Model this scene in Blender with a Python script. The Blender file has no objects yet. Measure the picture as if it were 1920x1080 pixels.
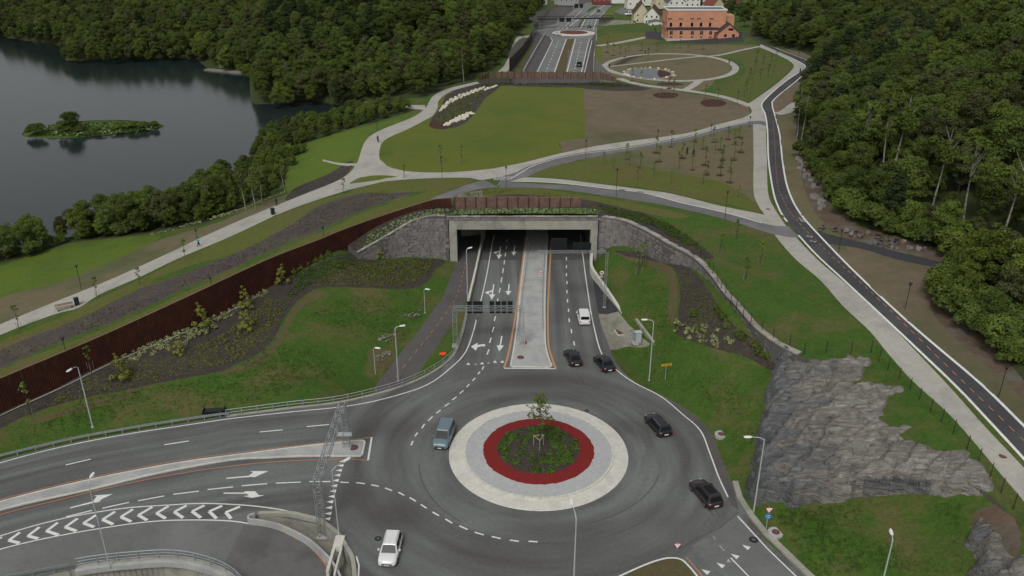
import bpy, bmesh, math, random
import numpy as np
from mathutils import Vector, Matrix, Euler, noise
from mathutils.geometry import delaunay_2d_cdt

# ---------------------------------------------------------------- camera, sky, sun, exposure
S = bpy.context.scene
COL = S.collection
rnd = random.Random(7)
TH = math.radians(24.6); FPX = 1571.0; H = 62.0
cam_d = bpy.data.cameras.new('camera'); cam = bpy.data.objects.new('camera', cam_d); COL.objects.link(cam)
cam.location = (0, 0, H); cam.rotation_euler = (math.pi / 2 - TH, 0, 0)
cam_d.sensor_width = 36; cam_d.lens = FPX / 1920 * 36; cam_d.clip_start = 0.5; cam_d.clip_end = 6000
S.camera = cam
W = bpy.data.worlds.new('World'); S.world = W; W.use_nodes = True
wn = W.node_tree; wn.nodes.clear()
sky = wn.nodes.new('ShaderNodeTexSky'); sky.sky_type = 'NISHITA'; sky.sun_disc = False
sky.sun_elevation = math.radians(52); sky.sun_rotation = math.radians(200)
sky.air_density = 1.2; sky.dust_density = 4.0; sky.ozone_density = 1.5
hs = wn.nodes.new('ShaderNodeHueSaturation'); hs.inputs['Saturation'].default_value = 0.12
bg = wn.nodes.new('ShaderNodeBackground'); bg.inputs['Strength'].default_value = 0.115
wo = wn.nodes.new('ShaderNodeOutputWorld')
wn.links.new(sky.outputs[0], hs.inputs['Color']); wn.links.new(hs.outputs[0], bg.inputs[0]); wn.links.new(bg.outputs[0], wo.inputs[0])
sd = bpy.data.lights.new('sun', 'SUN'); sd.energy = 1.15; sd.angle = math.radians(14); sd.color = (1.0, 0.97, 0.92)
sun = bpy.data.objects.new('sun', sd); COL.objects.link(sun)
sun.rotation_euler = (math.radians(38), 0, math.radians(-20)); sun.location = (0, 0, 150)
S.view_settings.view_transform = 'Standard'; S.view_settings.look = 'None'
S.view_settings.exposure = -0.14; S.view_settings.gamma = 1; S.view_settings.use_curve_mapping = False
S.cycles.max_bounces = 5; S.cycles.diffuse_bounces = 3; S.cycles.glossy_bounces = 3
S.cycles.use_denoising = True

# ---------------------------------------------------------------- picture point -> place
CT, ST = math.cos(TH), math.sin(TH)
def ray(px, py):
    u = (px - 960) / FPX; v = (py - 540) / FPX
    return u, CT - v * ST, -(ST + v * CT)
def P(px, py, z=0.0):
    dx, dy, dz = ray(px, py); t = (z - H) / dz
    return (dx * t, dy * t)
def zrow(x, y, py):
    """height at plan point (x,y) that shows on picture row py"""
    v = (py - 540) / FPX
    k = (ST + v * CT) / (CT - v * ST)
    return H - k * y
def lerp(a, b, t): return a + (b - a) * t
def sstep(t): t = np.clip(t, 0, 1); return t * t * (3 - 2 * t)

class TPS:
    def __init__(s, ctl, lo, hi, smooth=0.5):
        pts = []
        for px, py, z in ctl:
            x, y = P(px, py, z); pts.append((x, y, z))
        a = np.array(pts); s.c = a[:, :2] / 100; n = len(a)
        K = s.k(s.c, s.c) + np.eye(n) * smooth * 1e-3
        Q = np.c_[np.ones(n), s.c]
        A = np.block([[K, Q], [Q.T, np.zeros((3, 3))]])
        s.w = np.linalg.solve(A, np.r_[a[:, 2], 0, 0, 0]); s.lo, s.hi = lo, hi
    @staticmethod
    def k(a, b):
        r2 = ((a[:, None, :] - b[None, :, :]) ** 2).sum(2)
        return 0.5 * r2 * np.log(r2 + 1e-12)
    def __call__(s, x, y):
        p = np.c_[np.ravel(x), np.ravel(y)] / 100
        z = s.k(p, s.c) @ s.w[:-3] + np.c_[np.ones(len(p)), p] @ s.w[-3:]
        return np.clip(z, s.lo, s.hi)

U_CTL = [(0,620,2.5),(150,560,3.3),(300,490,4.2),(420,430,5),(520,395,5.8),(650,345,7.3),(700,300,7.8),(700,255,7.8),(760,225,7.8),
 (830,170,7.5),(900,148,7.2),(0,500,.2),(150,455,.5),(300,430,.9),(500,355,3.5),(600,290,5),(560,250,2),
 (0,470,-1.9),(60,462,-1.9),(150,440,-1.9),(250,415,-1.9),(330,390,-1.9),(430,340,-1.9),(470,300,-1.9),(490,260,-1.9),(560,238,-1.9),(640,232,-1.6),
 (0,705,3.6),(123,655,4.1),(300,585,4.9),(450,512,5.7),(640,430,7.4),(740,392,8.7),(850,366,9.4),
 (940,330,9.5),(1100,300,9.6),(1300,250,9.6),(1440,230,9.9),(1440,400,10),(1110,358,9.6),(980,385,9.5),(1110,388,9.5),(1300,385,9.6),(1480,430,9.9),
 (900,220,9.2),(1000,165,8.8),(1120,165,8.9),(1250,200,9.3),(1180,128,8.7),(1380,100,8.8),(1430,85,8.8),(1520,120,9.9),(1300,78,7.6),(1200,80,6.8),
 (1130,62,5),(1500,420,10.1),(1700,640,10),(1900,840,9.6),(1780,800,9.2),(1450,550,9.5),(1700,720,8.9),(1850,905,8.3),(1960,1000,8),
 (1340,500,9.2),(1240,430,9.3),(1130,400,9.2),(1640,672,8.8),(1510,662,8.8),
 (700,100,9),(560,60,13),(750,50,17),(850,40,17),(900,60,13),(940,110,6.5),(940,30,10),(400,50,6),(250,60,4),(100,40,1.5),(0,20,0),(0,66,-1.8),(122,112,-1.8),(230,110,-1.8),
 (360,110,-1.8),(470,142,-1.7),(480,190,-1.8),(590,190,-1.8),(640,200,-1.5),(560,150,2.5),(760,180,6),(950,125,5),(1000,70,3),(660,200,0),
 (1100,12,1),(960,5,2),(1250,5,3),(1200,40,4),(1400,20,9),(1450,50,12),(700,5,6),(300,5,0)]
UT = TPS(U_CTL, -2.2, 22)
EDGE = np.array(sorted([(P(px, py, 9.9)[1], P(px, py, 9.9)[0]) for px, py in
  [(1440,60),(1500,90),(1535,110),(1500,150),(1500,250),(1530,330),(1590,400),(1700,440),(1790,500),(1790,560),(1870,640),(1960,720),(2080,850),(2300,1080)]]))
def fU(x, y):
    x = np.ravel(np.asarray(x, float)); y = np.ravel(np.asarray(y, float))
    z = UT(x, y)
    e = np.interp(y, EDGE[:, 0], EDGE[:, 1])
    d = np.maximum(0, x - e)
    return z + np.minimum(0.42 * d * d / (d + 9), 62)

# road edges near (kept at exactly 0)
L_EDGE = [(-420,990),(-200,915),(0,862),(140,829),(267,806),(383,787),(427,776),(540,764),(640,752),(740,727),(800,702),(840,676),(857,652),(868,620),(877,575),(890,520),(907,448)]
R_EDGE = [(1107,473),(1110,510),(1117,560),(1126,605),(1139,640),(1155,680),(1190,716),(1240,741),(1280,763),(1313,787),(1337,820),(1353,860),(1367,893),(1380,925),(1407,973),(1440,1017),(1520,1080),(1640,1170)]
def cr(pts, n=5, closed=False):
    """Catmull-Rom through the points"""
    pts = [tuple(map(float, p)) for p in pts]; out = []; m = len(pts)
    if m < 3: return pts
    for i in range(m if closed else m - 1):
        g = lambda k: pts[k % m] if closed else pts[min(max(k, 0), m - 1)]
        a, b, c, d = g(i - 1), g(i), g(i + 1), g(i + 2)
        for j in range(n):
            t = j / n
            out.append(tuple(0.5 * (2 * b[q] + (c[q] - a[q]) * t + (2 * a[q] - 5 * b[q] + 4 * c[q] - d[q]) * t * t + (3 * b[q] - a[q] - 3 * c[q] + d[q]) * t ** 3) for q in range(len(b))))
    if not closed: out.append(pts[-1])
    return out
L_CTL = [(0,772,1.2),(110,722,1.8),(213,672,2.4),(367,607,3.2),(520,527,4.2),(640,470,5.0),(673,485,2.8),(740,482,1.5),(800,483,.7),(842,488,.1),
 (350,700,1.2),(200,760,.8),(550,680,.9),(640,600,1.4),(560,560,2.8),(700,540,1.6),(800,520,.5),(740,500,1.8),(600,520,3.6),(460,620,2.2),
 (855,490,0),(827,563,-.6),(780,627,-1.5),(707,718,-3.2),(905,447,0),(873,573,-.6),(813,660,-2),(775,708,-3.2),(700,730,-3.5),(680,680,-1.8),(620,735,-.8),
 (1113,478,1.6),(1150,530,1.3),(1200,560,2.6),(1230,500,4.5),(1262,492,6.2),(1180,473,4.2),(1135,470,3.0),(1300,545,6.5),(1340,600,6.9),(1400,640,7.2),(1470,672,7.6),
 (1260,620,3.6),(1330,680,3.4),(1400,720,4),(1300,745,1),(1435,700,4.6),(1415,800,2.2),(1395,880,1.2),(1405,950,.7),(1450,1000,.5),(1180,600,.9),(1225,650,.7),
 (1500,945,2.0),(1600,937,3.8),(1700,930,5.2),(1800,928,6.9),(1600,1050,2.6),(1750,1000,5),(1830,960,6.9),(1920,1010,7.8),(1700,1080,3.6),(1900,1120,6),(1500,1090,.3),
 (1550,800,5),(1600,700,7.5),(1700,800,7.5),(1540,670,8.3)]
LT = TPS(L_CTL, -3.6, 9)
RD = np.array([P(a, b) for a, b in cr(L_EDGE, 4)] ); RD2 = np.array([P(a, b) for a, b in cr(R_EDGE, 4)])
def dpoly(x, y, line):
    d = np.full(len(x), 1e9)
    for (ax, ay), (bx, by) in zip(line[:-1], line[1:]):
        ux, uy = bx - ax, by - ay; L2 = ux * ux + uy * uy + 1e-9
        t = np.clip(((x - ax) * ux + (y - ay) * uy) / L2, 0, 1)
        d = np.minimum(d, np.hypot(x - ax - t * ux, y - ay - t * uy))
    return d
def fL(x, y):
    x = np.ravel(np.asarray(x, float)); y = np.ravel(np.asarray(y, float))
    z = LT(x, y); d = np.minimum(dpoly(x, y, RD), dpoly(x, y, RD2))
    return z * sstep(d / 3.5)
def fPath(x, y):
    return LT(x, y)
B_CTL = [(853,391,9.3),(773,397,8.4),(707,423,6.6),(640,466,5.0),(668,480,4.0),(670,476,3.7)]
def f0(x, y): return np.zeros(np.size(x))
def fD(x, y): return np.full(np.size(x), -4.6)
def fG(x, y): return np.full(np.size(x), -1.6)
RA, RB = P(480, 985), P(640, 1110)
def fRamp(x, y):
    x = np.ravel(np.asarray(x, float)); y = np.ravel(np.asarray(y, float))
    ux, uy = RB[0] - RA[0], RB[1] - RA[1]; t = ((x - RA[0]) * ux + (y - RA[1]) * uy) / (ux * ux + uy * uy)
    return -1.4 * sstep(t)
def hit(px, py, f):
    dx, dy, dz = ray(px, py)
    ts = np.geomspace(70, 2500, 420); X, Y, Z = dx * ts, dy * ts, H + dz * ts
    g = f(X, Y); b = np.nonzero(Z < g)[0]
    if len(b) == 0: return P(px, py, 0) if dz < 0 else (dx * 2500, dy * 2500)
    i = max(b[0], 1); t0, t1 = ts[i - 1], ts[i]
    a0, a1 = H + dz * t0 - g[i - 1], H + dz * t1 - g[i]
    t = t0 + (t1 - t0) * a0 / (a0 - a1 + 1e-12)
    for _ in range(2):
        zz = float(f([dx * t], [dy * t])[0]); t2 = (zz - H) / dz
        if abs(t2 - t) < 30: t = t2
    return (dx * t, dy * t)
def hits(pts, f): return [hit(a, b, f) for a, b in pts]
def HU(px, py): x, y = hit(px, py, fU); return x, y, float(fU([x], [y])[0])
def HL(px, py): x, y = hit(px, py, fL); return x, y, float(fL([x], [y])[0])

# lines of the walls in plan
BAR_PX = [(-260,890,715+100,.6),(-120,828,768,.9),(0,772,715,1.2),(110,722,668,1.8),(213,672,623,2.4),(367,607,552,3.2),(440,570,517,3.7),(520,527,480,4.2),(600,488,449,4.7),(640,466,432,5.0),(707,423,407,6.6),(773,397,385,8.4),(815,391,373,9.0),(853,391,370,9.3)]
BAR = []
for px, pb, pt, z in BAR_PX:
    x, y = P(px, pb, z); BAR.append((x, y, z, zrow(x, y, pt)))
BAR = cr(BAR, 6)
PORT_Y = 147.6
LW = []   # left stone wall: base px, base z, top row
for px, pb, z, pt in [(672,486,2.9,474),(700,484,2.3,459),(720,483,2.0,448),(745,482,1.5,433),(773,482,1.1,417),(800,483,.7,408),(822,486,.3,405),(842,489,.05,404)]:
    x, y = P(px, pb, z); LW.append((x, y, z, zrow(x, y, pt)))
LW[-1] = (-11.95, PORT_Y, 0, 9.0); LW = cr(LW, 5)
RW = []
for px, pt, z in [(1150,410,9.05),(1172,415,9.1),(1190,423,9.1),(1220,438,9.15),(1250,456,9.2),(1285,474,9.2),(1310,492,9.2),(1335,520,9.2),(1355,548,9.2),(1380,575,9.15),(1410,610,9.1),(1450,642,9.0),(1500,668,8.8)]:
    x, y = P(px, pt, z); RW.append((x, y, z))
RW = cr([(16.3, PORT_Y, 9.0)] + RW, 5)

# zones
FZ = [(955,134),(985,100),(1001,66),(975,60),(985,54),(1012,40),(1030,20),(1060,5),(1075,-12),(1190,-12),(1150,8),(1135,30),(1122,50),(1190,52),(1190,60),(1119,66),(1116,100),(1114,134)]
FZP = [P(a, b, 0) for a, b in FZ]
x0f, x1f = FZP[0][0], FZP[-1][0]
FZP = [(x0f, 278.0)] + FZP + [(x1f + .6, 278.0)]
ROCK_CUT = [hit(a, b, fU) for a, b in [(1510,672),(1560,705),(1620,765),(1700,835),(1790,893),(1850,925),(1905,975),(1990,1060),(2150,1240),(2400,1600)]]
LZ = [(-400, BAR[0][1] - 60), (-300, BAR[0][1] - 40)] + [b[:2] for b in BAR] + [(-11.8, 148.35), (16.2, 148.35)] + [r[:2] for r in RW] + ROCK_CUT + [(300, 20), (300, -100), (-400, -100)]
BZ = [b[:2] for b in BAR if b[0] > LW[0][0] - 2.5] + [(-11.8, 148.35)] + [l[:2] for l in LW[::-1]]
bA = np.array([(b[0], b[1], b[2] + .1) for b in BAR if b[0] > LW[0][0] - 6]); bB = np.array([(l[0], l[1], l[3] - .15) for l in LW])
def fB(x, y):
    x = np.ravel(np.asarray(x, float)); y = np.ravel(np.asarray(y, float))
    A = np.r_[bA, bB]; d = np.hypot(x[:, None] - A[None, :, 0], y[:, None] - A[None, :, 1]) + .05
    w = d ** -3; return (w * A[None, :, 2]).sum(1) / w.sum(1)
ZF = {'U': fU, 'L': fL, 'P': fPath, 'B': fB, '0': f0, 'D': fD, 'G': fG, 'R': fRamp}
def pip(x, y, poly):
    x = np.asarray(x); y = np.asarray(y); ins = np.zeros(len(x), bool); n = len(poly); j = n - 1
    pa = np.array([p[:2] for p in poly])
    bb = (x >= pa[:, 0].min()) & (x <= pa[:, 0].max()) & (y >= pa[:, 1].min()) & (y <= pa[:, 1].max())
    idx = np.nonzero(bb)[0]; X, Y = x[idx], y[idx]; r = np.zeros(len(idx), bool)
    for i in range(n):
        xi, yi = pa[i]; xj, yj = pa[j]
        if yi != yj:
            r ^= ((yi > Y) != (yj > Y)) & (X < (xj - xi) * (Y - yi) / (yj - yi) + xi)
        j = i
    ins[idx] = r; return ins
def zone_at(x, y):
    x = np.ravel(np.asarray(x, float)); y = np.ravel(np.asarray(y, float))
    z = np.full(len(x), 'U'); z[pip(x, y, LZ)] = 'L'; z[pip(x, y, BZ)] = 'B'; z[pip(x, y, FZP)] = '0'
    return z
def ground(x, y):
    z = zone_at([x], [y])[0]
    return float(ZF[z]([x], [y])[0])

# ---------------------------------------------------------------- materials
def M(name, base, rough=0.8, metal=0.0, var=None, scale=3.0, amount=0.5, bump=0.0, bscale=None, obj=False, spec=0.3, detail=6, third=None, tscale=0.3, emit=0, rand=0.0, alpha=None, grain=.10):
    m = bpy.data.materials.new(name); m.use_nodes = True; nt = m.node_tree; N = nt.nodes; Lk = nt.links
    b = N['Principled BSDF']; b.inputs['Roughness'].default_value = rough; b.inputs['Metallic'].default_value = metal
    b.inputs['Specular IOR Level'].default_value = spec
    c = (*base, 1); b.inputs['Base Color'].default_value = c
    if emit: b.inputs['Emission Color'].default_value = c; b.inputs['Emission Strength'].default_value = emit
    if obj: tc = N.new('ShaderNodeTexCoord'); co = tc.outputs['Object']
    else: ge = N.new('ShaderNodeNewGeometry'); co = ge.outputs['Position']
    out = None
    if var is not None:
        nz = N.new('ShaderNodeTexNoise'); nz.inputs['Scale'].default_value = scale; nz.inputs['Detail'].default_value = detail; nz.inputs['Roughness'].default_value = .65
        Lk.new(co, nz.inputs['Vector'])
        rp = N.new('ShaderNodeMapRange'); rp.inputs[1].default_value = .5 - .28 * (1.2 - amount); rp.inputs[2].default_value = .5 + .28 * (1.2 - amount)
        Lk.new(nz.outputs[0], rp.inputs[0])
        mx = N.new('ShaderNodeMix'); mx.data_type = 'RGBA'; mx.inputs[6].default_value = c; mx.inputs[7].default_value = (*var, 1)
        Lk.new(rp.outputs[0], mx.inputs[0]); out = mx.outputs[2]
        if third is not None:
            n2 = N.new('ShaderNodeTexNoise'); n2.inputs['Scale'].default_value = tscale; n2.inputs['Detail'].default_value = 7; n2.inputs['Roughness'].default_value = .62
            Lk.new(co, n2.inputs['Vector'])
            r2 = N.new('ShaderNodeMapRange'); r2.inputs[1].default_value = .48; r2.inputs[2].default_value = .66; Lk.new(n2.outputs[0], r2.inputs[0])
            m2 = N.new('ShaderNodeMix'); m2.data_type = 'RGBA'; m2.inputs[7].default_value = (*third, 1)
            Lk.new(out, m2.inputs[6]); Lk.new(r2.outputs[0], m2.inputs[0]); out = m2.outputs[2]
    if var is not None and not obj:
        n3 = N.new('ShaderNodeTexNoise'); n3.inputs['Scale'].default_value = 1.9; n3.inputs['Detail'].default_value = 8; n3.inputs['Roughness'].default_value = .75; Lk.new(co, n3.inputs['Vector'])
        r4 = N.new('ShaderNodeMapRange'); r4.inputs[1].default_value = .3; r4.inputs[2].default_value = .7; r4.inputs[3].default_value = 1 - grain; r4.inputs[4].default_value = 1 + grain; Lk.new(n3.outputs[0], r4.inputs[0])
        m4 = N.new('ShaderNodeMix'); m4.data_type = 'RGBA'; m4.blend_type = 'MULTIPLY'; m4.inputs[0].default_value = 1; Lk.new(out, m4.inputs[6]); Lk.new(r4.outputs[0], m4.inputs[7]); out = m4.outputs[2]
    if rand:
        oi = N.new('ShaderNodeObjectInfo'); h = N.new('ShaderNodeHueSaturation')
        if out is None: h.inputs['Color'].default_value = c
        else: Lk.new(out, h.inputs['Color'])
        v = N.new('ShaderNodeMapRange'); v.inputs[3].default_value = 1 - rand; v.inputs[4].default_value = 1 + rand; Lk.new(oi.outputs['Random'], v.inputs[0]); Lk.new(v.outputs[0], h.inputs['Value'])
        w = N.new('ShaderNodeMath'); w.operation = 'MULTIPLY'; w.inputs[1].default_value = 7.31; Lk.new(oi.outputs['Random'], w.inputs[0])
        w2 = N.new('ShaderNodeMath'); w2.operation = 'FRACT'; Lk.new(w.outputs[0], w2.inputs[0])
        v2 = N.new('ShaderNodeMapRange'); v2.inputs[3].default_value = .5 - rand * .022; v2.inputs[4].default_value = .5 + rand * .022; Lk.new(w2.outputs[0], v2.inputs[0]); Lk.new(v2.outputs[0], h.inputs['Hue'])
        out = h.outputs[0]
    if out is not None: Lk.new(out, b.inputs['Base Color'])
    if name.endswith('_leaf') and name != 'pale_leaf':
        tl = N.new('ShaderNodeBsdfTranslucent'); ms = N.new('ShaderNodeMixShader'); ms.inputs[0].default_value = .25
        if out is not None: Lk.new(out, tl.inputs['Color'])
        else: tl.inputs['Color'].default_value = c
        Lk.new(b.outputs[0], ms.inputs[1]); Lk.new(tl.outputs[0], ms.inputs[2]); Lk.new(ms.outputs[0], N['Material Output'].inputs[0])
    if bump:
        nb = N.new('ShaderNodeTexNoise'); nb.inputs['Scale'].default_value = bscale or scale * 3; nb.inputs['Detail'].default_value = 5
        Lk.new(co, nb.inputs['Vector']); bp = N.new('ShaderNodeBump'); bp.inputs['Strength'].default_value = bump; bp.inputs['Distance'].default_value = .15
        Lk.new(nb.outputs[0], bp.inputs['Height']); Lk.new(bp.outputs[0], b.inputs['Normal'])
    return m
MT = {}
MT['grass'] = M('grass_green', (.034,.084,.008), .9, var=(.058,.102,.012), scale=.5, third=(.100,.092,.030), tscale=.15, bump=1, bscale=3, grain=.3)
MT['lawn'] = M('grass_bright', (.076,.130,.010), .9, var=(.092,.135,.013), scale=.5, third=(.060,.108,.012), tscale=.08, bump=.6, bscale=4, grain=.2)
MT['olive'] = M('grass_olive', (.098,.124,.012), .9, var=(.112,.122,.018), scale=.30, third=(.078,.112,.012), tscale=.05, bump=.5, bscale=4, grain=.16)
MT['mottled'] = M('grass_mottled', (.082,.104,.014), .9, var=(.100,.108,.022), scale=.4, third=(.112,.092,.036), tscale=.13, bump=.6, bscale=4, grain=.25)
MT['meadow'] = M('grass_meadow', (.066,.100,.014), .9, var=(.088,.104,.024), scale=.35, third=(.098,.090,.036), tscale=.09, bump=.6, bscale=4, grain=.25)
MT['dry'] = M('grass_thin', (.118,.108,.050), .92, var=(.150,.122,.074), scale=.5, third=(.078,.092,.034), tscale=.06, bump=.3, bscale=4)
MT['dirt'] = M('bare_soil', (.165,.130,.088), .95, var=(.115,.096,.058), scale=.35, third=(.085,.085,.04), tscale=.035, bump=.4, bscale=4)
MT['mulch'] = M('bark_mulch', (.060,.047,.042), .95, var=(.040,.032,.029), scale=2.5, third=(.060,.056,.034), tscale=.35, bump=1, bscale=5, grain=.35)
MT['mulchpale'] = M('worn_bark_mulch', (.088,.070,.064), .95, var=(.062,.050,.047), scale=1.5, third=(.085,.078,.052), tscale=.25, bump=1, bscale=5, grain=.3)
MT['redmulch'] = M('red_mulch', (.075,.035,.024), .95, var=(.045,.024,.018), scale=3, bump=1, bscale=6)
MT['bedgrass'] = M('dead_grass', (.115,.088,.045), .95, var=(.075,.075,.028), scale=1.5, bump=.8, bscale=4)
MT['gravel'] = M('path_gravel', (.40,.385,.345), .9, var=(.35,.335,.30), scale=.8, third=(.31,.30,.27), tscale=.22, bump=.3, bscale=9)
MT['slab'] = M('pale_concrete', (.40,.40,.385), .85, var=(.34,.345,.335), scale=.5, third=(.30,.305,.295), tscale=.25, bump=.15)
MT['paleconc'] = M('apron_concrete', (.60,.585,.52), .85, var=(.54,.53,.47), scale=1.2, third=(.48,.47,.42), tscale=.5)
MT['conc'] = M('wall_concrete', (.36,.35,.295), .85, var=(.29,.285,.24), scale=.8, third=(.22,.215,.185), tscale=.35, bump=.15)
MT['sett'] = M('grey_setts', (.50,.51,.50), .9, var=(.38,.39,.385), scale=7, bump=1, bscale=9, detail=2)
MT['redstone'] = M('red_gravel', (.225,.018,.016), .9, var=(.16,.014,.012), scale=7, bump=.8, bscale=9)
MT['bike'] = M('dark_asphalt', (.058,.056,.060), .85, var=(.050,.049,.052), scale=2, third=(.075,.073,.074), tscale=.15)
MT['bikepale'] = M('park_asphalt', (.15,.145,.15), .85, var=(.12,.117,.12), scale=1, third=(.18,.175,.175), tscale=.15)
MT['brownasph'] = M('brown_asphalt', (.088,.081,.077), .88, var=(.100,.094,.09), scale=1.2, third=(.076,.071,.069), tscale=.2)
MT['rampasph'] = M('ramp_asphalt', (.115,.112,.108), .85, var=(.13,.128,.125), scale=.9, third=(.095,.09,.086), tscale=.25)
MT['farasph'] = M('far_asphalt', (.185,.192,.185), .85, var=(.15,.156,.15), scale=.5, third=(.21,.215,.21), tscale=.08)
MT['palmasph'] = M('pale_asphalt', (.152,.158,.152), .85, var=(.128,.133,.128), scale=.7, third=(.172,.177,.172), tscale=.12)
MT['darkpad'] = M('dark_gravel', (.035,.036,.040), .9, var=(.05,.05,.054), scale=2)
MT['pad'] = M('gravel_pad', (.26,.25,.21), .9, var=(.20,.19,.155), scale=1.5, third=(.16,.15,.11), tscale=.4)
MT['forestfloor'] = M('forest_floor', (.030,.046,.012), .95, var=(.045,.055,.018), scale=.8, grain=.4)
MT['bank'] = M('dirt_bank', (.130,.085,.058), .95, var=(.085,.065,.042), scale=.7, third=(.12,.12,.105), tscale=.25, bump=1, bscale=2)
MT['white'] = M('road_paint', (.74,.74,.70), .7, var=(.60,.60,.57), scale=2.5)
MT['worn'] = M('worn_paint', (.42,.42,.40), .8, var=(.2,.2,.2), scale=3, amount=.8)
MT['orange'] = M('orange_paint', (.50,.20,.075), .7, var=(.40,.19,.09), scale=2)
MT['yellowline'] = M('median_strip_paint', (.50,.255,.115), .75, var=(.42,.24,.12), scale=2)
MT['galv'] = M('galvanised_steel', (.42,.45,.45), .45, .6, var=(.34,.37,.37), scale=4)
MT['greyp'] = M('light_grey_metal', (.50,.53,.53), .5, .2, spec=.4)
MT['black'] = M('black_panel', (.008,.010,.012), .6)
MT['darkpole'] = M('dark_pole', (.030,.034,.034), .5, .3)
MT['rust'] = M('rust_red_steel', (.060,.018,.011), .8, var=(.042,.014,.010), scale=2.5, third=(.085,.023,.013), tscale=.6)
MT['woodf'] = M('brown_wood', (.165,.105,.082), .85, var=(.13,.082,.064), scale=2.5, third=(.20,.135,.105), tscale=.7)
MT['rail'] = M('wood_cap', (.26,.17,.125), .8)
MT['stone'] = M('wall_stone', (.185,.170,.160), .9, var=(.215,.195,.183), scale=2.2, third=(.155,.147,.142), tscale=.8, bump=.6, bscale=5, rand=.16)
MT['joint'] = M('wall_joint', (.105,.098,.093), .95)
MT['tunnel'] = M('shade_dark_lining', (.045,.045,.045), .9)  # lining colour darkened to give the interior its deep shade
MT['capstone'] = M('cap_stone', (.34,.30,.27), .9, var=(.25,.23,.21), scale=1.5, bump=.5, rand=.25)
MT['whitestone'] = M('white_rock', (.62,.58,.48), .9, var=(.45,.42,.34), scale=3, obj=True, rand=.15)
MT['whiteflower'] = M('cream_blossom', (.46,.43,.25), .9, var=(.22,.24,.09), scale=5, rand=.25)
MT['paleplant'] = M('pale_leaf', (.26,.33,.17), .9, var=(.12,.17,.06), scale=3, rand=.25)
MT['tuft'] = M('tuft_leaf', (.125,.145,.03), .9, rand=.3)
MT['greentuft'] = M('green_mound_leaf', (.062,.125,.016), .9, var=(.085,.145,.022), scale=4, rand=.3)
MT['bark'] = M('bark', (.06,.05,.04), .9, var=(.035,.03,.025), scale=4)
MT['birch'] = M('birch_bark', (.33,.32,.28), .8, var=(.12,.11,.10), scale=2.5, amount=.8)
MT['leafA'] = M('broad_leaf', (.104,.140,.032), .85, var=(.074,.108,.026), scale=.35, rand=.32, spec=.1)
MT['leafB'] = M('light_leaf', (.118,.158,.030), .85, var=(.086,.126,.024), scale=.7, rand=.3, spec=.15)
MT['leafC'] = M('needle_leaf', (.045,.068,.026), .85, var=(.032,.050,.020), scale=.6, rand=.3, spec=.1)
MT['leafD'] = M('dull_leaf', (.095,.106,.040), .8, var=(.075,.085,.032), scale=.6, rand=.25, spec=.1)
MT['leafE'] = M('fresh_leaf', (.140,.180,.034), .85, var=(.105,.145,.028), scale=.35, rand=.25, spec=.1)
MT['sapleaf'] = M('sapling_leaf', (.125,.18,.03), .8, rand=.3)
MT['goldleaf'] = M('golden_leaf', (.23,.24,.045), .8, rand=.2)
MT['glass'] = M('dark_glass', (.010,.013,.015), .22, spec=.12)
MT['tyre'] = M('tyre_rubber', (.015,.015,.015), .8)
MT['rimm'] = M('wheel_rim', (.30,.30,.31), .35, .7)
MT['red'] = M('sign_red', (.45,.015,.015), .5)
MT['taillamp'] = M('tail_lamp', (.22,.012,.015), .3)
MT['headlamp'] = M('head_lamp', (.62,.64,.66), .15)
MT['plate'] = M('number_plate', (.70,.70,.68), .5)
MT['blue'] = M('sign_blue', (.015,.20,.50), .5)
MT['yellow'] = M('sign_yellow', (.62,.36,.03), .5)
MT['signwhite'] = M('sign_white', (.75,.75,.73), .5)
MT['amber'] = M('amber_lamp', (1.0,.42,.12), .5, emit=2.2)
MT['orangeplastic'] = M('orange_plastic', (.75,.07,.015), .6)
MT['teal'] = M('teal_cloth', (.02,.42,.40), .8)
MT['skin'] = M('skin', (.45,.27,.19), .6)
MT['darkcloth'] = M('dark_cloth', (.02,.02,.025), .85)
MT['hair'] = M('hair', (.03,.02,.015), .8)
MT['manhole'] = M('manhole_red', (.17,.05,.035), .8, var=(.10,.04,.03), scale=6)
MT['wood'] = M('pale_timber', (.36,.30,.20), .8)
MT['brickorange'] = M('orange_render', (.60,.30,.185), .85, var=(.54,.265,.16), scale=.3, third=(.49,.25,.16), tscale=.12)
MT['plinth'] = M('plinth_stone', (.50,.46,.42), .85)
MT['rooftile'] = M('dark_roof', (.060,.052,.052), .8, var=(.045,.04,.04), scale=2)
MT['redroof'] = M('red_roof', (.20,.060,.042), .8, var=(.15,.05,.038), scale=1)
MT['brownroof'] = M('brown_roof', (.10,.055,.042), .8, var=(.07,.04,.033), scale=1)
MT['blueroof'] = M('slate_roof', (.085,.11,.15), .6, var=(.06,.08,.11), scale=1)
MT['housewhite'] = M('white_boards', (.72,.71,.64), .8, var=(.66,.65,.59), scale=.5)
MT['housecream'] = M('cream_boards', (.60,.55,.38), .8, var=(.55,.50,.35), scale=.5)
MT['housered'] = M('red_boards', (.20,.05,.04), .8)
MT['housegrey'] = M('grey_boards', (.30,.31,.31), .8)
MT['greyroof'] = M('grey_roof', (.16,.16,.165), .8, var=(.12,.12,.125), scale=1)
MT['cabinet'] = M('cabinet_grey', (.27,.33,.36), .6)

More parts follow.
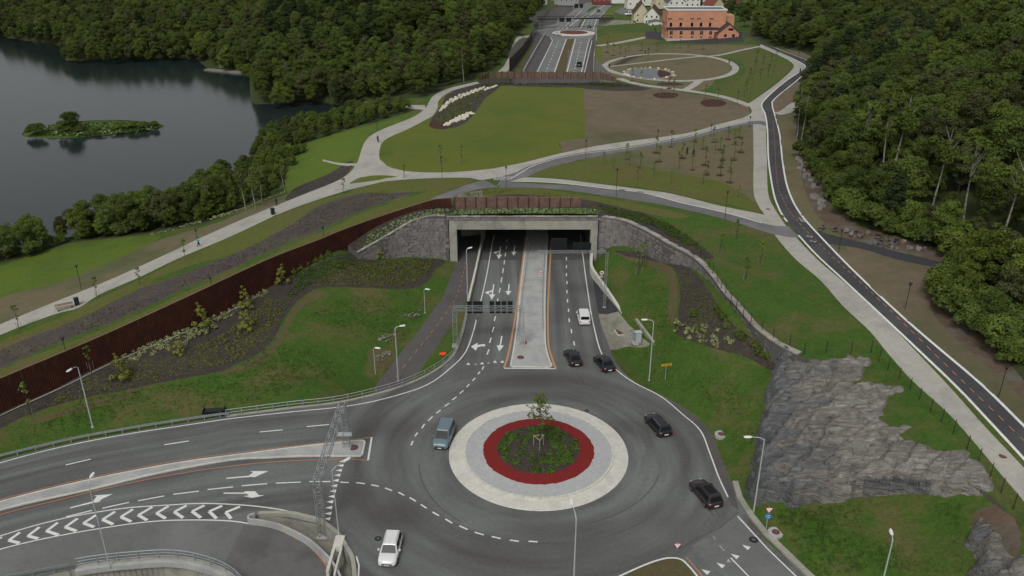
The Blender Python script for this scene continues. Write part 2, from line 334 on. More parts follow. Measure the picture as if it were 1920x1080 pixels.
def streak_asphalt():
    """asphalt with wheel-worn lighter bands that follow the lanes (flow = across, along, blend)"""
    m = bpy.data.materials.new('road_asphalt'); m.use_nodes = True; nt = m.node_tree; N = nt.nodes; Lk = nt.links; b = N['Principled BSDF']
    b.inputs['Roughness'].default_value = .82; b.inputs['Specular IOR Level'].default_value = .3
    def nz(vec, sc, det=4, ro=.6):
        n = N.new('ShaderNodeTexNoise'); n.inputs['Scale'].default_value = sc; n.inputs['Detail'].default_value = det; n.inputs['Roughness'].default_value = ro
        Lk.new(vec, n.inputs['Vector']); return n.outputs[0]
    outs = []
    for nm in ('flow_ring', 'flow_lane', 'flow_side'):
        a = N.new('ShaderNodeAttribute'); a.attribute_name = nm; outs.append(nz(a.outputs['Vector'], 1.0, 3, .55))
    w = N.new('ShaderNodeAttribute'); w.attribute_name = 'flow_w'; sx = N.new('ShaderNodeSeparateXYZ'); Lk.new(w.outputs['Vector'], sx.inputs[0])
    acc = None
    for i, o in enumerate(outs):
        mu = N.new('ShaderNodeMath'); mu.operation = 'MULTIPLY'; Lk.new(o, mu.inputs[0]); Lk.new(sx.outputs[i], mu.inputs[1])
        if acc is None: acc = mu.outputs[0]
        else:
            ad = N.new('ShaderNodeMath'); ad.operation = 'ADD'; Lk.new(acc, ad.inputs[0]); Lk.new(mu.outputs[0], ad.inputs[1]); acc = ad.outputs[0]
    rp = N.new('ShaderNodeMapRange'); rp.inputs[1].default_value = .33; rp.inputs[2].default_value = .68; Lk.new(acc, rp.inputs[0])
    ge = N.new('ShaderNodeNewGeometry'); big = nz(ge.outputs['Position'], .07, 5); fine = nz(ge.outputs['Position'], 2.2, 6)
    ad = N.new('ShaderNodeMath'); ad.operation = 'MULTIPLY_ADD'; Lk.new(big, ad.inputs[0]); ad.inputs[1].default_value = 1.5; ad.inputs[2].default_value = -.75
    a2 = N.new('ShaderNodeMath'); a2.operation = 'ADD'; a2.use_clamp = True; Lk.new(ad.outputs[0], a2.inputs[0]); Lk.new(rp.outputs[0], a2.inputs[1])
    mx = N.new('ShaderNodeMix'); mx.data_type = 'RGBA'; mx.inputs[6].default_value = (.086, .085, .082, 1); mx.inputs[7].default_value = (.158, .170, .162, 1)
    Lk.new(a2.outputs[0], mx.inputs[0])
    m2 = N.new('ShaderNodeMix'); m2.data_type = 'RGBA'; m2.blend_type = 'MULTIPLY'; m2.inputs[0].default_value = 1
    r3 = N.new('ShaderNodeMapRange'); r3.inputs[1].default_value = .25; r3.inputs[2].default_value = .75; r3.inputs[3].default_value = .86; r3.inputs[4].default_value = 1.12; Lk.new(fine, r3.inputs[0])
    da = N.new('ShaderNodeAttribute'); da.attribute_name = 'flow_dark'; dsx = N.new('ShaderNodeSeparateXYZ'); Lk.new(da.outputs['Vector'], dsx.inputs[0])
    dn = N.new('ShaderNodeMath'); dn.operation = 'MULTIPLY_ADD'; Lk.new(big, dn.inputs[0]); dn.inputs[1].default_value = 1.6; dn.inputs[2].default_value = .2
    dm = N.new('ShaderNodeMath'); dm.operation = 'MULTIPLY'; dm.use_clamp = True; Lk.new(dn.outputs[0], dm.inputs[0]); Lk.new(dsx.outputs[0], dm.inputs[1])
    m5 = N.new('ShaderNodeMix'); m5.data_type = 'RGBA'; m5.inputs[7].default_value = (.072, .066, .062, 1); Lk.new(dm.outputs[0], m5.inputs[0]); Lk.new(mx.outputs[2], m5.inputs[6])
    Lk.new(m5.outputs[2], m2.inputs[6]); Lk.new(r3.outputs[0], m2.inputs[7]); Lk.new(m2.outputs[2], b.inputs['Base Color'])
    return m
MT['asph'] = streak_asphalt()
def rock_mat():
    m = bpy.data.materials.new('blasted_rock'); m.use_nodes = True; nt = m.node_tree; N = nt.nodes; Lk = nt.links; b = N['Principled BSDF']
    b.inputs['Roughness'].default_value = .85; b.inputs['Specular IOR Level'].default_value = .3
    ge = N.new('ShaderNodeNewGeometry'); mp = N.new('ShaderNodeMapping'); mp.inputs['Rotation'].default_value = (.25, 0, -.55); mp.inputs['Scale'].default_value = (.22, 1.0, 1.5)
    Lk.new(ge.outputs['Position'], mp.inputs[0])
    def nz(sc, det, vec):
        n = N.new('ShaderNodeTexNoise'); n.inputs['Scale'].default_value = sc; n.inputs['Detail'].default_value = det; n.inputs['Roughness'].default_value = .65; n.inputs['Distortion'].default_value = .8; Lk.new(vec, n.inputs['Vector']); return n.outputs[0]
    n1 = nz(.5, 8, mp.outputs[0]); n2 = nz(2.2, 8, mp.outputs[0]); n3 = nz(.09, 4, ge.outputs['Position'])
    at = N.new('ShaderNodeAttribute'); at.attribute_name = 'rock_tone'
    cr_ = N.new('ShaderNodeValToRGB'); e = cr_.color_ramp.elements
    e[0].position = .30; e[0].color = (.092, .098, .099, 1); e[1].position = .78; e[1].color = (.275, .262, .235, 1)
    k = cr_.color_ramp.elements.new(.48); k.color = (.148, .153, .153, 1); k = cr_.color_ramp.elements.new(.62); k.color = (.205, .186, .158, 1)
    s = N.new('ShaderNodeMath'); s.operation = 'MULTIPLY_ADD'; s.inputs[1].default_value = .34; Lk.new(at.outputs['Fac'], s.inputs[0]); Lk.new(n1, s.inputs[2])
    s2 = N.new('ShaderNodeMath'); s2.operation = 'SUBTRACT'; s2.inputs[1].default_value = .15; Lk.new(s.outputs[0], s2.inputs[0]); Lk.new(s2.outputs[0], cr_.inputs[0])
    mu = N.new('ShaderNodeMix'); mu.data_type = 'RGBA'; mu.blend_type = 'MULTIPLY'; mu.inputs[0].default_value = 1
    r = N.new('ShaderNodeMapRange'); r.inputs[1].default_value = .3; r.inputs[2].default_value = .7; r.inputs[3].default_value = .45; r.inputs[4].default_value = 1.4; Lk.new(n2, r.inputs[0])
    Lk.new(cr_.outputs[0], mu.inputs[6]); Lk.new(r.outputs[0], mu.inputs[7]); Lk.new(mu.outputs[2], b.inputs['Base Color'])
    bp = N.new('ShaderNodeBump'); bp.inputs['Strength'].default_value = 1; bp.inputs['Distance'].default_value = .5; Lk.new(n2, bp.inputs['Height']); Lk.new(bp.outputs[0], b.inputs['Normal'])
    return m
MT['rock'] = rock_mat()
def water_mat(col, rough):
    m = bpy.data.materials.new('lake_water'); m.use_nodes = True; nt = m.node_tree; N = nt.nodes; Lk = nt.links; b = N['Principled BSDF']
    b.inputs['Base Color'].default_value = (*col, 1); b.inputs['Roughness'].default_value = rough; b.inputs['IOR'].default_value = 1.33; b.inputs['Specular IOR Level'].default_value = .5
    ge = N.new('ShaderNodeNewGeometry'); n = N.new('ShaderNodeTexNoise'); n.inputs['Scale'].default_value = .9; n.inputs['Detail'].default_value = 4; Lk.new(ge.outputs['Position'], n.inputs['Vector'])
    bp = N.new('ShaderNodeBump'); bp.inputs['Strength'].default_value = .25; bp.inputs['Distance'].default_value = .12; Lk.new(n.outputs[0], bp.inputs['Height']); Lk.new(bp.outputs[0], b.inputs['Normal'])
    return m
MT['water'] = water_mat((.016, .026, .026), .10)

# ---------------------------------------------------------------- object helpers
def link(o, parent=None):
    COL.objects.link(o)
    if parent is not None: o.parent = parent
    return o
def tag(o, label=None, cat=None, group=None, kind=None):
    if label: o['label'] = label
    if cat: o['category'] = cat
    if group: o['group'] = group
    if kind: o['kind'] = kind
    return o
def empty(name, loc=(0, 0, 0), rz=0.0, label=None, cat=None, group=None):
    o = bpy.data.objects.new(name, None); COL.objects.link(o); o.location = loc; o.rotation_euler = (0, 0, rz); o.empty_display_size = .3
    return tag(o, label, cat, group)
def setm(me, mats):
    for m in (mats if isinstance(mats, (list, tuple)) else [mats]): me.materials.append(MT[m] if isinstance(m, str) else m)
class MB:
    def __init__(s): s.v = []; s.f = []; s.mi = []; s.cur = 0
    def add(s, vs, fs):
        k = len(s.v); s.v += [tuple(v) for v in vs]; s.f += [tuple(i + k for i in f) for f in fs]; s.mi += [s.cur] * len(fs)
    def box(s, x0, y0, z0, x1, y1, z1, T=None):
        v = [Vector((x, y, z)) for z in (z0, z1) for y in (y0, y1) for x in (x0, x1)]
        if T is not None: v = [T @ p for p in v]
        s.add(v, [(0, 2, 3, 1), (4, 5, 7, 6), (0, 1, 5, 4), (2, 6, 7, 3), (0, 4, 6, 2), (1, 3, 7, 5)])
    def tube(s, a, b, r0, r1=None, n=6, cap=True):
        a = Vector(a); b = Vector(b); r1 = r0 if r1 is None else r1; d = (b - a)
        if d.length < 1e-6: return
        d.normalize(); u = d.orthogonal().normalized(); w = d.cross(u)
        vs = [a + (u * math.cos(q) + w * math.sin(q)) * r0 for q in [2 * math.pi * i / n for i in range(n)]] + [b + (u * math.cos(q) + w * math.sin(q)) * r1 for q in [2 * math.pi * i / n for i in range(n)]]
        fs = [(i, (i + 1) % n, n + (i + 1) % n, n + i) for i in range(n)]
        if cap: fs += [tuple(range(n - 1, -1, -1)), tuple(range(n, 2 * n))]
        s.add(vs, fs)
    def prism(s, poly, z0, z1):
        n = len(poly); s.add([(p[0], p[1], z0) for p in poly] + [(p[0], p[1], z1) for p in poly],
            [tuple(range(n - 1, -1, -1)), tuple(range(n, 2 * n))] + [(i, (i + 1) % n, n + (i + 1) % n, n + i) for i in range(n)])
    def ball(s, c, r, sq=(1, 1, 1), n=6, m=4):
        vs = [(c[0], c[1], c[2] + r * sq[2])]; fs = []
        for j in range(1, m):
            t = math.pi * j / m
            for i in range(n):
                q = 2 * math.pi * i / n; vs.append((c[0] + r * sq[0] * math.sin(t) * math.cos(q), c[1] + r * sq[1] * math.sin(t) * math.sin(q), c[2] + r * sq[2] * math.cos(t)))
        vs.append((c[0], c[1], c[2] - r * sq[2])); L = len(vs) - 1
        for i in range(n): fs.append((0, 1 + i, 1 + (i + 1) % n)); fs.append((L, 1 + (m - 2) * n + (i + 1) % n, 1 + (m - 2) * n + i))
        for j in range(m - 2):
            for i in range(n): a = 1 + j * n + i; b = 1 + j * n + (i + 1) % n; fs.append((a, a + n, b + n, b))
        s.add(vs, fs)
    def mesh(s, name, mats, smooth=False):
        me = bpy.data.meshes.new(name); me.from_pydata(s.v, [], s.f); setm(me, mats)
        if s.mi and max(s.mi): me.polygons.foreach_set('material_index', s.mi)
        if smooth: me.polygons.foreach_set('use_smooth', [True] * len(me.polygons))
        me.update(); return me
    def build(s, name, mats, parent=None, smooth=False):
        return link(bpy.data.objects.new(name, s.mesh(name, mats, smooth)), parent)
def inst(name, me, parent=None, loc=None, rot=None, scl=None):
    o = bpy.data.objects.new(name, me); COL.objects.link(o)
    if parent is not None: o.parent = parent
    if loc is not None: o.location = loc
    if rot is not None: o.rotation_euler = rot
    if scl is not None: o.scale = scl if hasattr(scl, '__len__') else (scl, scl, scl)
    return o
def copy_tree(o, parent=None):
    c = o.copy(); COL.objects.link(c)
    if parent is not None: c.parent = parent
    for ch in list(o.children): copy_tree(ch, c)
    return c
def npmesh(name, v, f, mats):
    me = bpy.data.meshes.new(name); n = len(v); k = f.shape[1]
    me.vertices.add(n); me.vertices.foreach_set('co', np.asarray(v, np.float32).ravel())
    me.loops.add(f.size); me.loops.foreach_set('vertex_index', f.ravel().astype(np.int32))
    me.polygons.add(len(f)); me.polygons.foreach_set('loop_start', np.arange(0, f.size, k, dtype=np.int32))
    me.update(calc_edges=True); me.validate(); setm(me, mats); return me

# ---------------------------------------------------------------- regions of the ground (drawn as outlines, draped on the land)
REG = []   # (object name, material key, zone, world polygon)
def reg(name, mat, zone, a, b=None, smooth=True, f=None, world=False, n=4, **k):
    if not world:
        pts = cr(a, n) if smooth else list(a)
        if b is not None: pts = pts + (cr(b, n) if smooth else list(b))[::-1]
        ff = f if f is not None else {'U': fU, 'L': fL, 'B': fB}.get(zone, f0)
        pts = [P(q[0], q[1], 0) for q in pts] if ff is f0 else hits(pts, ff)
    else: pts = a
    REG.append((name, mat, zone, pts))
def regc(name, mat, zone, a, **k): reg(name, mat, zone, cr(a, 4, True), smooth=False, **k)

# --- upper land
regc('lakeside_lawn', 'lawn', 'U', [(-260,560),(-100,525),(0,498),(130,457),(190,450),(300,440),(270,462),(200,495),(100,535),(0,575),(-120,620),(-260,640)])
regc('lakeside_verge', 'dry', 'U', [(-260,680),(-120,640),(0,560),(100,530),(200,492),(300,450),(420,412),(520,370),(560,362),(500,392),(400,435),(300,482),(200,527),(100,567),(0,608),(-120,655)])
regc('inlet_lawn', 'lawn', 'U', [(535,355),(540,310),(575,265),(640,248),(705,232),(790,206),(770,222),(707,247),(683,268),(668,308),(640,337),(580,358),(545,368)])
regc('path_side_bed', 'mulch', 'U', [(535,372),(560,350),(620,325),(655,303),(662,310),(640,335),(590,356),(548,374)])
regc('path_verge', 'mottled', 'U', [(0,640),(100,600),(270,520),(430,445),(533,400),(640,363),(700,350),(640,385),(560,425),(450,470),(300,520),(180,600),(60,655),(0,680)])
reg('mulch_bank', 'mulchpale', 'U', [(-200,740),(0,655),(130,605),(260,545),(330,520),(450,470),(540,425),(600,385),(700,355),(790,346)], [(-200,800),(0,690),(130,635),(250,585),(350,540),(470,487),(600,430),(700,386),(770,363),(810,352)])
regc('junction_lawn', 'mottled', 'U', [(655,350),(720,340),(787,337),(870,335),(890,338),(850,352),(780,360),(700,362)])
regc('main_lawn', 'olive', 'U', [(822,197),(835,175),(880,166),(960,161),(1040,161),(1095,166),(1097,215),(1097,258),(1048,268),(1055,287),(993,302),(940,313),(907,318),(840,323),(773,322),(730,313),(712,300),(712,280),(720,263),(763,243),(807,220)])
reg('dry_field', 'dirt', 'U', [(1094,168),(1097,258),(1050,266),(1055,286),(1140,270),(1280,252),(1347,233),(1408,216),(1402,196),(1369,187),(1329,180),(1281,173),(1200,160)], smooth=False)
regc('grove_field', 'dry', 'U', [(1075,300),(1140,288),(1280,264),(1347,247),(1410,232),(1414,300),(1418,380),(1360,344),(1308,332),(1246,322),(1152,301)])
regc('grove_lawn', 'mottled', 'U', [(985,327),(1075,300),(1152,301),(1246,322),(1308,332),(1360,344),(1416,380),(1424,398),(1347,380),(1240,357),(1140,344),(1040,332)])
regc('park_field', 'dry', 'U', [(1128,140),(1130,85),(1200,82),(1330,84),(1420,84),(1370,100),(1330,110),(1340,150),(1320,168),(1280,168),(1225,158),(1160,146)])
regc('park_field', 'dry', 'U', [(1150,128),(1180,112),(1230,104),(1290,102),(1340,106),(1375,116),(1385,128),(1370,140),(1330,148),(1270,151),(1210,149),(1165,140)])
regc('park_meadow', 'meadow', 'U', [(1420,92),(1447,101),(1478,116),(1488,125),(1470,142),(1420,180),(1405,190),(1369,183),(1340,172),(1382,150),(1398,130),(1380,108),(1352,100)])
regc('far_lawn', 'mottled', 'U', [(1121,70),(1160,62),(1238,62),(1238,76),(1200,84),(1130,88),(1120,82)])
regc('side_green', 'olive', 'U', [(1119,88),(1127,88),(1127,136),(1117,136)])
reg('fence_bed', 'mulch', 'U', [(840,172),(860,158),(898,152),(927,146),(1127,149),(1160,153),(1200,163),(1222,166),(1205,170),(1150,171),(1095,166),(960,161),(910,163),(880,175)], smooth=False)
regc('rockery_bed', 'mulch', 'U', [(808,240),(808,226),(826,200),(838,178),(862,170),(900,160),(935,160),(932,168),(912,182),(893,208),(870,232),(838,241)])
regc('rockery_red_bed', 'redmulch', 'U', [(808,240),(808,230),(835,228),(862,222),(838,241)])
regc('tree_bed', 'redmulch', 'U', [(1224,178),(1236,173.5),(1262,173.5),(1273,178),(1262,183.5),(1236,183.5)])
regc('tree_bed', 'redmulch', 'U', [(1313,193),(1324,187),(1350,187),(1362,194),(1352,200.5),(1324,200)])
regc('ring_bed', 'redmulch', 'U', [(1232,156),(1260,155),(1280,157),(1278,160),(1240,160)])
regc('ring_bed', 'mulch', 'U', [(1172,110),(1188,104),(1210,101.5),(1212,104),(1190,110),(1165,120),(1150,121)])
regc('barrier_lawn', 'mottled', 'U', [(-200,815),(0,695),(130,642),(250,592),(350,548),(470,495),(600,437),(700,392),(770,368),(815,356),(850,358),(860,372),(790,385),(650,440),(400,550),(200,640),(0,720),(-200,830)])
regc('crest_bed', 'mulch', 'U', [(858,372),(900,355),(1000,358),(1110,372),(1150,378),(1200,395),(1250,420),(1290,445),(1335,480),(1330,488),(1300,480),(1250,455),(1190,420),(1120,404),(1110,392),(858,390)])
regc('crest_lawn', 'mottled', 'U', [(870,362),(960,352),(1073,362),(1200,383),(1290,405),(1250,408),(1150,385),(1050,370),(950,366),(870,374)])
regc('verge_soil', 'dirt', 'U', [(1440,60),(1500,90),(1540,110),(1530,160),(1500,185),(1490,260),(1500,290),(1540,380),(1600,440),(1800,520),(1880,660),(2000,780),(2300,1050),(2100,1010),(1920,800),(1833,718),(1713,613),(1613,520),(1547,453),(1500,400),(1477,353),(1462,253),(1453,217),(1450,190),(1493,153),(1520,125),(1490,105)])
regc('verge_grass', 'dry', 'U', [(1462,225),(1490,210),(1498,260),(1510,330),(1560,420),(1590,470),(1545,450),(1500,400),(1477,353)])
regc('dirt_bank', 'bank', 'U', [(1500,290),(1535,330),(1560,385),(1620,425),(1700,450),(1790,480),(1800,500),(1700,475),(1590,445),(1545,420),(1510,360)])
regc('dirt_bank', 'bank', 'U', [(1745,560),(1800,600),(1870,660),(1960,740),(2050,850),(1990,820),(1900,730),(1820,660),(1760,600)])
FOREST_R = [hit(a, b, fU) for a, b in [(1405,66),(1450,88),(1500,96),(1535,112),(1525,140),(1512,165),(1500,195),(1492,250),(1502,288),(1545,345),(1580,395),(1640,425),(1720,448),(1800,482),(1800,512),(1745,545),(1800,598),(1870,655),(1925,720)]] + [(150, 60), (420, 60), (420, 800), (230, 800), (190, 640)]
reg('forest_floor', 'forestfloor', 'U', FOREST_R, world=True)
FOREST_L = [P(a, b, 0) for a, b in [(-300,62),(0,66),(73,80),(122,88),(123,112),(187,113),(317,108),(370,110),(390,124),(467,141),(472,187),(500,194),(593,190),(640,200),(668,206)]] + [hit(a, b, fU) for a, b in [(684,190),(750,186),(800,182),(840,162),(893,148),(893,138),(930,128),(955,100),(975,60),(1000,40),(1020,8),(1026,-20)]] + [(20, 700), (-520, 760)]
reg('forest_floor', 'forestfloor', 'U', FOREST_L, world=True)
regc('clearing', 'bedgrass', 'U', [(668,108),(700,103),(740,106),(728,112),(690,114)])
FOREST_S = [hit(a, b, fU) for a, b in [(-260,560),(-100,525),(0,495),(60,476),(130,455),(190,448),(300,436),(380,420),(440,398),(520,362),(540,315),(570,270),(640,246),(700,230),(780,205),(755,198),(690,196),(650,206)]] + [P(a, b, -2) for a, b in [(632,229),(560,236),(490,258),(470,300),(430,338),(330,388),(250,413),(150,438),(60,460),(0,468),(-260,520)]]
reg('forest_floor', 'forestfloor', 'U', FOREST_S, world=True)
# gravel paths
reg('gravel_path', 'gravel', 'U', [(-200,690),(0,608),(100,567),(200,527),(300,482),(400,435),(500,392),(573,363),(640,335),(668,308),(683,268),(707,247),(773,220),(797,203),(806,188),(815,178),(840,166),(893,153)],
    [(-200,715),(0,628),(100,590),(147,577),(187,552),(267,517),(333,485),(433,443),(533,397),(640,360),(707,343),(740,330),(718,312),(712,298),(712,280),(722,262),(763,243),(807,220),(820,203),(822,190),(835,177),(855,168),(900,156)])
reg('gravel_path', 'gravel', 'U', [(683,189),(740,196),(797,197)], [(683,193),(735,201),(797,206)])
reg('gravel_path', 'gravel', 'U', [(605,299),(640,306),(668,306)], [(605,302),(640,310),(668,311)])
reg('gravel_path', 'gravel', 'U', [(700,318),(712,300),(730,313),(773,322),(840,323),(907,318),(940,313),(993,302),(1053,287),(1140,270),(1280,251),(1347,233),(1400,218),(1412,205)],
    [(640,358),(707,342),(787,335),(873,333),(905,337),(960,326),(975,319),(1005,307),(1073,289),(1173,276),(1280,257),(1347,240),(1407,228),(1414,232)])
regc('verge_island', 'olive', 'U', [(655,344),(673,334),(707,328.5),(745,331),(725,334),(707,338),(670,343)])
reg('gravel_path', 'gravel', 'U', [(940,331),(1040,335),(1140,347),(1240,360),(1280,368),(1347,385),(1430,402),(1445,410)], [(940,340),(1040,343),(1140,354),(1207,361),(1280,381),(1360,399),(1440,421),(1450,430)])
reg('gravel_path', 'gravel', 'U', [(1413,188),(1450,162),(1478,138),(1488,126),(1486,119),(1473,110),(1447,98),(1423,88)], [(1430,199),(1438,182),(1467,157),(1503,130),(1507,121),(1493,112),(1447,92),(1426,83)])
reg('gravel_path', 'gravel', 'U', [(1400,196),(1409,206),(1412,240),(1413,300),(1413,360),(1423,387),(1433,402),(1440,420),(1460,450),(1493,487),(1540,527),(1580,573),(1630,620),(1663,660),(1710,713),(1780,777),(1830,833),(1880,893),(1920,940),(2010,1050),(2150,1240)],
    [(1413,188),(1432,196),(1437,230),(1436,253),(1438,300),(1440,360),(1450,387),(1470,418),(1488,440),(1533,487),(1587,533),(1640,580),(1680,620),(1773,717),(1847,800),(1920,877),(2020,985),(2200,1200)])
for line, w in (([(1160,147),(1190,156),(1225,162),(1281,169),(1329,176),(1369,185),(1408,199)], 1.3), ([(1141,125),(1200,118),(1260,111),(1310,106),(1345,104),(1390,94),(1424,87)], 1.1),
                ([(1283,170),(1300,160),(1312,151)], 1.3), ([(1455,213),(1472,210),(1488,198),(1500,191)], 1.6), ([(1120,86),(1160,80),(1200,72),(1215,69)], 2.0)):
    c = [Vector(hit(a, b, fU)) for a, b in cr(line, 3)]; l = []; r = []
    for i, p in enumerate(c):
        t = (c[min(i + 1, len(c) - 1)] - c[max(i - 1, 0)]).normalized(); n = Vector((-t.y, t.x)); l.append(tuple(p + n * w)); r.append(tuple(p - n * w))
    REG.append(('gravel_path', 'gravel', 'U', l + r[::-1]))
def ell(cx, cy, rx, ry, n=64): return [(cx + rx * math.cos(2 * math.pi * i / n), cy + ry * math.sin(2 * math.pi * i / n)) for i in range(n)]
RING = hit(1262, 125.5, fU); rT = hit(1262, 99, fU)[1]; rBt = hit(1262, 153.5, fU)[1]; rX = (hit(1392, 127, fU)[0] - hit(1129, 127, fU)[0]) / 2
RINGC = (hit(1260.5, 127, fU)[0], (rT + rBt) / 2); rY = (rT - rBt) / 2
ro, ri = ell(*RINGC, rX, rY, 72), ell(*RINGC, rX - 2.3, rY - 2.6, 72)
for i in range(72):
    j = (i + 1) % 72; REG.append(('gravel_path', 'gravel', 'U', [ro[i], ro[j], ri[j], ri[i]]))
POND = [hit(a, b, fU) for a, b in cr([(1178,137),(1185,131),(1205,129),(1232,130),(1252,134),(1259,139),(1250,144),(1225,147),(1198,145),(1183,141)], 4, True)]
PONDC = np.mean(np.array(POND), 0)
REG.append(('pond_rim', 'capstone', 'U', [tuple(PONDC + (np.array(p) - PONDC) * 1.16) for p in POND]))
REG.append(('pond', 'water', 'U', POND))
regc('pond_bed', 'redmulch', 'U', [(1236,131),(1252,134.5),(1258,139),(1250,143),(1238,145),(1233,138)])
reg('gravel_path', 'gravel', 'U', [(933,135),(953,110),(983,67),(993,66),(970,97),(950,135)], smooth=False)
# asphalt cycle lanes in the park
reg('cycle_path', 'bikepale', 'U', [(940,334),(957,326),(975,320),(1005,308),(1073,290),(1173,277),(1280,258),(1347,240),(1410,227),(1437,228)], [(930,350),(973,335),(990,331),(1020,317),(1073,303),(1140,289),(1280,265),(1347,247),(1410,233),(1437,236)])
reg('cycle_path', 'bikepale', 'U', [(945,341),(1073,348),(1140,355),(1207,362),(1280,381),(1360,399),(1440,421),(1478,424)], [(935,352),(1000,352),(1073,358),(1207,378),(1280,392),(1367,413),(1453,440),(1500,446)])
reg('cycle_path', 'bikepale', 'U', [(907,337),(870,348),(840,360),(805,373)], [(935,351),(905,353),(872,361),(845,371)], smooth=False)
reg('cycle_path', 'bike', 'U', [(1330,55),(1390,63),(1427,84),(1460,99),(1493,113),(1508,122),(1504,131),(1467,157),(1437,184),(1428,198),(1435,215),(1438,240),(1440,300),(1450,360),(1460,390),(1477,415),(1497,442),(1533,480),(1587,530),(1680,617),(1787,720),(1847,783),(1920,863),(2010,962),(2200,1165)],
    [(1335,50),(1400,62),(1437,83),(1480,99),(1522,114),(1522,127),(1493,153),(1453,185),(1448,197),(1453,217),(1462,253),(1468,300),(1477,353),(1500,400),(1547,453),(1613,520),(1713,613),(1840,720),(1920,797),(2010,885),(2250,1110)])
reg('side_lane', 'darkpad', 'U', [(1520,432),(1580,445),(1680,471),(1740,485),(1792,497)], [(1535,447),(1553,457),(1613,466),(1680,486),(1740,499),(1788,508)])
reg('building_yard', 'darkpad', 'U', [(1210,58),(1245,60),(1390,60),(1395,78),(1330,83),(1270,80),(1210,72)], smooth=False)

# --- low land
regc('shrub_bed', 'mulch', 'L', [(-100,815),(0,772),(110,724),(213,674),(367,609),(520,530),(645,476),(700,487),(770,485),(835,488),(816,505),(800,530),(760,543),(700,541),(640,540),(600,541),(565,558),(535,592),(515,635),(485,662),(440,684),(410,697),(330,712),(240,730),(150,748),(60,775),(-60,830)])
regc('bed_edge', 'bedgrass', 'L', [(600,545),(565,562),(540,592),(520,637),(490,664),(450,686),(412,698),(425,702),(470,690),(505,668),(530,640),(548,600),(572,572),(605,556)])
regc('field_edge', 'bedgrass', 'L', [(60,785),(130,765),(240,735),(240,745),(130,775),(60,795)])
regc('scrub_patch', 'bedgrass', 'L', [(690,662),(720,655),(745,668),(735,690),(700,690)])
regc('dirt_bank', 'bank', 'L', [(1822,975),(1835,955),(1860,945),(1885,950),(1905,975),(1915,1010),(1900,1050),(1850,1000)])
REG.append(('crest_planting', 'mulch', 'B', BZ))
reg('underpass_path', 'brownasph', 'P', [(858,444),(857,470),(856,490),(845,520),(827,563),(780,627),(740,676),(707,718),(690,745)], [(907,438),(905,447),(890,520),(876,568),(853,600),(813,660),(782,703),(770,716),(758,735)], f=fPath, smooth=False)
regc('slope_bed', 'mulch', 'L', [(1150,472),(1170,470),(1220,473),(1262,483),(1300,510),(1330,545),(1365,600),(1420,640),(1490,668),(1460,690),(1443,695),(1400,672),(1330,652),(1268,625),(1272,590),(1275,540),(1262,505),(1225,490),(1180,483)])
regc('slope_edge', 'bedgrass', 'L', [(1150,472),(1180,481),(1225,490),(1262,508),(1270,545),(1268,590),(1258,610),(1250,590),(1256,545),(1250,518),(1220,500),(1180,488)])
reg('gravel_pad', 'pad', 'L', [(1120,586),(1159,584),(1178,608),(1219,645),(1215,650),(1174,650),(1141,658),(1128,620)], smooth=False)
reg('lane_shoulder', 'darkpad', 'L', [(1109,495),(1133,534),(1159,584),(1119,588),(1111,530)], smooth=False)
# --- roads, all level
road = cr(L_EDGE, 4) + [(898,440)]
right = cr(R_EDGE, 4)
REG.append(('road', 'asph', '0', [P(a, b) for a, b in road] + [(-6.6, 148.35), (14.85, 148.35)] + [P(a, b) for a, b in right] + [(60, 20), (-120, 20)]))
reg('shoulder', 'brownasph', '0', [(1280,763),(1313,787),(1337,820),(1353,860),(1370,903),(1385,955),(1372,948),(1347,893),(1330,847),(1313,807),(1280,779),(1240,745),(1190,718)], smooth=False)
reg('exit_lane', 'palmasph', '0', [(1297,1023),(1352,990),(1383,962),(1440,1028),(1495,1082),(1620,1200),(1560,1220),(1440,1140),(1330,1060)], smooth=False)
regc('splitter_grass', 'bedgrass', '0', [(1170,1078),(1207,1061),(1257,1047),(1278,1051),(1306,1080),(1350,1130),(1330,1180),(1180,1180),(1100,1110)])
# ramp bottom left
reg('ramp_road', 'palmasph', 'R', [(0,1032),(83,1011),(187,992),(283,979),(367,976),(433,978),(470,984),(465,973),(490,976),(523,984),(557,999),(582,1014),(607,1036),(623,1054),(638,1080),(650,1140)],
    [(-10,1094),(70,1080),(133,1066),(157,1060),(233,1050),(300,1046),(367,1052),(417,1068),(455,1095),(480,1140),(500,1180)], smooth=False, f=fRamp)
reg('ramp_surface', 'rampasph', 'R', [(457,985),(480,984),(523,990),(560,1004),(600,1037),(622,1062),(632,1090),(640,1150),(500,1180),(480,1130),(455,1090),(417,1064)], smooth=False, f=fRamp)
reg('gore_gravel', 'pad', 'G', [(474,966),(512,968),(598,984),(625,998),(652,1040),(660,1075),(660,1150),(648,1150),(634,1075),(607,1036),(582,1014),(557,999),(523,984),(490,976)], smooth=False, f=f0)
reg('underpass_floor', 'pad', 'D', [(90,1092),(133,1069),(157,1062),(233,1053),(300,1049),(367,1055),(415,1070),(450,1097),(470,1140),(480,1250),(90,1250)], smooth=False, f=f0)
regc('bottom_verge', 'grass', 'L', [(-200,1180),(-100,1115),(0,1098),(70,1083),(120,1072),(150,1075),(160,1100),(120,1180),(0,1250)], f=f0)
# traffic islands
ISL_N = [(948,684),(958,652),(966,600),(974,560),(981,500),(987,443),(991,425)]
ISL_N2 = [(1034,684),(1024,640),(1022,600),(1023,560),(1025,500),(1028,453),(1029,425)]
# roundabout centre
RC = (3.29, 86.3)

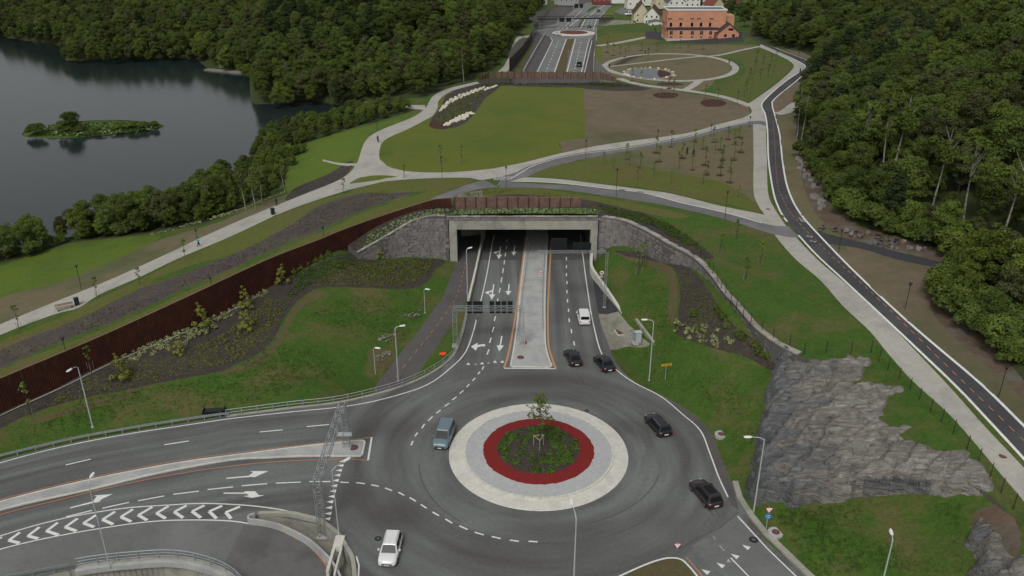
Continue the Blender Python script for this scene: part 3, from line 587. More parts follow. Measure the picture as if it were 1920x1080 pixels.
# --- far cutting
reg('far_shoulder', 'brownasph', '0', [(955,137),(985,100),(1001,66),(1012,62),(1024,62),(1036,74),(1007,137)], smooth=False)
reg('far_verge', 'olive', '0', [(966,137),(978,110),(993,80),(1000,80),(985,112),(974,137)], smooth=False)
reg('far_road', 'farasph', '0', [(1003,137),(1036,76),(1030,68),(1005,62),(985,58),(985,54),(1012,50),(1040,45),(1060,30),(1085,12),(1100,5),(1155,2),(1150,12),(1135,28),(1122,46),(1118,52),(1150,55),(1170,56),(1120,60),(1112,68),(1100,95),(1094,137)], smooth=False)
reg('far_shoulder', 'brownasph', '0', [(1098,137),(1105,76),(1111,72),(1108,100),(1106,137)], smooth=False)
reg('far_median', 'bedgrass', '0', [(1042,137),(1053,100),(1064,73),(1077,73),(1068,100),(1060,137)], smooth=False)
reg('far_median', 'bedgrass', '0', [(1083,51),(1088,40),(1094,33),(1098,33),(1090,51)], smooth=False)
reg('far_median', 'grass', '0', [(1098,24),(1102,18),(1112,12),(1124,11),(1108,20),(1103,24)], smooth=False)
regc('far_verge', 'olive', 'U', [(1130,25),(1150,14),(1190,8),(1185,14),(1155,22),(1148,30),(1132,32)])
reg('town_street', 'palmasph', 'U', [(1030,0),(1060,4),(1100,5),(1200,4),(1240,12),(1240,-6),(1030,-8)], smooth=False)
reg('town_street', 'palmasph', 'U', [(1152,22),(1165,14),(1190,11),(1210,10),(1206,18),(1190,26),(1165,27)], smooth=False)

# lake outline
LAKE = [P(a, b, -2) for a, b in [(-500,50),(-300,58),(0,65),(17,72),(73,79),(122,87),(123,113),(160,115),(187,113),(233,110),(317,108),(367,110),(387,127),(413,132),(467,142),(470,187),(477,196),(500,195),(550,188),(593,189),(633,197),(662,203),(668,212),(650,228),(560,237),(490,260),(470,300),(430,340),(330,390),(250,415),(150,440),(60,462),(0,470),(-300,530),(-900,620)]]
ISLE = [P(a, b, -2) for a, b in cr([(42,250),(60,243),(95,237),(130,229),(200,225),(260,227),(300,233),(303,240),(250,247),(200,253),(140,258),(100,259),(50,257)], 3, True)]

# ---------------------------------------------------------------- one sheet of land cut along every outline
def densify(poly, step):
    out = []; n = len(poly)
    for i in range(n):
        a, b = poly[i], poly[(i + 1) % n]; L = math.hypot(b[0] - a[0], b[1] - a[1]); k = max(1, int(L / step(0.5 * (a[0] + b[0]), 0.5 * (a[1] + b[1]))))
        for j in range(k): out.append((a[0] + (b[0] - a[0]) * j / k, a[1] + (b[1] - a[1]) * j / k))
    return out
def stepf(x, y): return 1.6 if y < 170 else (2.6 if y < 300 else 8)
cv, ce = [], []
def addpoly(poly):
    poly = densify(poly, stepf); k = len(cv); n = len(poly)
    for p in poly: cv.append(Vector((p[0], p[1])))
    for i in range(n): ce.append((k + i, k + (i + 1) % n))
for r in REG: addpoly(r[3])
for z in (LZ, FZP, BZ, LAKE, ISLE): addpoly(z)
addpoly([(-1500, 0), (1500, 0), (1500, 2600), (-1500, 2600)])
rg = random.Random(3)
def gridpts(x0, x1, y0, y1, s):
    ny = int((y1 - y0) / s)
    for j in range(ny):
        for i in range(int((x1 - x0) / s)):
            x = x0 + (i + .5 * (j % 2)) * s + rg.uniform(-.2, .2) * s; y = y0 + j * s + rg.uniform(-.2, .2) * s
            if abs(x) < .68 * (y + 60) + 25: cv.append(Vector((x, y)))
gridpts(-130, 130, 55, 170, 1.7); gridpts(-220, 240, 170, 320, 3.0); gridpts(-420, 420, 320, 620, 7); gridpts(-1000, 1000, 620, 1600, 40)
res = delaunay_2d_cdt(cv, ce, [], 0, 1e-3, False)
V2 = np.array([(v.x, v.y) for v in res[0]]); T = np.array([f for f in res[2] if len(f) == 3])
cx = V2[T].mean(1); n = len(T)
zone = zone_at(cx[:, 0], cx[:, 1]); cls = np.full(n, -1)
inlake = pip(cx[:, 0], cx[:, 1], LAKE) & ~pip(cx[:, 0], cx[:, 1], ISLE)
for i, r in enumerate(REG):
    ins = pip(cx[:, 0], cx[:, 1], r[3])
    if r[2] == 'U': ins &= (zone == 'U')
    elif r[2] == 'L': ins &= (zone == 'L')
    cls[ins] = i
isle = pip(cx[:, 0], cx[:, 1], ISLE)
rz = np.array([r[2] for r in REG] + ['?'])
fz = np.where(cls >= 0, rz[cls], zone); fz = np.where(fz == '?', zone, fz)
hole = np.zeros(n, bool)
# heights of every vertex in every zone
ZH = {k: np.asarray(f(V2[:, 0], V2[:, 1])) for k, f in ZF.items()}
onlake = np.zeros(len(V2), bool); lt = np.unique(T[inlake]); nt_ = np.unique(T[~inlake]); onlake[np.intersect1d(lt, nt_)] = True
isv = np.zeros(len(V2), bool); isv[np.unique(T[isle])] = True
dI = dpoly(V2[isv][:, 0], V2[isv][:, 1], np.array(ISLE + [ISLE[0]]))
ZH['U'][isv] = -2.15 + .9 * sstep(dI / 4)
ZH['U'][onlake] = -2.2
micro = np.array([noise.noise(Vector((x * .11, y * .11, 0))) * .35 + noise.noise(Vector((x * .45, y * .45, 3))) * .10 if y < 420 else 0. for x, y in V2])
grassy = {'grass', 'bedgrass', 'forestfloor', 'bank', 'dirt'}
hard = np.zeros(len(V2), bool)
hardm = {'gravel', 'asph', 'bike', 'bikepale', 'brownasph', 'palmasph', 'slab', 'sett', 'darkpad', 'pad', 'capstone', 'water'}
for i, r in enumerate(REG):
    if r[1] in hardm: hard[np.unique(T[cls == i])] = True
ub = np.zeros(len(V2), bool); ub[np.intersect1d(np.unique(T[zone == 'U']), np.unique(T[zone == 'L']))] = True
soft = ~hard & ~ub & ~onlake & ~isv
ZH['U'] = ZH['U'] + micro * soft; 
nearroad = sstep((np.minimum(dpoly(V2[:, 0], V2[:, 1], RD), dpoly(V2[:, 0], V2[:, 1], RD2)) - 1) / 4)
ZH['L'] = ZH['L'] + micro * soft * nearroad
def surf(name, tri, z, mat, extra=None):
    u, inv = np.unique(tri.ravel(), return_inverse=True); f = inv.reshape(-1, 3)
    v = np.c_[V2[u], z[u]]
    me = npmesh(name, v, f, mat); me.polygons.foreach_set('use_smooth', np.ones(len(me.polygons), bool))
    o = link(bpy.data.objects.new(name, me)); o['kind'] = 'structure'
    return o, u
groups = {}
for i, r in enumerate(REG): groups.setdefault((r[0], r[1], r[2]), []).append(i)
for (nm, mat, zn), ids in groups.items():
    sel = np.isin(cls, ids) & ~inlake
    if nm not in ('road',): sel &= ~hole
    else: pass
    if not sel.any(): continue
    o, u = surf(nm, T[sel], ZH[zn] if zn in ZH else ZH['U'], mat)
    if mat == 'asph':
        x, y = V2[u][:, 0], V2[u][:, 1]
        r_ = np.hypot(x - RC[0], y - RC[1]); th = np.arctan2(y - RC[1], x - RC[0])
        far = y > 250
        ax = x - np.interp(y, [97, 110, 130, 150, 330, 450], [0, .5, 1.0, 0.2, 0, 0])
        side = dpoly(x, y, RD)
        ws = sstep((-x - 17) / 12) * (y < 115)
        wl = np.where(ws > 0, 0, 1) * sstep((y - 99) / 14) * (1 - ws); ws = ws * sstep((r_ - 16) / 8)
        wr = np.clip(1 - ws - wl, 0, 1)
        dark = np.zeros(len(x))
        for bx, by, sx, sy, am in ((990, 712, 8, 2.6, 1), (1010, 735, 13, 2.0, .5), (735, 965, 5.5, 3.5, .9), (660, 935, 4, 4, .8), (1080, 1010, 10, 3.5, .55), (930, 1050, 9, 3, .6), (1250, 980, 5, 3, .5), (720, 800, 7, 2.5, .6), (905, 640, 1.2, 8, .4)):
            qx, qy = P(bx, by); dark = np.maximum(dark, am * np.exp(-((x - qx) / sx) ** 2 - ((y - qy) / sy) ** 2))
        for k_, vec in (('flow_ring', np.c_[r_ * .42, np.cos(th) * .9, np.sin(th) * .9]), ('flow_lane', np.c_[ax * .62, y * .012, 3 + 0 * x]), ('flow_side', np.c_[side * .55, x * .02, 9 + 0 * x]), ('flow_w', np.c_[wr, wl, ws]), ('flow_dark', np.c_[dark, dark, dark])):
            at = o.data.attributes.new(k_, 'FLOAT_VECTOR', 'POINT'); at.data.foreach_set('vector', vec.astype(np.float32).ravel())
defsel = (cls < 0) & ~inlake & ~hole
for zn, nm in (('U', 'ground'), ('L', 'ground_slope'), ('B', 'ground_bank'), ('0', 'ground_far')):
    s_ = defsel & (zone == zn)
    if s_.any(): surf(nm, T[s_], ZH[zn], 'grass' if zn != '0' else 'brownasph')
# faces that close the steps between levels
key = {}
sk = MB(); sk2 = MB(); sk3 = MB(); okf = ~inlake & ~hole
for ti in np.nonzero(okf)[0]:
    t = T[ti]
    for a, b in ((t[0], t[1]), (t[1], t[2]), (t[2], t[0])):
        k = (min(a, b), max(a, b)); key.setdefault(k, []).append(ti)
for (a, b), l in key.items():
    mx_, my_ = V2[a] * .5 + V2[b] * .5
    if -11.7 < mx_ < 16 and 147 < my_ < 153: continue      # the mouth of the tunnel
    if len(l) == 2 and fz[l[0]] != fz[l[1]]:
        h0, h1 = ZH[fz[l[0]]], ZH[fz[l[1]]]
        if abs(h0[a] - h1[a]) > .01 or abs(h0[b] - h1[b]) > .01:
            (sk3 if 'B' in (fz[l[0]], fz[l[1]]) else sk2 if 'L' in (fz[l[0]], fz[l[1]]) and 'U' in (fz[l[0]], fz[l[1]]) else sk).add([(*V2[a], h0[a]), (*V2[b], h0[b]), (*V2[b], h1[b]), (*V2[a], h1[a])], [(0, 1, 2, 3)])
tag(sk.build('embankment', 'conc'), kind='structure'); tag(sk2.build('earth_bank', 'joint'), kind='structure'); tag(sk3.build('earth_bank', 'joint'), kind='structure')
# lake
lk = MB(); big = [(-1400, 60), (20, 60), (60, 700), (-1400, 1000)]
me = npmesh('lake', np.array([(-900, 90, -2), (-18, 90, -2), (-18, 620, -2), (-900, 620, -2)], float), np.array([[0, 1, 2, 3]]), 'water')
# only the outline of the lake itself
sel = inlake; u, inv = np.unique(T[sel].ravel(), return_inverse=True)
bpy.data.meshes.remove(me); me = npmesh('lake', np.c_[V2[u], np.full(len(u), -2.0)], inv.reshape(-1, 3), 'water')
tag(link(bpy.data.objects.new('lake', me)), kind='structure')

# ---------------------------------------------------------------- markings and kerbed islands
def PW(pts, z=0.0): return [P(a, b, z) for a, b in pts]
def ribbon(mb, pts, w, z=.012, f=None):
    n = len(pts); vs = []
    for i in range(n):
        a = Vector(pts[max(i - 1, 0)][:2]); b = Vector(pts[min(i + 1, n - 1)][:2]); t = b - a
        if t.length < 1e-6: t = Vector((1, 0))
        t.normalize(); nn = Vector((-t.y, t.x)) * w / 2; p = Vector(pts[i][:2])
        for q in (p + nn, p - nn):
            vs.append((q.x, q.y, z if f is None else float(f([q.x], [q.y])[0]) + z))
    mb.add(vs, [(2 * i, 2 * i + 1, 2 * i + 3, 2 * i + 2) for i in range(n - 1)])
def along(pts, step):
    """points every step metres along a polyline, with the running length"""
    out = []; d = 0.0; nxt = 0.0
    for a, b in zip(pts[:-1], pts[1:]):
        L = math.dist(a[:2], b[:2])
        while nxt <= d + L + 1e-9 and L > 0:
            t = (nxt - d) / L; out.append(tuple(a[i] + (b[i] - a[i]) * t for i in range(len(a)))); nxt += step
        d += L
    return out
def dashes(mb, pts, on, off, w, z=.012, f=None, phase=0.0):
    fine = along(pts, .25); k = 0; per = on + off; cur = []
    for i, p in enumerate(fine):
        s = (i * .25 + phase) % per
        if s < on: cur.append(p)
        else:
            if len(cur) > 1: ribbon(mb, cur[::2] + ([cur[-1]] if len(cur) % 2 == 0 else []), w, z, f)
            cur = []
    if len(cur) > 1: ribbon(mb, cur, w, z, f)
def S_(mb, name, mat): return tag(mb.build(name, mat), kind='structure')
m = MB()
LEFTLINE = [(-200,930),(0,868),(120,837),(233,815),(330,800),(433,785),(540,773),(647,762),(723,747),(800,722),(847,688),(873,660),(888,620),(895,590),(905,550),(913,513),(918,485),(923,457),(927,440)]
ribbon(m, PW(cr(LEFTLINE, 4)), .17); S_(m, 'edge_line', 'white')
m = MB(); ribbon(m, PW(cr([(1088,440),(1092,472),(1102,547),(1113,610),(1130,667),(1160,697),(1190,718),(1240,744),(1280,777),(1313,807),(1330,847),(1347,893),(1365,932)], 5)), .17)
ribbon(m, PW([(1383,968),(1440,1030),(1492,1080),(1600,1190)]), .17); ribbon(m, PW([(1370,1046),(1403,1080),(1470,1150)]), .15); S_(m, 'edge_line', 'white')
m = MB(); ribbon(m, PW(cr([(1100,1110),(1167,1078),(1207,1060),(1235,1050),(1257,1046),(1277,1049),(1290,1060),(1307,1080),(1340,1125)], 4)), .2); S_(m, 'edge_line', 'white')
m = MB(); ribbon(m, PW([(1287,1045),(1300,1060),(1318,1082),(1350,1120)]), .14); S_(m, 'median_line', 'orange')
m = MB(); ribbon(m, PW(cr([(-100,1035),(0,1005),(67,985),(143,967),(233,953),(317,947),(383,944),(467,948),(533,957),(597,973)], 4)), .17)
ribbon(m, PW(cr([(-100,1060),(0,1030),(83,1010),(187,991),(283,978),(367,975),(433,977),(467,982)], 4)), .17); ribbon(m, PW([(668,1043),(673,1060),(672,1082),(668,1120)]), .15); S_(m, 'edge_line', 'white')
m = MB()
T_ = lambda x, y: (x / 3, 720 + y / 3)
for (tx, ty), (ux, uy), (bx, by) in zip([(50,880),(157,855),(262,827),(367,805),(470,783),(577,763),(680,748),(778,738),(880,727),(980,720),(1080,717),(1177,717),(1270,722)],
        [(112,835),(222,805),(325,780),(437,757),(542,737),(648,718),(748,705),(857,692),(948,688),(1050,683),(1150,683),(1250,685),(1350,690)],
        [(110,895),(215,870),(330,850),(430,828),(530,805),(637,790),(738,775),(828,767),(932,757),(1030,753),(1130,753),(1218,757),(1300,758)]):
    a, b, c = P(*T_(tx, ty)), P(*T_(ux, uy)), P(*T_(bx, by))
    ribbon(m, [a, b], .38, .014); ribbon(m, [a, c], .38, .016)
ribbon(m, [P(0, 1008.5), P(4, 1008)], .3, .014); S_(m, 'chevron_marking', 'white')
m = MB()
DL = [((123,872),(170,861)),((308,834),(354,827)),((487,810),(530,806)),((575,800),(617,796)),((124,969),(173,957)),((192,953),(242,942)),((259,939),(308,930)),((325,927),(373,921)),((389,918),(437,913)),((453,911),(501,907)),((517,906),(564,904)),((580,903),(620,903)),
 ((638,904),(654,905)),((668,905),(684,907)),((696,909),(710,912)),((722,915),(735,920)),((747,923),(758,929)),((768,933),(780,940)),((789,946),(800,953)),((811,960),(823,967)),((835,973),(848,981)),((861,986),(877,993)),((890,998),(907,1003)),((922,1006),(939,1010)),((956,1013),(973,1015)),((991,1015),(1008,1016)),
 ((771,835),(774,827)),((778,818),(783,811)),((791,803),(796,795)),((803,789),(811,781)),((818,775),(826,769)),((834,762),(842,756)),((848,750),(856,744)),((862,738),(869,732)),((875,726),(880,720)),((886,714),(891,709)),((896,702),(900,697)),((904,693),(907,687)),
 ((913,665),(917,655)),((918,643),(921,633)),((923,623),(926,613)),((927,602),(929,593)),((932,570),(933.5,560)),((936,549),(938,540)),((939.5,530),(941,520)),((942.5,512),(944,503)),((945,496),(946,488)),((947,481),(948,474)),((949,467),(950,461)),((950.5,454),(951,449)),
 ((1062,482),(1062,488)),((1062,497),(1062,503)),((1062,512),(1062,518)),((1063,527),(1063,533)),((1063,544),(1063,550)),((1064,561),(1064,567)),((1066,579),(1066,585)),((1067,597),(1067.5,604)),((1071,617),(1072,625)),((1076,640),(1077,648))]
for a, b in DL: ribbon(m, [P(*a), P(*b)], .19)
S_(m, 'lane_dashes', 'white')
m = MB()
for a, b in [((1349,1023),(1358,1033)),((1337,1005),(1342,1012)),((899,568),(893,600))]: ribbon(m, [P(*a), P(*b)], .14)
S_(m, 'faded_dashes', 'worn')
def arrow(name, pts, mat='white'):
    m = MB(); w = [P(*p) for p in pts]; m.add([(x, y, .013) for x, y in w], [tuple(range(len(w)))]); bmq = bmesh.new(); me = m.mesh(name, mat); bmq.from_mesh(me); bmesh.ops.triangulate(bmq, faces=bmq.faces); bmq.to_mesh(me); bmq.free()
    return tag(link(bpy.data.objects.new(name, me)), kind='structure')
q = lambda l: [T_(*p) for p in l]
arrow('turn_arrow', q([(1273,534),(1273,528),(1400,516),(1425,496),(1405,490),(1510,490),(1442,520),(1436,524),(1408,523)]))
arrow('turn_arrow', q([(1258,618),(1258,611),(1372,611),(1378,604),(1436,604),(1455,625),(1488,627),(1420,641),(1368,631),(1400,627),(1388,617)]))
arrow('turn_arrow', q([(395,700),(395,694),(522,661),(545,632),(528,628),(636,619),(572,648),(556,664),(525,669)]))
def straight(x0, y0, x1, y1):
    """arrow painted along the lane from the tail to the tip"""
    a, b = Vector(P(x0, y0)), Vector(P(x1, y1)); t = (b - a); L = t.length; t.normalize(); n = Vector((-t.y, t.x)); h = min(2.2, L * .38)
    o = [a + n * .11, a + t * (L - h) + n * .11, a + t * (L - h) + n * .55, b, a + t * (L - h) - n * .55, a + t * (L - h) - n * .11, a - n * .11]
    m = MB(); m.add([(p.x, p.y, .013) for p in o], [(0, 1, 5, 6), (2, 3, 4)]); return S_(m, 'lane_arrow', 'white')
def leftarm(x, y, s=1):
    a = Vector(P(x, y)); o = [(0, 1.5), (-.75, .55), (-.75, -.15), (0, .6), (-.70, 1.1), (-.70, -.9), (-1.55, .1)]
    m = MB(); m.add([(a.x + p[0] * s, a.y + p[1] * s, .0135) for p in o], [(0, 1, 2, 3), (4, 6, 5)]); return S_(m, 'lane_arrow', 'white')
straight(965, 461, 963, 479); straight(954.5, 533, 952.5, 554); straight(941, 630, 936, 659)
straight(939, 462, 935, 486); leftarm(936, 474, .75); straight(926, 533, 921.5, 562); leftarm(923, 549, .85)
m = MB(); a = Vector(P(904, 650)); o = [(-2.3, 0), (-1.0, 1.7), (-1.0, .7), (.55, 1.15), (.65, .15), (-.3, .15), (-1.0, -.4), (-1.2, -1.7)]
m.add([(a.x + p[0] * .75, a.y + p[1] * .75, .013) for p in o], [(0, 1, 2), (0, 2, 6), (0, 6, 7), (2, 3, 5, 6), (3, 4, 5)]); S_(m, 'lane_arrow', 'white')
m = MB()
def tri(x, y, sx, sy, mb, up=(0, 1)):
    c = Vector(P(x, y)); u = Vector(up).normalized(); n = Vector((-u.y, u.x))
    p = [c + n * sx / 2 - u * sy / 2, c - n * sx / 2 - u * sy / 2, c + u * sy / 2]; mb.add([(v.x, v.y, .013) for v in p], [(0, 1, 2)])
for x, y in [(878,682),(904,681),(928,678),(942,678)]: tri(x, y, .6, .7, m)
for x, y in [(638,873),(635,882),(632,891),(629,901),(626,911),(624,921),(621.5,931),(618.5,941),(616.5,952),(615,963),(613,973),(641,865)]: tri(x, y, .6, .75, m, (-1, -.05))
for x, y in [(1398,1025),(1377,1042),(1350,1059),(1322,1071)]: tri(x, y, .65, .85, m, (-.75, .7))
S_(m, 'yield_triangles', 'white')
m = MB()
for x, y in [(892,682),(916,680),(1366,1051)]: tri(x, y, .5, .6, m)
S_(m, 'faded_triangles', 'worn')
# park road lines
m = MB(); RLINE = [(1427,84),(1460,98),(1493,113),(1509,123),(1504,131),(1467,157),(1437,184),(1428,198),(1435,215),(1439,245),(1441,300),(1450,360),(1460,390),(1470,408),(1477,417)]
ribbon(m, along(hits(cr(RLINE, 5), fU), 1.5), .32, .035, fU)
ribbon(m, along(hits(cr([(1497,441),(1533,480),(1587,530),(1680,617),(1788,720),(1848,783),(1921,862),(2010,960)], 5), fU), 1.5), .32, .035, fU)
ribbon(m, along(hits(cr([(1440,84),(1480,100),(1520,115)], 5), fU), 1.5), .25, .035, fU)
ribbon(m, along(hits(cr([(1519,128),(1493,152),(1453,185),(1448,197),(1453,217),(1462,253),(1467,300),(1477,353),(1500,400),(1547,453),(1613,520),(1713,613),(1839,720),(1919,798),(2010,886)], 5), fU), 1.5), .34, .035, fU)
ribbon(m, along(hits(cr([(957,336),(975,325),(1005,309),(1073,291),(1173,278),(1280,259),(1347,241),(1405,229)], 5), fU), 1.5), .22, .035, fU)
ribbon(m, along(hits(cr([(957,340),(1040,343),(1140,354),(1207,362),(1280,381),(1360,399),(1438,421)], 5), fU), 1.5), .22, .035, fU)
S_(m, 'edge_line', 'white')
m = MB(); dashes(m, hits(cr([(1449,225),(1452,260),(1457,340),(1464,365),(1487,405),(1547,468),(1647,561),(1808,718),(1920,827),(2010,920)], 5), fU), 1.2, .8, .10, .035, fU)
dashes(m, [(*hit(a, b, fPath),) for a, b in cr([(880,470),(873,493),(857,553),(827,600),(793,643),(753,693),(738,716)], 5)], 1.1, .9, .10, .035, fPath); S_(m, 'centre_dashes', 'orange')
m = MB()
for x, y in [(1497,410),(1500,414),(1512,443),(1518,452)]:
    p = hit(x, y, fU); ribbon(m, [p, (p[0] + .9, p[1] - .6)], .3, .035, fU); ribbon(m, [(p[0] + .2, p[1] + .5), (p[0] + .7, p[1] - .9)], .15, .036, fU)
for k in range(6):
    a, b = hit(926 + k * 5.5, 338, fU), hit(932 + k * 5.5, 331, fU); ribbon(m, [a, b], .45, .035, fU)
S_(m, 'crossing_marks', 'worn')
# far carriageway lines
m = MB()
for l, w in (([(1007,136),(1036,76),(1032,70)], .3), ([(1039,136),(1062,73)], .35), ([(1063,136),(1079,73)], .35), ([(1090,136),(1103,80),(1106,73)], .3), ([(1096,136),(1110,76)], .3), ([(1061,55),(1085,36),(1098,28)], .4), ([(1088,53),(1098,35),(1118,20),(1135,10)], .4), ([(1112,56),(1119,36),(1135,22)], .3), ([(1053,55),(1072,38),(1090,20)], .3), ([(1003,58),(1045,53),(1055,48)], .3)):
    ribbon(m, [P(a, b) for a, b in l], w, .03)
S_(m, 'edge_line', 'white')
m = MB()
for l in ([(1023,136),(1048,75)], [(1076,136),(1090,76)], [(1062,55),(1085,32)], [(1098,55),(1106,35)], [(1104,55),(1112,35)]): dashes(m, [P(a, b) for a, b in l], 3, 5, .3, .03)
S_(m, 'lane_dashes', 'white')

def island(name, pts, z=.14):
    """kerbed traffic island: a ring of pale kerb round a concrete top"""
    w = [Vector(p) for p in pts]; c = sum(w, Vector((0, 0))) / len(w); n = len(w)
    area = sum(w[i].x * w[(i + 1) % n].y - w[(i + 1) % n].x * w[i].y for i in range(n)); sg = 1 if area > 0 else -1
    inn = []
    for i in range(n):
        t = (w[(i + 1) % n] - w[i - 1]).normalized(); inn.append(w[i] + Vector((-t.y, t.x)) * sg * .22)
    root = empty(name, (c.x, c.y, 0)); root['kind'] = 'structure'
    m = MB(); L = lambda p, zz: (p.x - c.x, p.y - c.y, zz)
    m.add([L(p, 0) for p in w] + [L(p, z) for p in w] + [L(p, z) for p in inn] + [L(p, z - .02) for p in inn], [(i, (i + 1) % n, n + (i + 1) % n, n + i) for i in range(n)] + [(n + i, n + (i + 1) % n, 2 * n + (i + 1) % n, 2 * n + i) for i in range(n)] + [(2 * n + i, 2 * n + (i + 1) % n, 3 * n + (i + 1) % n, 3 * n + i) for i in range(n)])
    o = m.build('kerb', 'paleconc', root); o['kind'] = 'structure'
    m = MB(); m.add([L(p, z - .02) for p in inn], [tuple(range(n))]); me = m.mesh('top', 'slab'); b = bmesh.new(); b.from_mesh(me); bmesh.ops.triangulate(b, faces=b.faces); b.to_mesh(me); b.free()
    o = link(bpy.data.objects.new('paving', me), root); o['kind'] = 'structure'; return root
NE = cr([(956,686),(958,676),(962,655),(968,610),(973,560),(980,500),(987,443)], 4); NW_ = cr([(1036,686),(1030,672),(1024,645),(1023,600),(1023,560),(1025,500),(1028,443)], 4)
fl = lambda p: p
isl = [fl(P(*p)) for p in NE] + [fl(P(*p)) for p in NW_[::-1]]
isl = isl[:1] + isl[1:-1] + isl[-1:] + [P(1033, 689), P(1028, 690), P(995, 689.5), P(962, 689), P(957, 688)]
island('traffic_island', isl)
WA = cr([(-200,1003),(0,941),(167,900),(333,868),(467,850),(560,838),(633,830),(672,826)], 4); WB = cr([(-200,1020),(0,958),(167,920),(300,888),(433,864),(500,860),(567,857),(640,857),(672,857)], 4)
island('traffic_island', [P(*p) for p in WA] + [P(682, 826), P(686, 830), P(681, 853), P(676, 857)] + [P(*p) for p in WB[::-1]])
m = MB(); ribbon(m, [fl(P(*p)) for p in cr([(945,690),(953,665),(960,630),(967,590),(973,547),(980,490),(985,445)], 4)], .30)
ribbon(m, [fl(P(*p)) for p in cr([(1042,691),(1032,663),(1028,643),(1027,600),(1028,560),(1031,500),(1034,445)], 4)], .30)
S_(m, 'median_line', 'yellowline')
m = MB(); ribbon(m, PW(cr([(-200,1000),(0,937),(167,896),(333,864),(467,846),(633,827),(697,820)], 4)), .13); ribbon(m, PW(cr([(-200,1026),(0,965),(100,940),(233,908),(367,883),(500,867),(633,861),(690,863)], 4)), .14); S_(m, 'median_line', 'orange')
m = MB(); ribbon(m, PW([(697,820),(690,863)]), .22, .014); ribbon(m, PW([(945,690.5),(1042,691.5)]), .22, .014); S_(m, 'island_end_line', 'white')
m = MB(); ribbon(m, [(*P(a, b, -.2),) for a, b in cr([(480,983),(515,991.5),(560,1010)], 4)], .16, .02, fRamp); ribbon(m, [(*P(a, b, -.4),) for a, b in cr([(570,1015),(590,1030),(607,1047),(617,1062)], 4)], .16, .02, fRamp); S_(m, 'median_line', 'orange')

# ---------------------------------------------------------------- roundabout centre
def roundabout(cx_, cy_, k=1.0, label='', far=False):
    root = empty('roundabout_island', (cx_, cy_, 0), 0, label, 'roundabout island')
    def ring(nm, prof, mat, n=96, jit=0.0):
        m = MB(); vs = []; c = len(prof)
        for i in range(n):
            q = 2 * math.pi * i / n
            for j, (r, z) in enumerate(prof):
                rr = (r + (rnd.uniform(-jit, jit) if j in (0, c - 1) else 0)) * k; vs.append((rr * math.cos(q), rr * math.sin(q), z))
        m.add(vs, [(i * c + j, ((i + 1) % n) * c + j, ((i + 1) % n) * c + j + 1, i * c + j + 1) for i in range(n) for j in range(c - 1)])
        return m.build(nm, mat, root)
    ring('concrete_apron', [(11.12, 0), (11.08, .06), (9.3, .20)], 'paleconc')
    if far: ring('kerb_ring', [(9.3, .18), (9.28, .32), (9.05, .34), (9.03, .28)], 'paleconc')
    else:
        ks = MB(); w_ = 9.17 * 2 * math.pi / 58 / 2 - .02; ks.box(-w_, -.13, .1, w_, .13, .34); ksm = ks.mesh('kerb_stone', 'paleconc')
        for i in range(58): q = 2 * math.pi * i / 58; inst('kerb_stone', ksm, root, (9.17 * math.cos(q), 9.17 * math.sin(q), rnd.uniform(-.012, .012)), (0, 0, q + math.pi / 2))
    if not far: ring('sett_ring', [(9.04, .285), (8, .34), (6.8, .42)], 'sett')
    else: ring('sett_ring', [(9.04, .285), (7.4, .4)], 'paleconc')
    ring('red_gravel_ring', [(6.92 if not far else 7.4, .40), (6.8, .46), (5.1 if not far else .1, .58)], 'redstone' if not far else 'manhole', jit=.07)
    if not far:
        ring('planting_soil', [(5.22, .56), (4, .68), (2, .8), (0.01, .84)], 'mulch', jit=.08)
    return root
roundabout(*RC, 1.0, 'large round traffic island with pale apron, red gravel ring and green planted middle')
fx, fy = P(1075.6, 62); roundabout(fx, fy, 1.02, 'distant round traffic island with red disc beyond the tunnel', True)

# ---------------------------------------------------------------- tunnel mouth, tunnel, stone walls
X0, X1 = -11.8, 16.1
po = empty('tunnel_portal', ((X0 + X1) / 2, PORT_Y, 0), 0, 'wide pale concrete tunnel mouth over the road below the wooden fence', 'tunnel portal'); ox = -(X0 + X1) / 2
m = MB(); m.box(X0 + ox, 0, 6.5, X1 + ox, 1.0, 8.43); m.box(X0 + ox, .02, 6.5, X1 + ox, .8, 6.52); m.build('header', 'conc', po)
m = MB(); m.box(X0 + ox, .003, -.4, X0 + 1.4 + ox, 1.2, 6.5); m.build('pier', 'conc', po)
m = MB(); m.box(X1 - 1.3 + ox, .003, -.4, X1 + ox, 1.2, 6.5); m.build('pier', 'conc', po)
m = MB(); 
for x in np.arange(X0, X1, 3.5): m.box(x + ox + .02, -.004, 6.52, x + ox + .045, .01, 8.43)
tag(m.build('joint_line', 'joint', po), kind='stuff')
def sbox(name, mat, *a): m = MB(); m.box(*a); return tag(m.build(name, mat), kind='structure')
sbox('tunnel_floor', 'asph', X0 + 1.0, 148.4, -.4, X1 - 1.0, 276, -.002)
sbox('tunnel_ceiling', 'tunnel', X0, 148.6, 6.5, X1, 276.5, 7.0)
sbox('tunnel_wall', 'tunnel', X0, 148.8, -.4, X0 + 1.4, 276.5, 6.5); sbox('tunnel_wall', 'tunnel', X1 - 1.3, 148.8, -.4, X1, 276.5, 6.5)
sbox('median_kerb', 'slab', P(987, 443)[0], P(987, 443)[1] + .05, 0, P(1028, 443)[0], 230, .12)
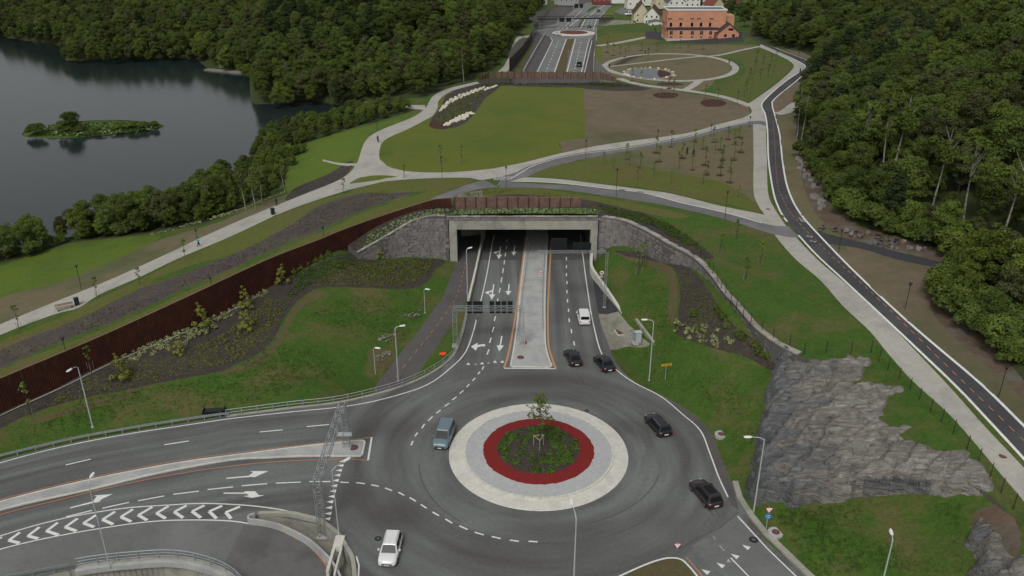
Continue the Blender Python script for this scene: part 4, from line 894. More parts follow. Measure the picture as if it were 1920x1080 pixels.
# concrete parapet between the sunken path and the road
def wall_strip(name, pts, th, mat, parent=None, kind='structure'):
    m = MB(); n = len(pts); vs = []
    for i in range(n):
        a = Vector(pts[max(i - 1, 0)][:2]); b = Vector(pts[min(i + 1, n - 1)][:2]); t = (b - a).normalized(); nn = Vector((-t.y, t.x)) * th / 2; p = Vector(pts[i][:2])
        for qn, z in ((nn, pts[i][3]), (nn, pts[i][2]), (-nn, pts[i][2]), (-nn, pts[i][3])): vs.append((*(p + qn), z))
    fs = []
    for i in range(n - 1):
        for j in range(4): fs.append((4 * i + j, 4 * i + (j + 1) % 4, 4 * i + 4 + (j + 1) % 4, 4 * i + 4 + j))
    fs += [(3, 2, 1, 0), tuple(4 * (n - 1) + j for j in range(4))]
    m.add(vs, fs); o = m.build(name, mat, parent)
    if kind: o['kind'] = kind
    return o
ppx = cr([(908,436),(903,452),(896,485),(888,520),(882,545),(877,568)], 4)
pp = [(*P(a, b, .9), .9, -2.8) for a, b in ppx]; pp = [(pp[0][0] + .2, 200, .9, -2)] + pp
o = wall_strip('parapet_wall', pp, .35, 'paleconc', kind=None); tag(o, 'long pale concrete parapet between the road and the sunken path', 'parapet')
# low walls right of the tunnel
w1 = [(*P(a, b, z), z, -.1) for a, b, z in cr([(1110,472,1.7),(1109,497,1.5),(1120,516,1.5),(1133,534,1.4),(1155,567,1.1),(1177,602,.6)], 4)]
tag(wall_strip('low_wall', w1, .5, 'paleconc', kind=None), 'low pale curved concrete wall right of the tunnel mouth', 'wall')
w2 = [(*P(a, b, z), z, -.1) for a, b, z in [(1193,597,1.6),(1212,622,1.5),(1220,632,1.3),(1231,648,1.0)]]
tag(wall_strip('low_wall', w2, .4, 'conc', kind=None), 'short weathered concrete wall behind the grey cabinet', 'wall')

STN = []
for k in range(6):
    m = MB(); r = random.Random(40 + k)
    v = []
    for z in (0, 1):
        for y in (0, 1):
            for x in (0, 1): v.append((x + r.uniform(-.05, .05), y + (r.uniform(-.12, .12) if y == 0 else 0), z + r.uniform(-.06, .06)))
    b = [(.5 + r.uniform(-.15, .15), -.10 + r.uniform(-.1, .1), .5 + r.uniform(-.15, .15))]
    m.add(v + b, [(0, 1, 8), (1, 5, 8), (5, 4, 8), (4, 0, 8), (0, 4, 6, 2), (1, 3, 7, 5), (4, 5, 7, 6), (0, 2, 3, 1)])
    STN.append(m.mesh('stone', 'stone'))
CAPM = []
for k in range(3):
    m = MB(); r = random.Random(60 + k); m.box(0, 0, 0, 1, 1, 1); m.v = [(a + r.uniform(-.03, .03), b + r.uniform(-.05, .05), c + r.uniform(-.1, .1)) for a, b, c in m.v]; CAPM.append(m.mesh('cap_stone', 'capstone'))
def stone_wall(pts, base, label, th, capw, maxn, course=.58, slen=(.75, 1.25), flip=1):
    """pts: (x, y, top); base(x, y) ground at its foot; stones laid in courses on the face"""
    root = empty('stone_wall', (pts[0][0], pts[0][1], 0), 0, label, 'stone wall'); O = Vector((pts[0][0], pts[0][1], 0))
    fine = along(pts, .25); B = [base(p[0], p[1]) for p in fine]; n = len(fine)
    core = []
    for i in range(0, n, 4):
        a = Vector(fine[max(i - 1, 0)][:2]); b = Vector(fine[min(i + 1, n - 1)][:2]); t = (b - a).normalized(); nn = Vector((-t.y, t.x)) * flip
        core.append((fine[i][0] - nn.x * (th / 2 + .06) - O.x, fine[i][1] - nn.y * (th / 2 + .06) - O.y, fine[i][2] - .04, min(B[i], fine[i][2]) - .6))
    wall_strip('core', core, th, 'joint', root, None)
    c = 0; z = -.2; r = random.Random(5); extra = MB()
    while z < 10:
        s = r.uniform(0, .5)
        h = course * r.uniform(.8, 1.2)
        while s < (n - 3) * .25:
            L = r.uniform(*slen); i = int((s + L / 2) / .25)
            if i >= n - 1: break
            if z > B[i] - .55 and z + h < fine[i][2] + .04:
                a = Vector(fine[max(int(s / .25), 0)][:2]); b = Vector(fine[min(int((s + L) / .25) + 1, n - 1)][:2]); t = (b - a).normalized(); nn = Vector((-t.y, t.x)) * flip
                ang = math.atan2(t.y, t.x); p = Vector((a.x - O.x, a.y - O.y, z))
                sc = (L - .025, .16 if flip < 0 else -.16, h - .02)
                if c < maxn: inst('stone', r.choice(STN), root, p, (0, 0, ang), sc); c += 1
                else:
                    me = r.choice(STN); Mx = Matrix.Translation(p) @ Matrix.Rotation(ang, 4, 'Z') @ Matrix.Diagonal((*sc, 1)); extra.add([Mx @ v.co for v in me.vertices], [tuple(f.vertices) for f in me.polygons])
            s += L
        z += h
    if extra.v: tag(extra.build('small_stones', 'stone', root), kind='stuff')
    s = 0
    while s < (n - 6) * .25:
        L = r.uniform(1.0, 1.7); i = int(s / .25); j = min(int((s + L) / .25), n - 1); a = Vector(fine[i]); b = Vector(fine[j]); d = b - a
        if d.xy.length > .3:
            ang = math.atan2(d.y, d.x); tilt = -math.atan2(d.z, d.xy.length)
            inst('cap_stone', r.choice(CAPM), root, (a.x - O.x, a.y - O.y, a.z - .02), (0, tilt, ang), (d.length - .04, -capw * flip, .14 + r.uniform(0, .1)))
        s += L
    return root
# which side of each line faces the road decides flip
stone_wall([(p[0], p[1], p[3]) for p in LW], lambda x, y: float(fL([x], [y])[0]), 'grey stone wall left of the tunnel, sloping down to the left', .5, .45, 300, flip=-1)
stone_wall([(p[0], p[1], p[2]) for p in RW], lambda x, y: float(LT([x], [y])[0]), 'long curved grey stone wall right of the tunnel below the lawn', .7, .85, 300, course=.62, slen=(.9, 1.5), flip=-1)
stone_wall([(-12.2, 147.52, 8.98), (16.6, 147.52, 8.98)], lambda x, y: 8.9, 'narrow band of stone blocks on top of the tunnel mouth', .5, .5, 60, course=.46, flip=-1)

# ---------------------------------------------------------------- fences
def panel_mesh(name, mat, w, ribs, d=.05, th=.06):
    m = MB(); m.box(0, 0, 0, w, th, 1)
    for k in range(ribs): x = w * (k + .5) / ribs; m.box(x - w / ribs * .36, -d, 0, x + w / ribs * .36, 0, .995)
    return m.mesh(name, mat)
def panel_fence(name, cat, pts, step, me, label, post=None, rail=None, gap=.03, group=None):
    """pts: (x, y, base, top)"""
    O = Vector((pts[0][0], pts[0][1], pts[0][2])); root = empty(name, O, 0, label, cat, group)
    st = along(pts, step)
    for a, b in zip(st[:-1], st[1:]):
        ang = math.atan2(b[1] - a[1], b[0] - a[0]); L = math.dist(a[:2], b[:2]); zb = min(a[2], b[2]) - .3; zt = (a[3] + b[3]) / 2
        if callable(me): inst('panel', me(L - gap, a[3] - zb, b[3] - zb), root, (a[0] - O.x, a[1] - O.y, zb - O.z), (0, 0, ang))
        else: inst('panel', me, root, (a[0] - O.x, a[1] - O.y, zb - O.z), (0, 0, ang), ((L - gap) / step, 1, zt - zb))
        if post: inst('post', post, root, (a[0] - O.x, a[1] - O.y, zb - O.z), (0, 0, ang), (1, 1, zt - zb + .06))
    if rail:
        m = MB()
        for a, b in zip(st[:-1], st[1:]): m.tube((a[0] - O.x, a[1] - O.y, a[3] + .05 - O.z), (b[0] - O.x, b[1] - O.y, b[3] + .05 - O.z), .06, n=4)
        m.build('cap_rail', rail, root)
    return root
def pm(w, ha, hb):
    m = MB()
    def sl(x0, x1, y0, y1, dz=0):
        z0, z1 = lerp(ha, hb, x0 / w) + dz, lerp(ha, hb, x1 / w) + dz
        m.add([(x0, y0, 0), (x1, y0, 0), (x1, y1, 0), (x0, y1, 0), (x0, y0, z0), (x1, y0, z1), (x1, y1, z1), (x0, y1, z0)], [(0, 3, 2, 1), (4, 5, 6, 7), (0, 1, 5, 4), (1, 2, 6, 5), (2, 3, 7, 6), (3, 0, 4, 7)])
    sl(0, w, 0, .06)
    for k in range(5): x = w * (k + .5) / 5; sl(x - w * .06, x + w * .06, -.09, 0, -.02)
    return m.mesh('rust_panel', 'rust')
pw = panel_mesh('wood_panel', 'woodf', 2.0, 13, .03)
mp = MB(); mp.box(-.08, -.13, 0, .08, .08, 1); postm = mp.mesh('wood_post', 'rust')
panel_fence('noise_barrier', 'barrier', [(b[0] + .12, b[1] - .28, b[2], b[3]) for b in BAR], 1.5, pm, 'long dark rust-red noise barrier curving up to the tunnel', rail='rail')
bx0, by0 = BAR[-1][0], BAR[-1][1]
fr = [(bx0, by0, 9.2, zrow(bx0, by0, 370)), (P(985, 392, 9.3)[0], by0 - .1, 9.3, zrow(0, by0, 369.5)), (P(1108, 392, 9.3)[0], by0, 9.3, zrow(0, by0, 371))]
panel_fence('wooden_fence', 'fence', fr, 2.0, pw, 'brown slatted wooden fence standing on top of the tunnel mouth', postm, 'rail')
ff = []
for px, pb, pt in [(898,151,142),(917,146,136),(935,145,134.5),(1007,147,134.5),(1060,147,134.5),(1127,147,135),(1144,149,140),(1158,152,147)]:
    x, y = hit(px, pb, fU); ff.append((x, y, float(fU([x], [y])[0]), zrow(x, y, pt)))
panel_fence('wooden_fence', 'fence', ff, 2.5, pw, 'brown wooden fence along the far edge of the lawn above the cutting', postm, None)
ff = []
for px, pb, pt in [(1119,70,59),(1150,67,55),(1190,64,51),(1241,61,46)]:
    x, y = P(px, pb, 2); ff.append((x, y, 1.5, zrow(x, y, pt)))
panel_fence('noise_barrier', 'barrier', ff, 3.0, panel_mesh('rust_panel', 'woodf', 3.0, 8), 'distant rust-brown barrier leading to the orange building', None, None)
# retaining walls of the far cutting
o = wall_strip('cutting_wall', [(*P(a, b), z, -.2) for a, b, z in [(1113,136,6.5),(1116,110,5.5),(1118,80,4.5),(1119,66,4)]], .5, 'conc', kind=None); tag(o, 'far pale retaining wall on the right side of the cutting', 'wall')
o = wall_strip('cutting_wall', [(*P(a, b), z, -.2) for a, b, z in [(982,136,1.3),(1002,100,1.3),(1022,66,1.3)]], .4, 'slab', kind=None); tag(o, 'low pale divider wall between the far dark lane and the road', 'wall')
o = wall_strip('cutting_wall', [(*P(a, b), z, -.2) for a, b, z in [(957,134,5.0),(978,108,4.6),(994,84,4.2),(998,70,4)]], .5, 'bark', kind=None); tag(o, 'dark retaining wall beside the far gravel path left of the cutting', 'wall')

# wire fence above the wall and the rock
mp = MB(); mp.tube((0, 0, 0), (0, 0, 1.9), .045, n=5); wpm = mp.mesh('fence_post', 'darkpole')
wf = [hit(a, b, fU) for a, b in [(1313,478),(1321,490),(1329,503),(1336,516),(1344,530),(1352,543),(1360,553),(1370,568),(1380,582),(1393,595),(1407,610),(1428,623),(1449,638),(1480,650),(1507,666),(1548,662),(1595,663),(1633,660),(1648,678),(1664,695),(1685,713),(1705,733),(1723,752),(1744,773),(1765,792),(1787,813),(1813,843),(1834,867),(1856,895),(1877,923),(1900,953),(1925,985),(1960,1025)]]
zt = [float(fU([a], [b])[0]) for a, b in wf]
root = empty('wire_fence', (*wf[0], zt[0]), 0, 'dark wire mesh fence running above the stone wall and the rock face', 'fence')
m = MB()
for i, ((x, y), z) in enumerate(zip(wf, zt)):
    inst('post', wpm, root, (x - wf[0][0], y - wf[0][1], z - zt[0] - .1))
    if i:
        for hh in (.1, .5, .95, 1.35, 1.75): m.tube((wf[i - 1][0] - wf[0][0], wf[i - 1][1] - wf[0][1], zt[i - 1] - zt[0] + hh), (x - wf[0][0], y - wf[0][1], z - zt[0] + hh), .007, n=3, cap=False)
m.build('wire', 'darkpole', root)

# ---------------------------------------------------------------- blasted rock faces
def rock(name, label, outline, ctl, left_side, step=.24, seed=0):
    f = TPS(ctl, 0, 12, 1.0); out = outline
    o = np.array(out); x0, y0 = o.min(0) - .5; x1, y1 = o.max(0) + .5
    nx, ny = int((x1 - x0) / step), int((y1 - y0) / step); X, Y = np.meshgrid(x0 + np.arange(nx) * step, y0 + np.arange(ny) * step); xf, yf = X.ravel(), Y.ravel()
    ins = pip(xf, yf, out); d = dpoly(xf, yf, np.array(out + [out[0]])); sd_ = np.where(ins, d, -d) + np.array([noise.noise(Vector((a_ * .5, b_ * .5, 21))) * .9 + noise.noise(Vector((a_ * 1.6, b_ * 1.6, 22))) * .3 for a_, b_ in zip(xf, yf)]) + .15
    keep = sd_ > -step * 1.2
    g = np.zeros(len(xf)); zn = zone_at(xf, yf)
    for k in 'UL':
        s_ = (zn == k) & keep
        if s_.any(): g[s_] = ZF[k](xf[s_], yf[s_])
    S0 = f(xf, yf); Z = np.zeros(len(xf)); Wt = np.zeros(len(xf))
    ca, sa = math.cos(.62), math.sin(.62)
    for i in np.nonzero(keep)[0]:
        x, y = xf[i], yf[i]; u = x * ca + y * sa; v = -x * sa + y * ca
        v2 = v + 1.3 * noise.noise(Vector((u * .10, v * .12, seed)))
        a = noise.noise(Vector((u * .07, v2 * .36, seed + 1)))
        b = 1 - abs(noise.noise(Vector((u * .13, v2 * .62, seed + 2)))) * 2
        t = (v2 * .36 + .6 * noise.noise(Vector((u * .12, v * .2, seed + 8)))) % 1.0
        led = (t if t < .88 else (1 - t) * .88 / .12)
        c = noise.noise(Vector((u * .5, v2 * 2.0, seed + 3))); e = noise.noise(Vector((x * 2.2, y * 2.2, seed + 4)))
        j = 1 - abs(noise.noise(Vector((x * .9, y * .9, seed + 5)))) * 2
        t3 = (v2 * .95 + 1.1 * noise.noise(Vector((u * .22, v * .3, seed + 11)))) % 1.0; led2 = t3 if t3 < .85 else (1 - t3) * .85 / .15
        cr2 = max(0, .12 - abs(noise.noise(Vector((u * .16 + 5, v2 * .25, seed + 14))))) / .12
        Z[i] = 1.1 * a + 1.25 * led - .55 + .28 * led2 + .22 * b + .22 * c + .10 * e + .07 * j - .45 * cr2
    Wt = sstep((sd_ - .1) / .95)
    gU = fU(xf, yf); dc = dpoly(xf, yf, np.array(ROCK_CUT)); dc = np.where(zn == 'U', 0, dc)
    S0 = np.where(zn == 'U', np.maximum(S0, gU + .35), np.maximum(S0, gU + .35 - dc * .45))
    top = S0 + Z * sstep(sd_ / 2.5)
    top = np.where((zn == 'U') | (dc < 1), np.maximum(top, gU + .12), top)
    base = g - .25
    z = base + (np.maximum(top, g - .3) - base) * np.where(sd_ > 0, Wt, 0)
    idx = -np.ones(len(xf), int); kk = np.nonzero(keep)[0]; idx[kk] = np.arange(len(kk))
    F = []
    I = np.arange(nx * ny).reshape(ny, nx); a, b, c, e = I[:-1, :-1].ravel(), I[:-1, 1:].ravel(), I[1:, 1:].ravel(), I[1:, :-1].ravel()
    ok = keep[a] & keep[b] & keep[c] & keep[e]; F = np.c_[idx[a[ok]], idx[b[ok]], idx[c[ok]], idx[e[ok]]]
    jx = np.array([noise.noise(Vector((xf[i] * 1.1, yf[i] * 1.1, 9))) for i in kk]) * .22
    me = npmesh(name, np.c_[xf[kk] + jx, yf[kk] - jx, z[kk]], F, 'rock')
    wx = .12 + .88 * sstep((xf[kk] - left_side(yf[kk]) + 1.0 + Z[kk] * 1.5) / 13)  # tone darker and cooler towards the left side and in low spots
    at = me.attributes.new('rock_tone', 'FLOAT', 'POINT'); at.data.foreach_set('value', wx.astype(np.float32))
    ob = link(bpy.data.objects.new(name, me)); return tag(ob, label, 'rock face')
RO = [(1444,701),(1462,666),(1500,670),(1560,677),(1620,670),(1640,682),(1628,695),(1612,718),(1640,722),(1700,733),(1670,758),(1668,790),(1707,797),(1700,815),(1723,830),(1763,843),(1807,845),(1827,860),(1843,887),(1858,908),(1851,927),(1780,929),(1700,930),(1613,934),(1520,943),(1427,951),(1402,922),(1407,880),(1413,830),(1427,787),(1437,737)]
zz = {0: 5.2, 1: 6.8}
RO_W = []
for px, py in RO:
    zc = 8.6 if (px > 1490 and py < 870) else (7.8 if px > 1800 else float(fL(*[[c] for c in hit(px, py, fL)])[0]))
    RO_W.append(P(px, py, zc))
rock('rock_face', 'large grey and brown blasted rock slope between the road lawn and the gravel path', cr(RO_W, 3, True),
     [(1446,705,6.2),(1475,690,7.7),(1560,690,8.6),(1630,690,8.8),(1450,780,4.8),(1432,850,4.0),(1422,905,3.6),(1430,930,3.2),(1520,780,6.4),(1500,870,4.9),(1600,800,7.2),(1600,870,6.2),(1690,770,8.4),(1720,850,7.8),(1800,860,8),(1848,903,8.1),(1500,905,4.6),(1600,905,6.0),(1700,900,7.3),(1790,905,7.9),(1550,900,5.3),(1650,900,6.7)],
     lambda y: np.interp(y, [RO_W[26][1], RO_W[0][1]], [RO_W[26][0], RO_W[0][0]]), seed=2)
R2 = [P(a, b, z) for a, b, z in [(1820,977,7.0),(1840,972,7.5),(1870,988,7.6),(1888,1015,7.6),(1900,1040,7.6),(1945,1050,7.6),(1960,1130,7.4),(1900,1170,6),(1822,1170,4.5),(1819,1080,5),(1817,1020,6)]]
rock('rock_face', 'smaller rock outcrop at the lower right corner below the wire fence', cr(R2, 3, True),
     [(1825,985,7.8),(1860,985,7.9),(1885,1020,8),(1890,1045,7.9),(1830,1050,6.9),(1860,1060,7.5),(1830,1120,6.4),(1900,1120,7.4),(1835,1165,6)], lambda y: np.full(len(y), R2[0][0] - 7), seed=7)
# drilled columns at the foot of the big rock
m = MB(); r = random.Random(3)
for px in np.arange(1500, 1800, 3.6):
    base = hit(px, lerp(944, 929, (px - 1500) / 300), fL); zb = float(fL([base[0]], [base[1]])[0]); h = 2.1 * math.sin(math.pi * (px - 1470) / 345) + r.uniform(-.35, .3)
    if abs(px - 1612) < 8: continue
    m.tube((base[0], base[1] + .35, zb - .3), (base[0] + r.uniform(-.03, .03), base[1] + .75, zb + max(h, .5)), .17, .15, n=6)
o = m.build('drilled_rock', 'rock'); at = o.data.attributes.new('rock_tone', 'FLOAT', 'POINT'); at.data.foreach_set('value', [.45] * len(o.data.vertices)); tag(o, 'row of vertical drill grooves along the foot of the large rock slope', 'drilled rock')

# ---------------------------------------------------------------- guard rails
def rail_line(name, label, pts, h=.85, bars=((.80, .05), (.45, .035)), step=2.0, edge=None, mat='galv', broad=False):
    """pts: (x, y, z of ground)"""
    O = Vector(pts[0]); root = empty(name, O, 0, label, 'guard rail'); m = MB()
    for zz_, rr in bars:
        if broad:
            for a, b in zip(pts[:-1], pts[1:]):
                t = Vector((b[0] - a[0], b[1] - a[1], b[2] - a[2])); L = t.length; ang = math.atan2(t.y, t.x)
                Tm = Matrix.Translation(Vector((a[0], a[1], a[2] + zz_)) - O) @ Matrix.Rotation(ang, 4, 'Z'); m.box(-.01, -.04, -.15, L + .01, .04, .15, Tm)
        else:
            for a, b in zip(pts[:-1], pts[1:]): m.tube(Vector((a[0], a[1], a[2] + zz_)) - O, Vector((b[0], b[1], b[2] + zz_)) - O, rr, n=5, cap=False)
    m.build('beam', mat, root)
    p = MB(); p.box(-.05, -.05, -.3, .05, .05, h); pmh = p.mesh('rail_post', mat)
    for q_ in along(pts, step): inst('post', pmh, root, Vector(q_) - O)
    if edge:
        wall_strip('edge_beam', [(a[0] - O.x, a[1] - O.y, .12, -3.2 if edge == 2 else -.4) for a in pts], .4, 'conc', root, None)
    return root
G1 = [(*P(a, b), 0) for a, b in cr([(-300,935),(0,862),(140,829),(267,806),(383,788),(430,782)], 4)]
rail_line('guard_rail', 'low galvanised guard rail left, beside the upper carriageway', G1, bars=((.62, .05),), broad=True)
G2 = [(*P(a, b), 0) for a, b in cr([(425,781),(540,766),(640,754),(740,729),(800,704),(840,677),(857,653),(868,620),(877,578)], 4)]
rail_line('guard_rail', 'tall two-bar steel rail round the left bend above the sunken path', G2, h=1.05, bars=((1.05, .05), (.6, .04)), edge=2)
G3 = [(*P(a, b), 0) for a, b in cr([(-200,1150),(0,1094),(133,1068)], 4)]
rail_line('guard_rail', 'low guard rail beside the grass in the bottom left corner', G3, bars=((.62, .05),), broad=True)
G4 = [(*P(a, b), 0) for a, b in cr([(145,1064),(180,1058),(233,1052),(300,1047),(335,1048),(367,1053),(417,1069),(453,1095),(478,1140)], 4)]
rail_line('guard_rail', 'tall curved steel rail on the concrete bridge edge at bottom left', G4, h=1.15, bars=((1.15, .06), (.75, .04), (.4, .04)), edge=1)
wall_strip('bridge_beam', [(x, y - .45, .06, -.55) for x, y, z in G4], .5, 'slab')
wall_strip('underpass_wall', [(x, y + .1, -.5, -4.8) for x, y, z in G4], .5, 'conc')
m = MB()
for i, (x, y, z) in enumerate(along([g for g in G4], .55)[2:60]): m.box(x - .03, y - .22, -4.6, x + .03, y - .12, -.6)
tag(m.build('formwork_rib', 'conc'), kind='structure')
ux, uy = P(400, 1066); m = MB(); m.box(ux - .3, uy - 1.2, -4.7, ux + 3.4, uy + .6, -.75); tag(m.build('opening_shade_block', 'black'), kind='structure')  # solid black box, the shade inside the underpass mouth put in as colour
GW = [(*P(a, b, z + .8), z) for a, b, z in cr([(477,962,-.05),(468,965,-.05),(465,969,-.05),(470,973,-.05),(490,975,-.08),(523,983,-.15),(557,998,-.3),(582,1013,-.45),(607,1035,-.6),(623,1053,-.75),(638,1080,-.9),(650,1120,-1.1)], 3)]
o = wall_strip('barrier_wall', [(x, y, z + .8, -2.0) for x, y, z in GW], .24, 'slab', kind=None); tag(o, 'curved pale concrete crash barrier between the ramp and the gravel gore', 'crash barrier')
CW = [(*P(a, b, zt_), zt_, -2.0) for a, b, zt_ in cr([(484,961,.25),(540,960,.5),(570,966,.5),(598,973,.5),(623,990,.4),(638,1004,.3),(650,1025,.25),(660,1043,.2),(665,1080,.2),(664,1130,.2)], 3)]
o = wall_strip('retaining_wall', CW, .45, 'conc', kind=None); tag(o, 'low brownish concrete retaining wall beside the entry lane at bottom left', 'wall')
m = MB(); c0 = P(635, 1015, .4); m.box(c0[0] - .5, c0[1] - .8, -.3, c0[0] + .5, c0[1] + 1.0, .35); m.box(c0[0] - .55, c0[1] - 4.2, -.8, c0[0] - .25, c0[1] - .8, .2); m.box(c0[0] + .3, c0[1] - 4.6, -.8, c0[0] + .5, c0[1] - .8, .2)
o = m.build('concrete_trough', 'paleconc'); tag(o, 'open pale concrete drainage trough at the end of the gravel gore', 'concrete trough')
ek = [P(*p) for p in [(1375,900),(1384,941),(1404,974),(1437,1015),(1509,1080),(1640,1200)]]; ek2 = [P(*p) for p in [(1381,921),(1390,932),(1411,962),(1444,998),(1485,1039),(1521,1078),(1660,1200)]]
kl = along([(x, y) for x, y in cr([(1378,905),(1387,936),(1408,968),(1440,1007),(1478,1042),(1515,1079),(1650,1200)], 3) for x, y in [P(x, y)]], 3.0)
root = empty('kerb_wall', (*kl[0], 0), 0, 'wide pale concrete kerb along the right edge of the exit lane', 'kerb')
for a, b in zip(kl[:-1], kl[1:]):
    ang = math.atan2(b[1] - a[1], b[0] - a[0]); m = MB(); m.box(0, -.34, -.1, 2.96, .34, .28); o = m.build('kerb_block', 'conc', root); o.location = (a[0] - kl[0][0], a[1] - kl[0][1], 0); o.rotation_euler = (0, 0, ang)

# ---------------------------------------------------------------- gantries
def truss(mb, a, b, s, r=.05, bay=1.0):
    a, b = Vector(a), Vector(b); d = (b - a); L = d.length; d.normalize(); up = Vector((0, 0, 1)) if abs(d.z) < .7 else Vector((0, 1, 0)); u = d.cross(up).normalized(); w = u.cross(d)
    cs = [(u * i + w * j) * s / 2 for i, j in ((-1, -1), (1, -1), (1, 1), (-1, 1))]; n = max(2, round(L / bay))
    for c in cs: mb.tube(a + c, b + c, r, n=4)
    for k in range(n):
        p, q_ = a + d * (L * k / n), a + d * (L * (k + 1) / n)
        for i in range(4):
            c, e = cs[i], cs[(i + 1) % 4]
            mb.tube(p + c, q_ + e, r * .6, n=3, cap=False) if k % 2 else mb.tube(p + e, q_ + c, r * .6, n=3, cap=False)
            mb.tube(p + c, p + e, r * .5, n=3, cap=False)
def gantry(label, feet, ends, s, panels=(), r=.05, brackets=()):
    """feet: (x, y, z0, z1); ends: beam from-to"""
    O = Vector((feet[0][0], feet[0][1], feet[0][2])); root = empty('gantry', O, 0, label, 'gantry')
    for f_ in feet:
        m = MB(); truss(m, Vector((f_[0], f_[1], f_[2])) - O, Vector((f_[0], f_[1], f_[3])) - O, s, r); m.build('column', 'galv', root)
        m = MB(); m.box(f_[0] - O.x - s * .8, f_[1] - O.y - s * .8, f_[2] - O.z - .1, f_[0] - O.x + s * .8, f_[1] - O.y + s * .8, f_[2] - O.z + .15); m.build('foot', 'slab', root)
    m = MB(); truss(m, Vector(ends[0]) - O, Vector(ends[1]) - O, s, r); m.build('beam', 'galv', root)
    for (xa, za, xb, zb, y, mt) in panels:
        m = MB(); m.box(xa - O.x, y - O.y - .08, za - O.z, xb - O.x, y - O.y + .08, zb - O.z); m.build('sign_panel', mt, root)
    return root
yl = P(855, 648)[1]; tz = zrow(0, yl, 578)
def xat(px, y, z): return (px - 960) / FPX * (y * CT + (H - z) * ST)
zt1, zb1 = zrow(0, yl + .8, 565), zrow(0, yl + .8, 587)
gantry('steel truss gantry with six black sign panels left of the central island', [(xat(854, yl, 0), yl, 0, tz), (xat(978, yl, 0), yl, .1, tz)], [(xat(850, yl, tz) - .0, yl, tz), (xat(979, yl, tz), yl, tz)], .62,
       [(xat(a, yl + .8, tz), zb1, xat(b, yl + .8, tz), zt1, yl + .8, 'black') for a, b in [(875.5,884.5),(887,905),(918,926.5),(929.5,938.5),(940.5,949.5),(952,961)]], .045)
yr = P(1133, 577)[1]; tz = zrow(0, yr, 472)
gantry('tall steel gantry with two black message boards in front of the right tunnel bay', [(xat(1132, yr, 0) + .1, yr, 0, tz)], [(xat(1008, yr, tz), yr, tz), (xat(1137, yr, tz), yr, tz)], .34,
       [(xat(1033, yr + .8, 8), zrow(0, yr + .8, 469), xat(1062, yr + .8, 8), zrow(0, yr + .8, 447), yr + .8, 'black'), (xat(1073, yr + .8, 8), zrow(0, yr + .8, 470), xat(1107, yr + .8, 8), zrow(0, yr + .8, 455), yr + .8, 'black')], .035)
a0, a1 = P(604, 990, -.3), P(650, 838, .1); h0, h1 = zrow(*a0, 904), zrow(*a1, 757)
gantry('long bare steel truss gantry spanning the left road and its island', [(*a0, -1.4, h0), (*a1, .1, h1)], [(*a0, h0), (*a1, h1)], .75,
       [(a1[0] - 1.0, zrow(a1[0], a1[1], 813), a1[0] - .2, zrow(a1[0], a1[1], 807), a1[1] - .5, 'greyp'), (a1[0] - .1, zrow(a1[0], a1[1], 813), a1[0] + .9, zrow(a1[0], a1[1], 807), a1[1] - .5, 'greyp')], .055)
# tunnel lamp row and fixtures
lt_ = empty('tunnel_light', (xat(1064, 149, 6.4), 149.2, 6.35), 0, 'row of small amber lamps under the right tunnel edge', 'tunnel light')
m = MB(); m.box(-2.2, -.06, .03, 2.2, .06, .12); m.build('housing', 'black', lt_)
m = MB(); m.ball((0, 0, 0), .085); lm = m.mesh('lamp', 'amber')
for i in range(12): inst('lamp', lm, lt_, (-2.1 + i * .38, -.12, -.02))

# ---------------------------------------------------------------- lamps
def road_lamp(px, pb, pt, label, arm=(1.2, 0), f=None, z=None, r=.075):
    if f is not None: x, y = hit(px, pb, f); z = float(f([x], [y])[0])
    else: z = 0 if z is None else z; x, y = P(px, pb, z)
    h = zrow(x, y, pt) - z
    root = empty('street_lamp', (x, y, z), 0, label, 'street lamp')
    m = MB(); m.tube((0, 0, -.2), (0, 0, h - .3), r * 1.25, r * .8, 7); m.tube((0, 0, h - .32), (arm[0] * .35, arm[1] * .35, h - .03), r * .7, r * .6, 6); m.tube((arm[0] * .35, arm[1] * .35, h - .03), (arm[0], arm[1], h + .06), r * .6, r * .5, 6); m.build('pole', 'greyp', root)
    a = math.atan2(arm[1], arm[0]); Tm = Matrix.Translation((arm[0], arm[1], h + .05)) @ Matrix.Rotation(a, 4, 'Z')
    m = MB(); pr = [(-.1, .08), (.1, .17), (.5, .19), (.75, .10)]
    vs = []; 
    for xx, ww in pr:
        for yy, z_ in ((-ww, -.02), (-ww * .6, .09), (ww * .6, .09), (ww, -.02)): vs.append(Tm @ Vector((xx, yy, z_)))
    fs = [(4 * i + j, 4 * i + (j + 1) % 4, 4 * i + 4 + (j + 1) % 4, 4 * i + 4 + j) for i in range(3) for j in range(4)] + [(3, 2, 1, 0), (12, 13, 14, 15)]
    m.add(vs, fs); m.build('lamp_head', 'signwhite', root)
    m = MB(); m.tube((0, 0, -.1), (0, 0, .12), r * 2.6, r * 2.6, 8); m.build('base', 'slab', root)
    return root
road_lamp(174, 801, 685, 'tall grey street lamp on the grass at far left', (-.3, -1.0), fL)
road_lamp(747, 715, 613, 'tall grey street lamp standing beside the sunken path', (.75, .2), fPath)
road_lamp(877, 572, 467, 'tall grey street lamp before the left tunnel bay', (.3, .2))
road_lamp(797, 586, 542, 'short white-headed path lamp on the grass left of the sunken path', (.3, -.1), fL, r=.05)
road_lamp(704, 702, 652, 'short white-headed path lamp near the grey rubble patch', (.35, -.1), fL, r=.05)
road_lamp(1217, 715, 600, 'tall grey street lamp between the grey cabinet and the yellow sign', (-1.0, 0), fL)
road_lamp(1413, 960, 820, 'tall grey street lamp in front of the large rock slope', (-1.5, 0), fL)
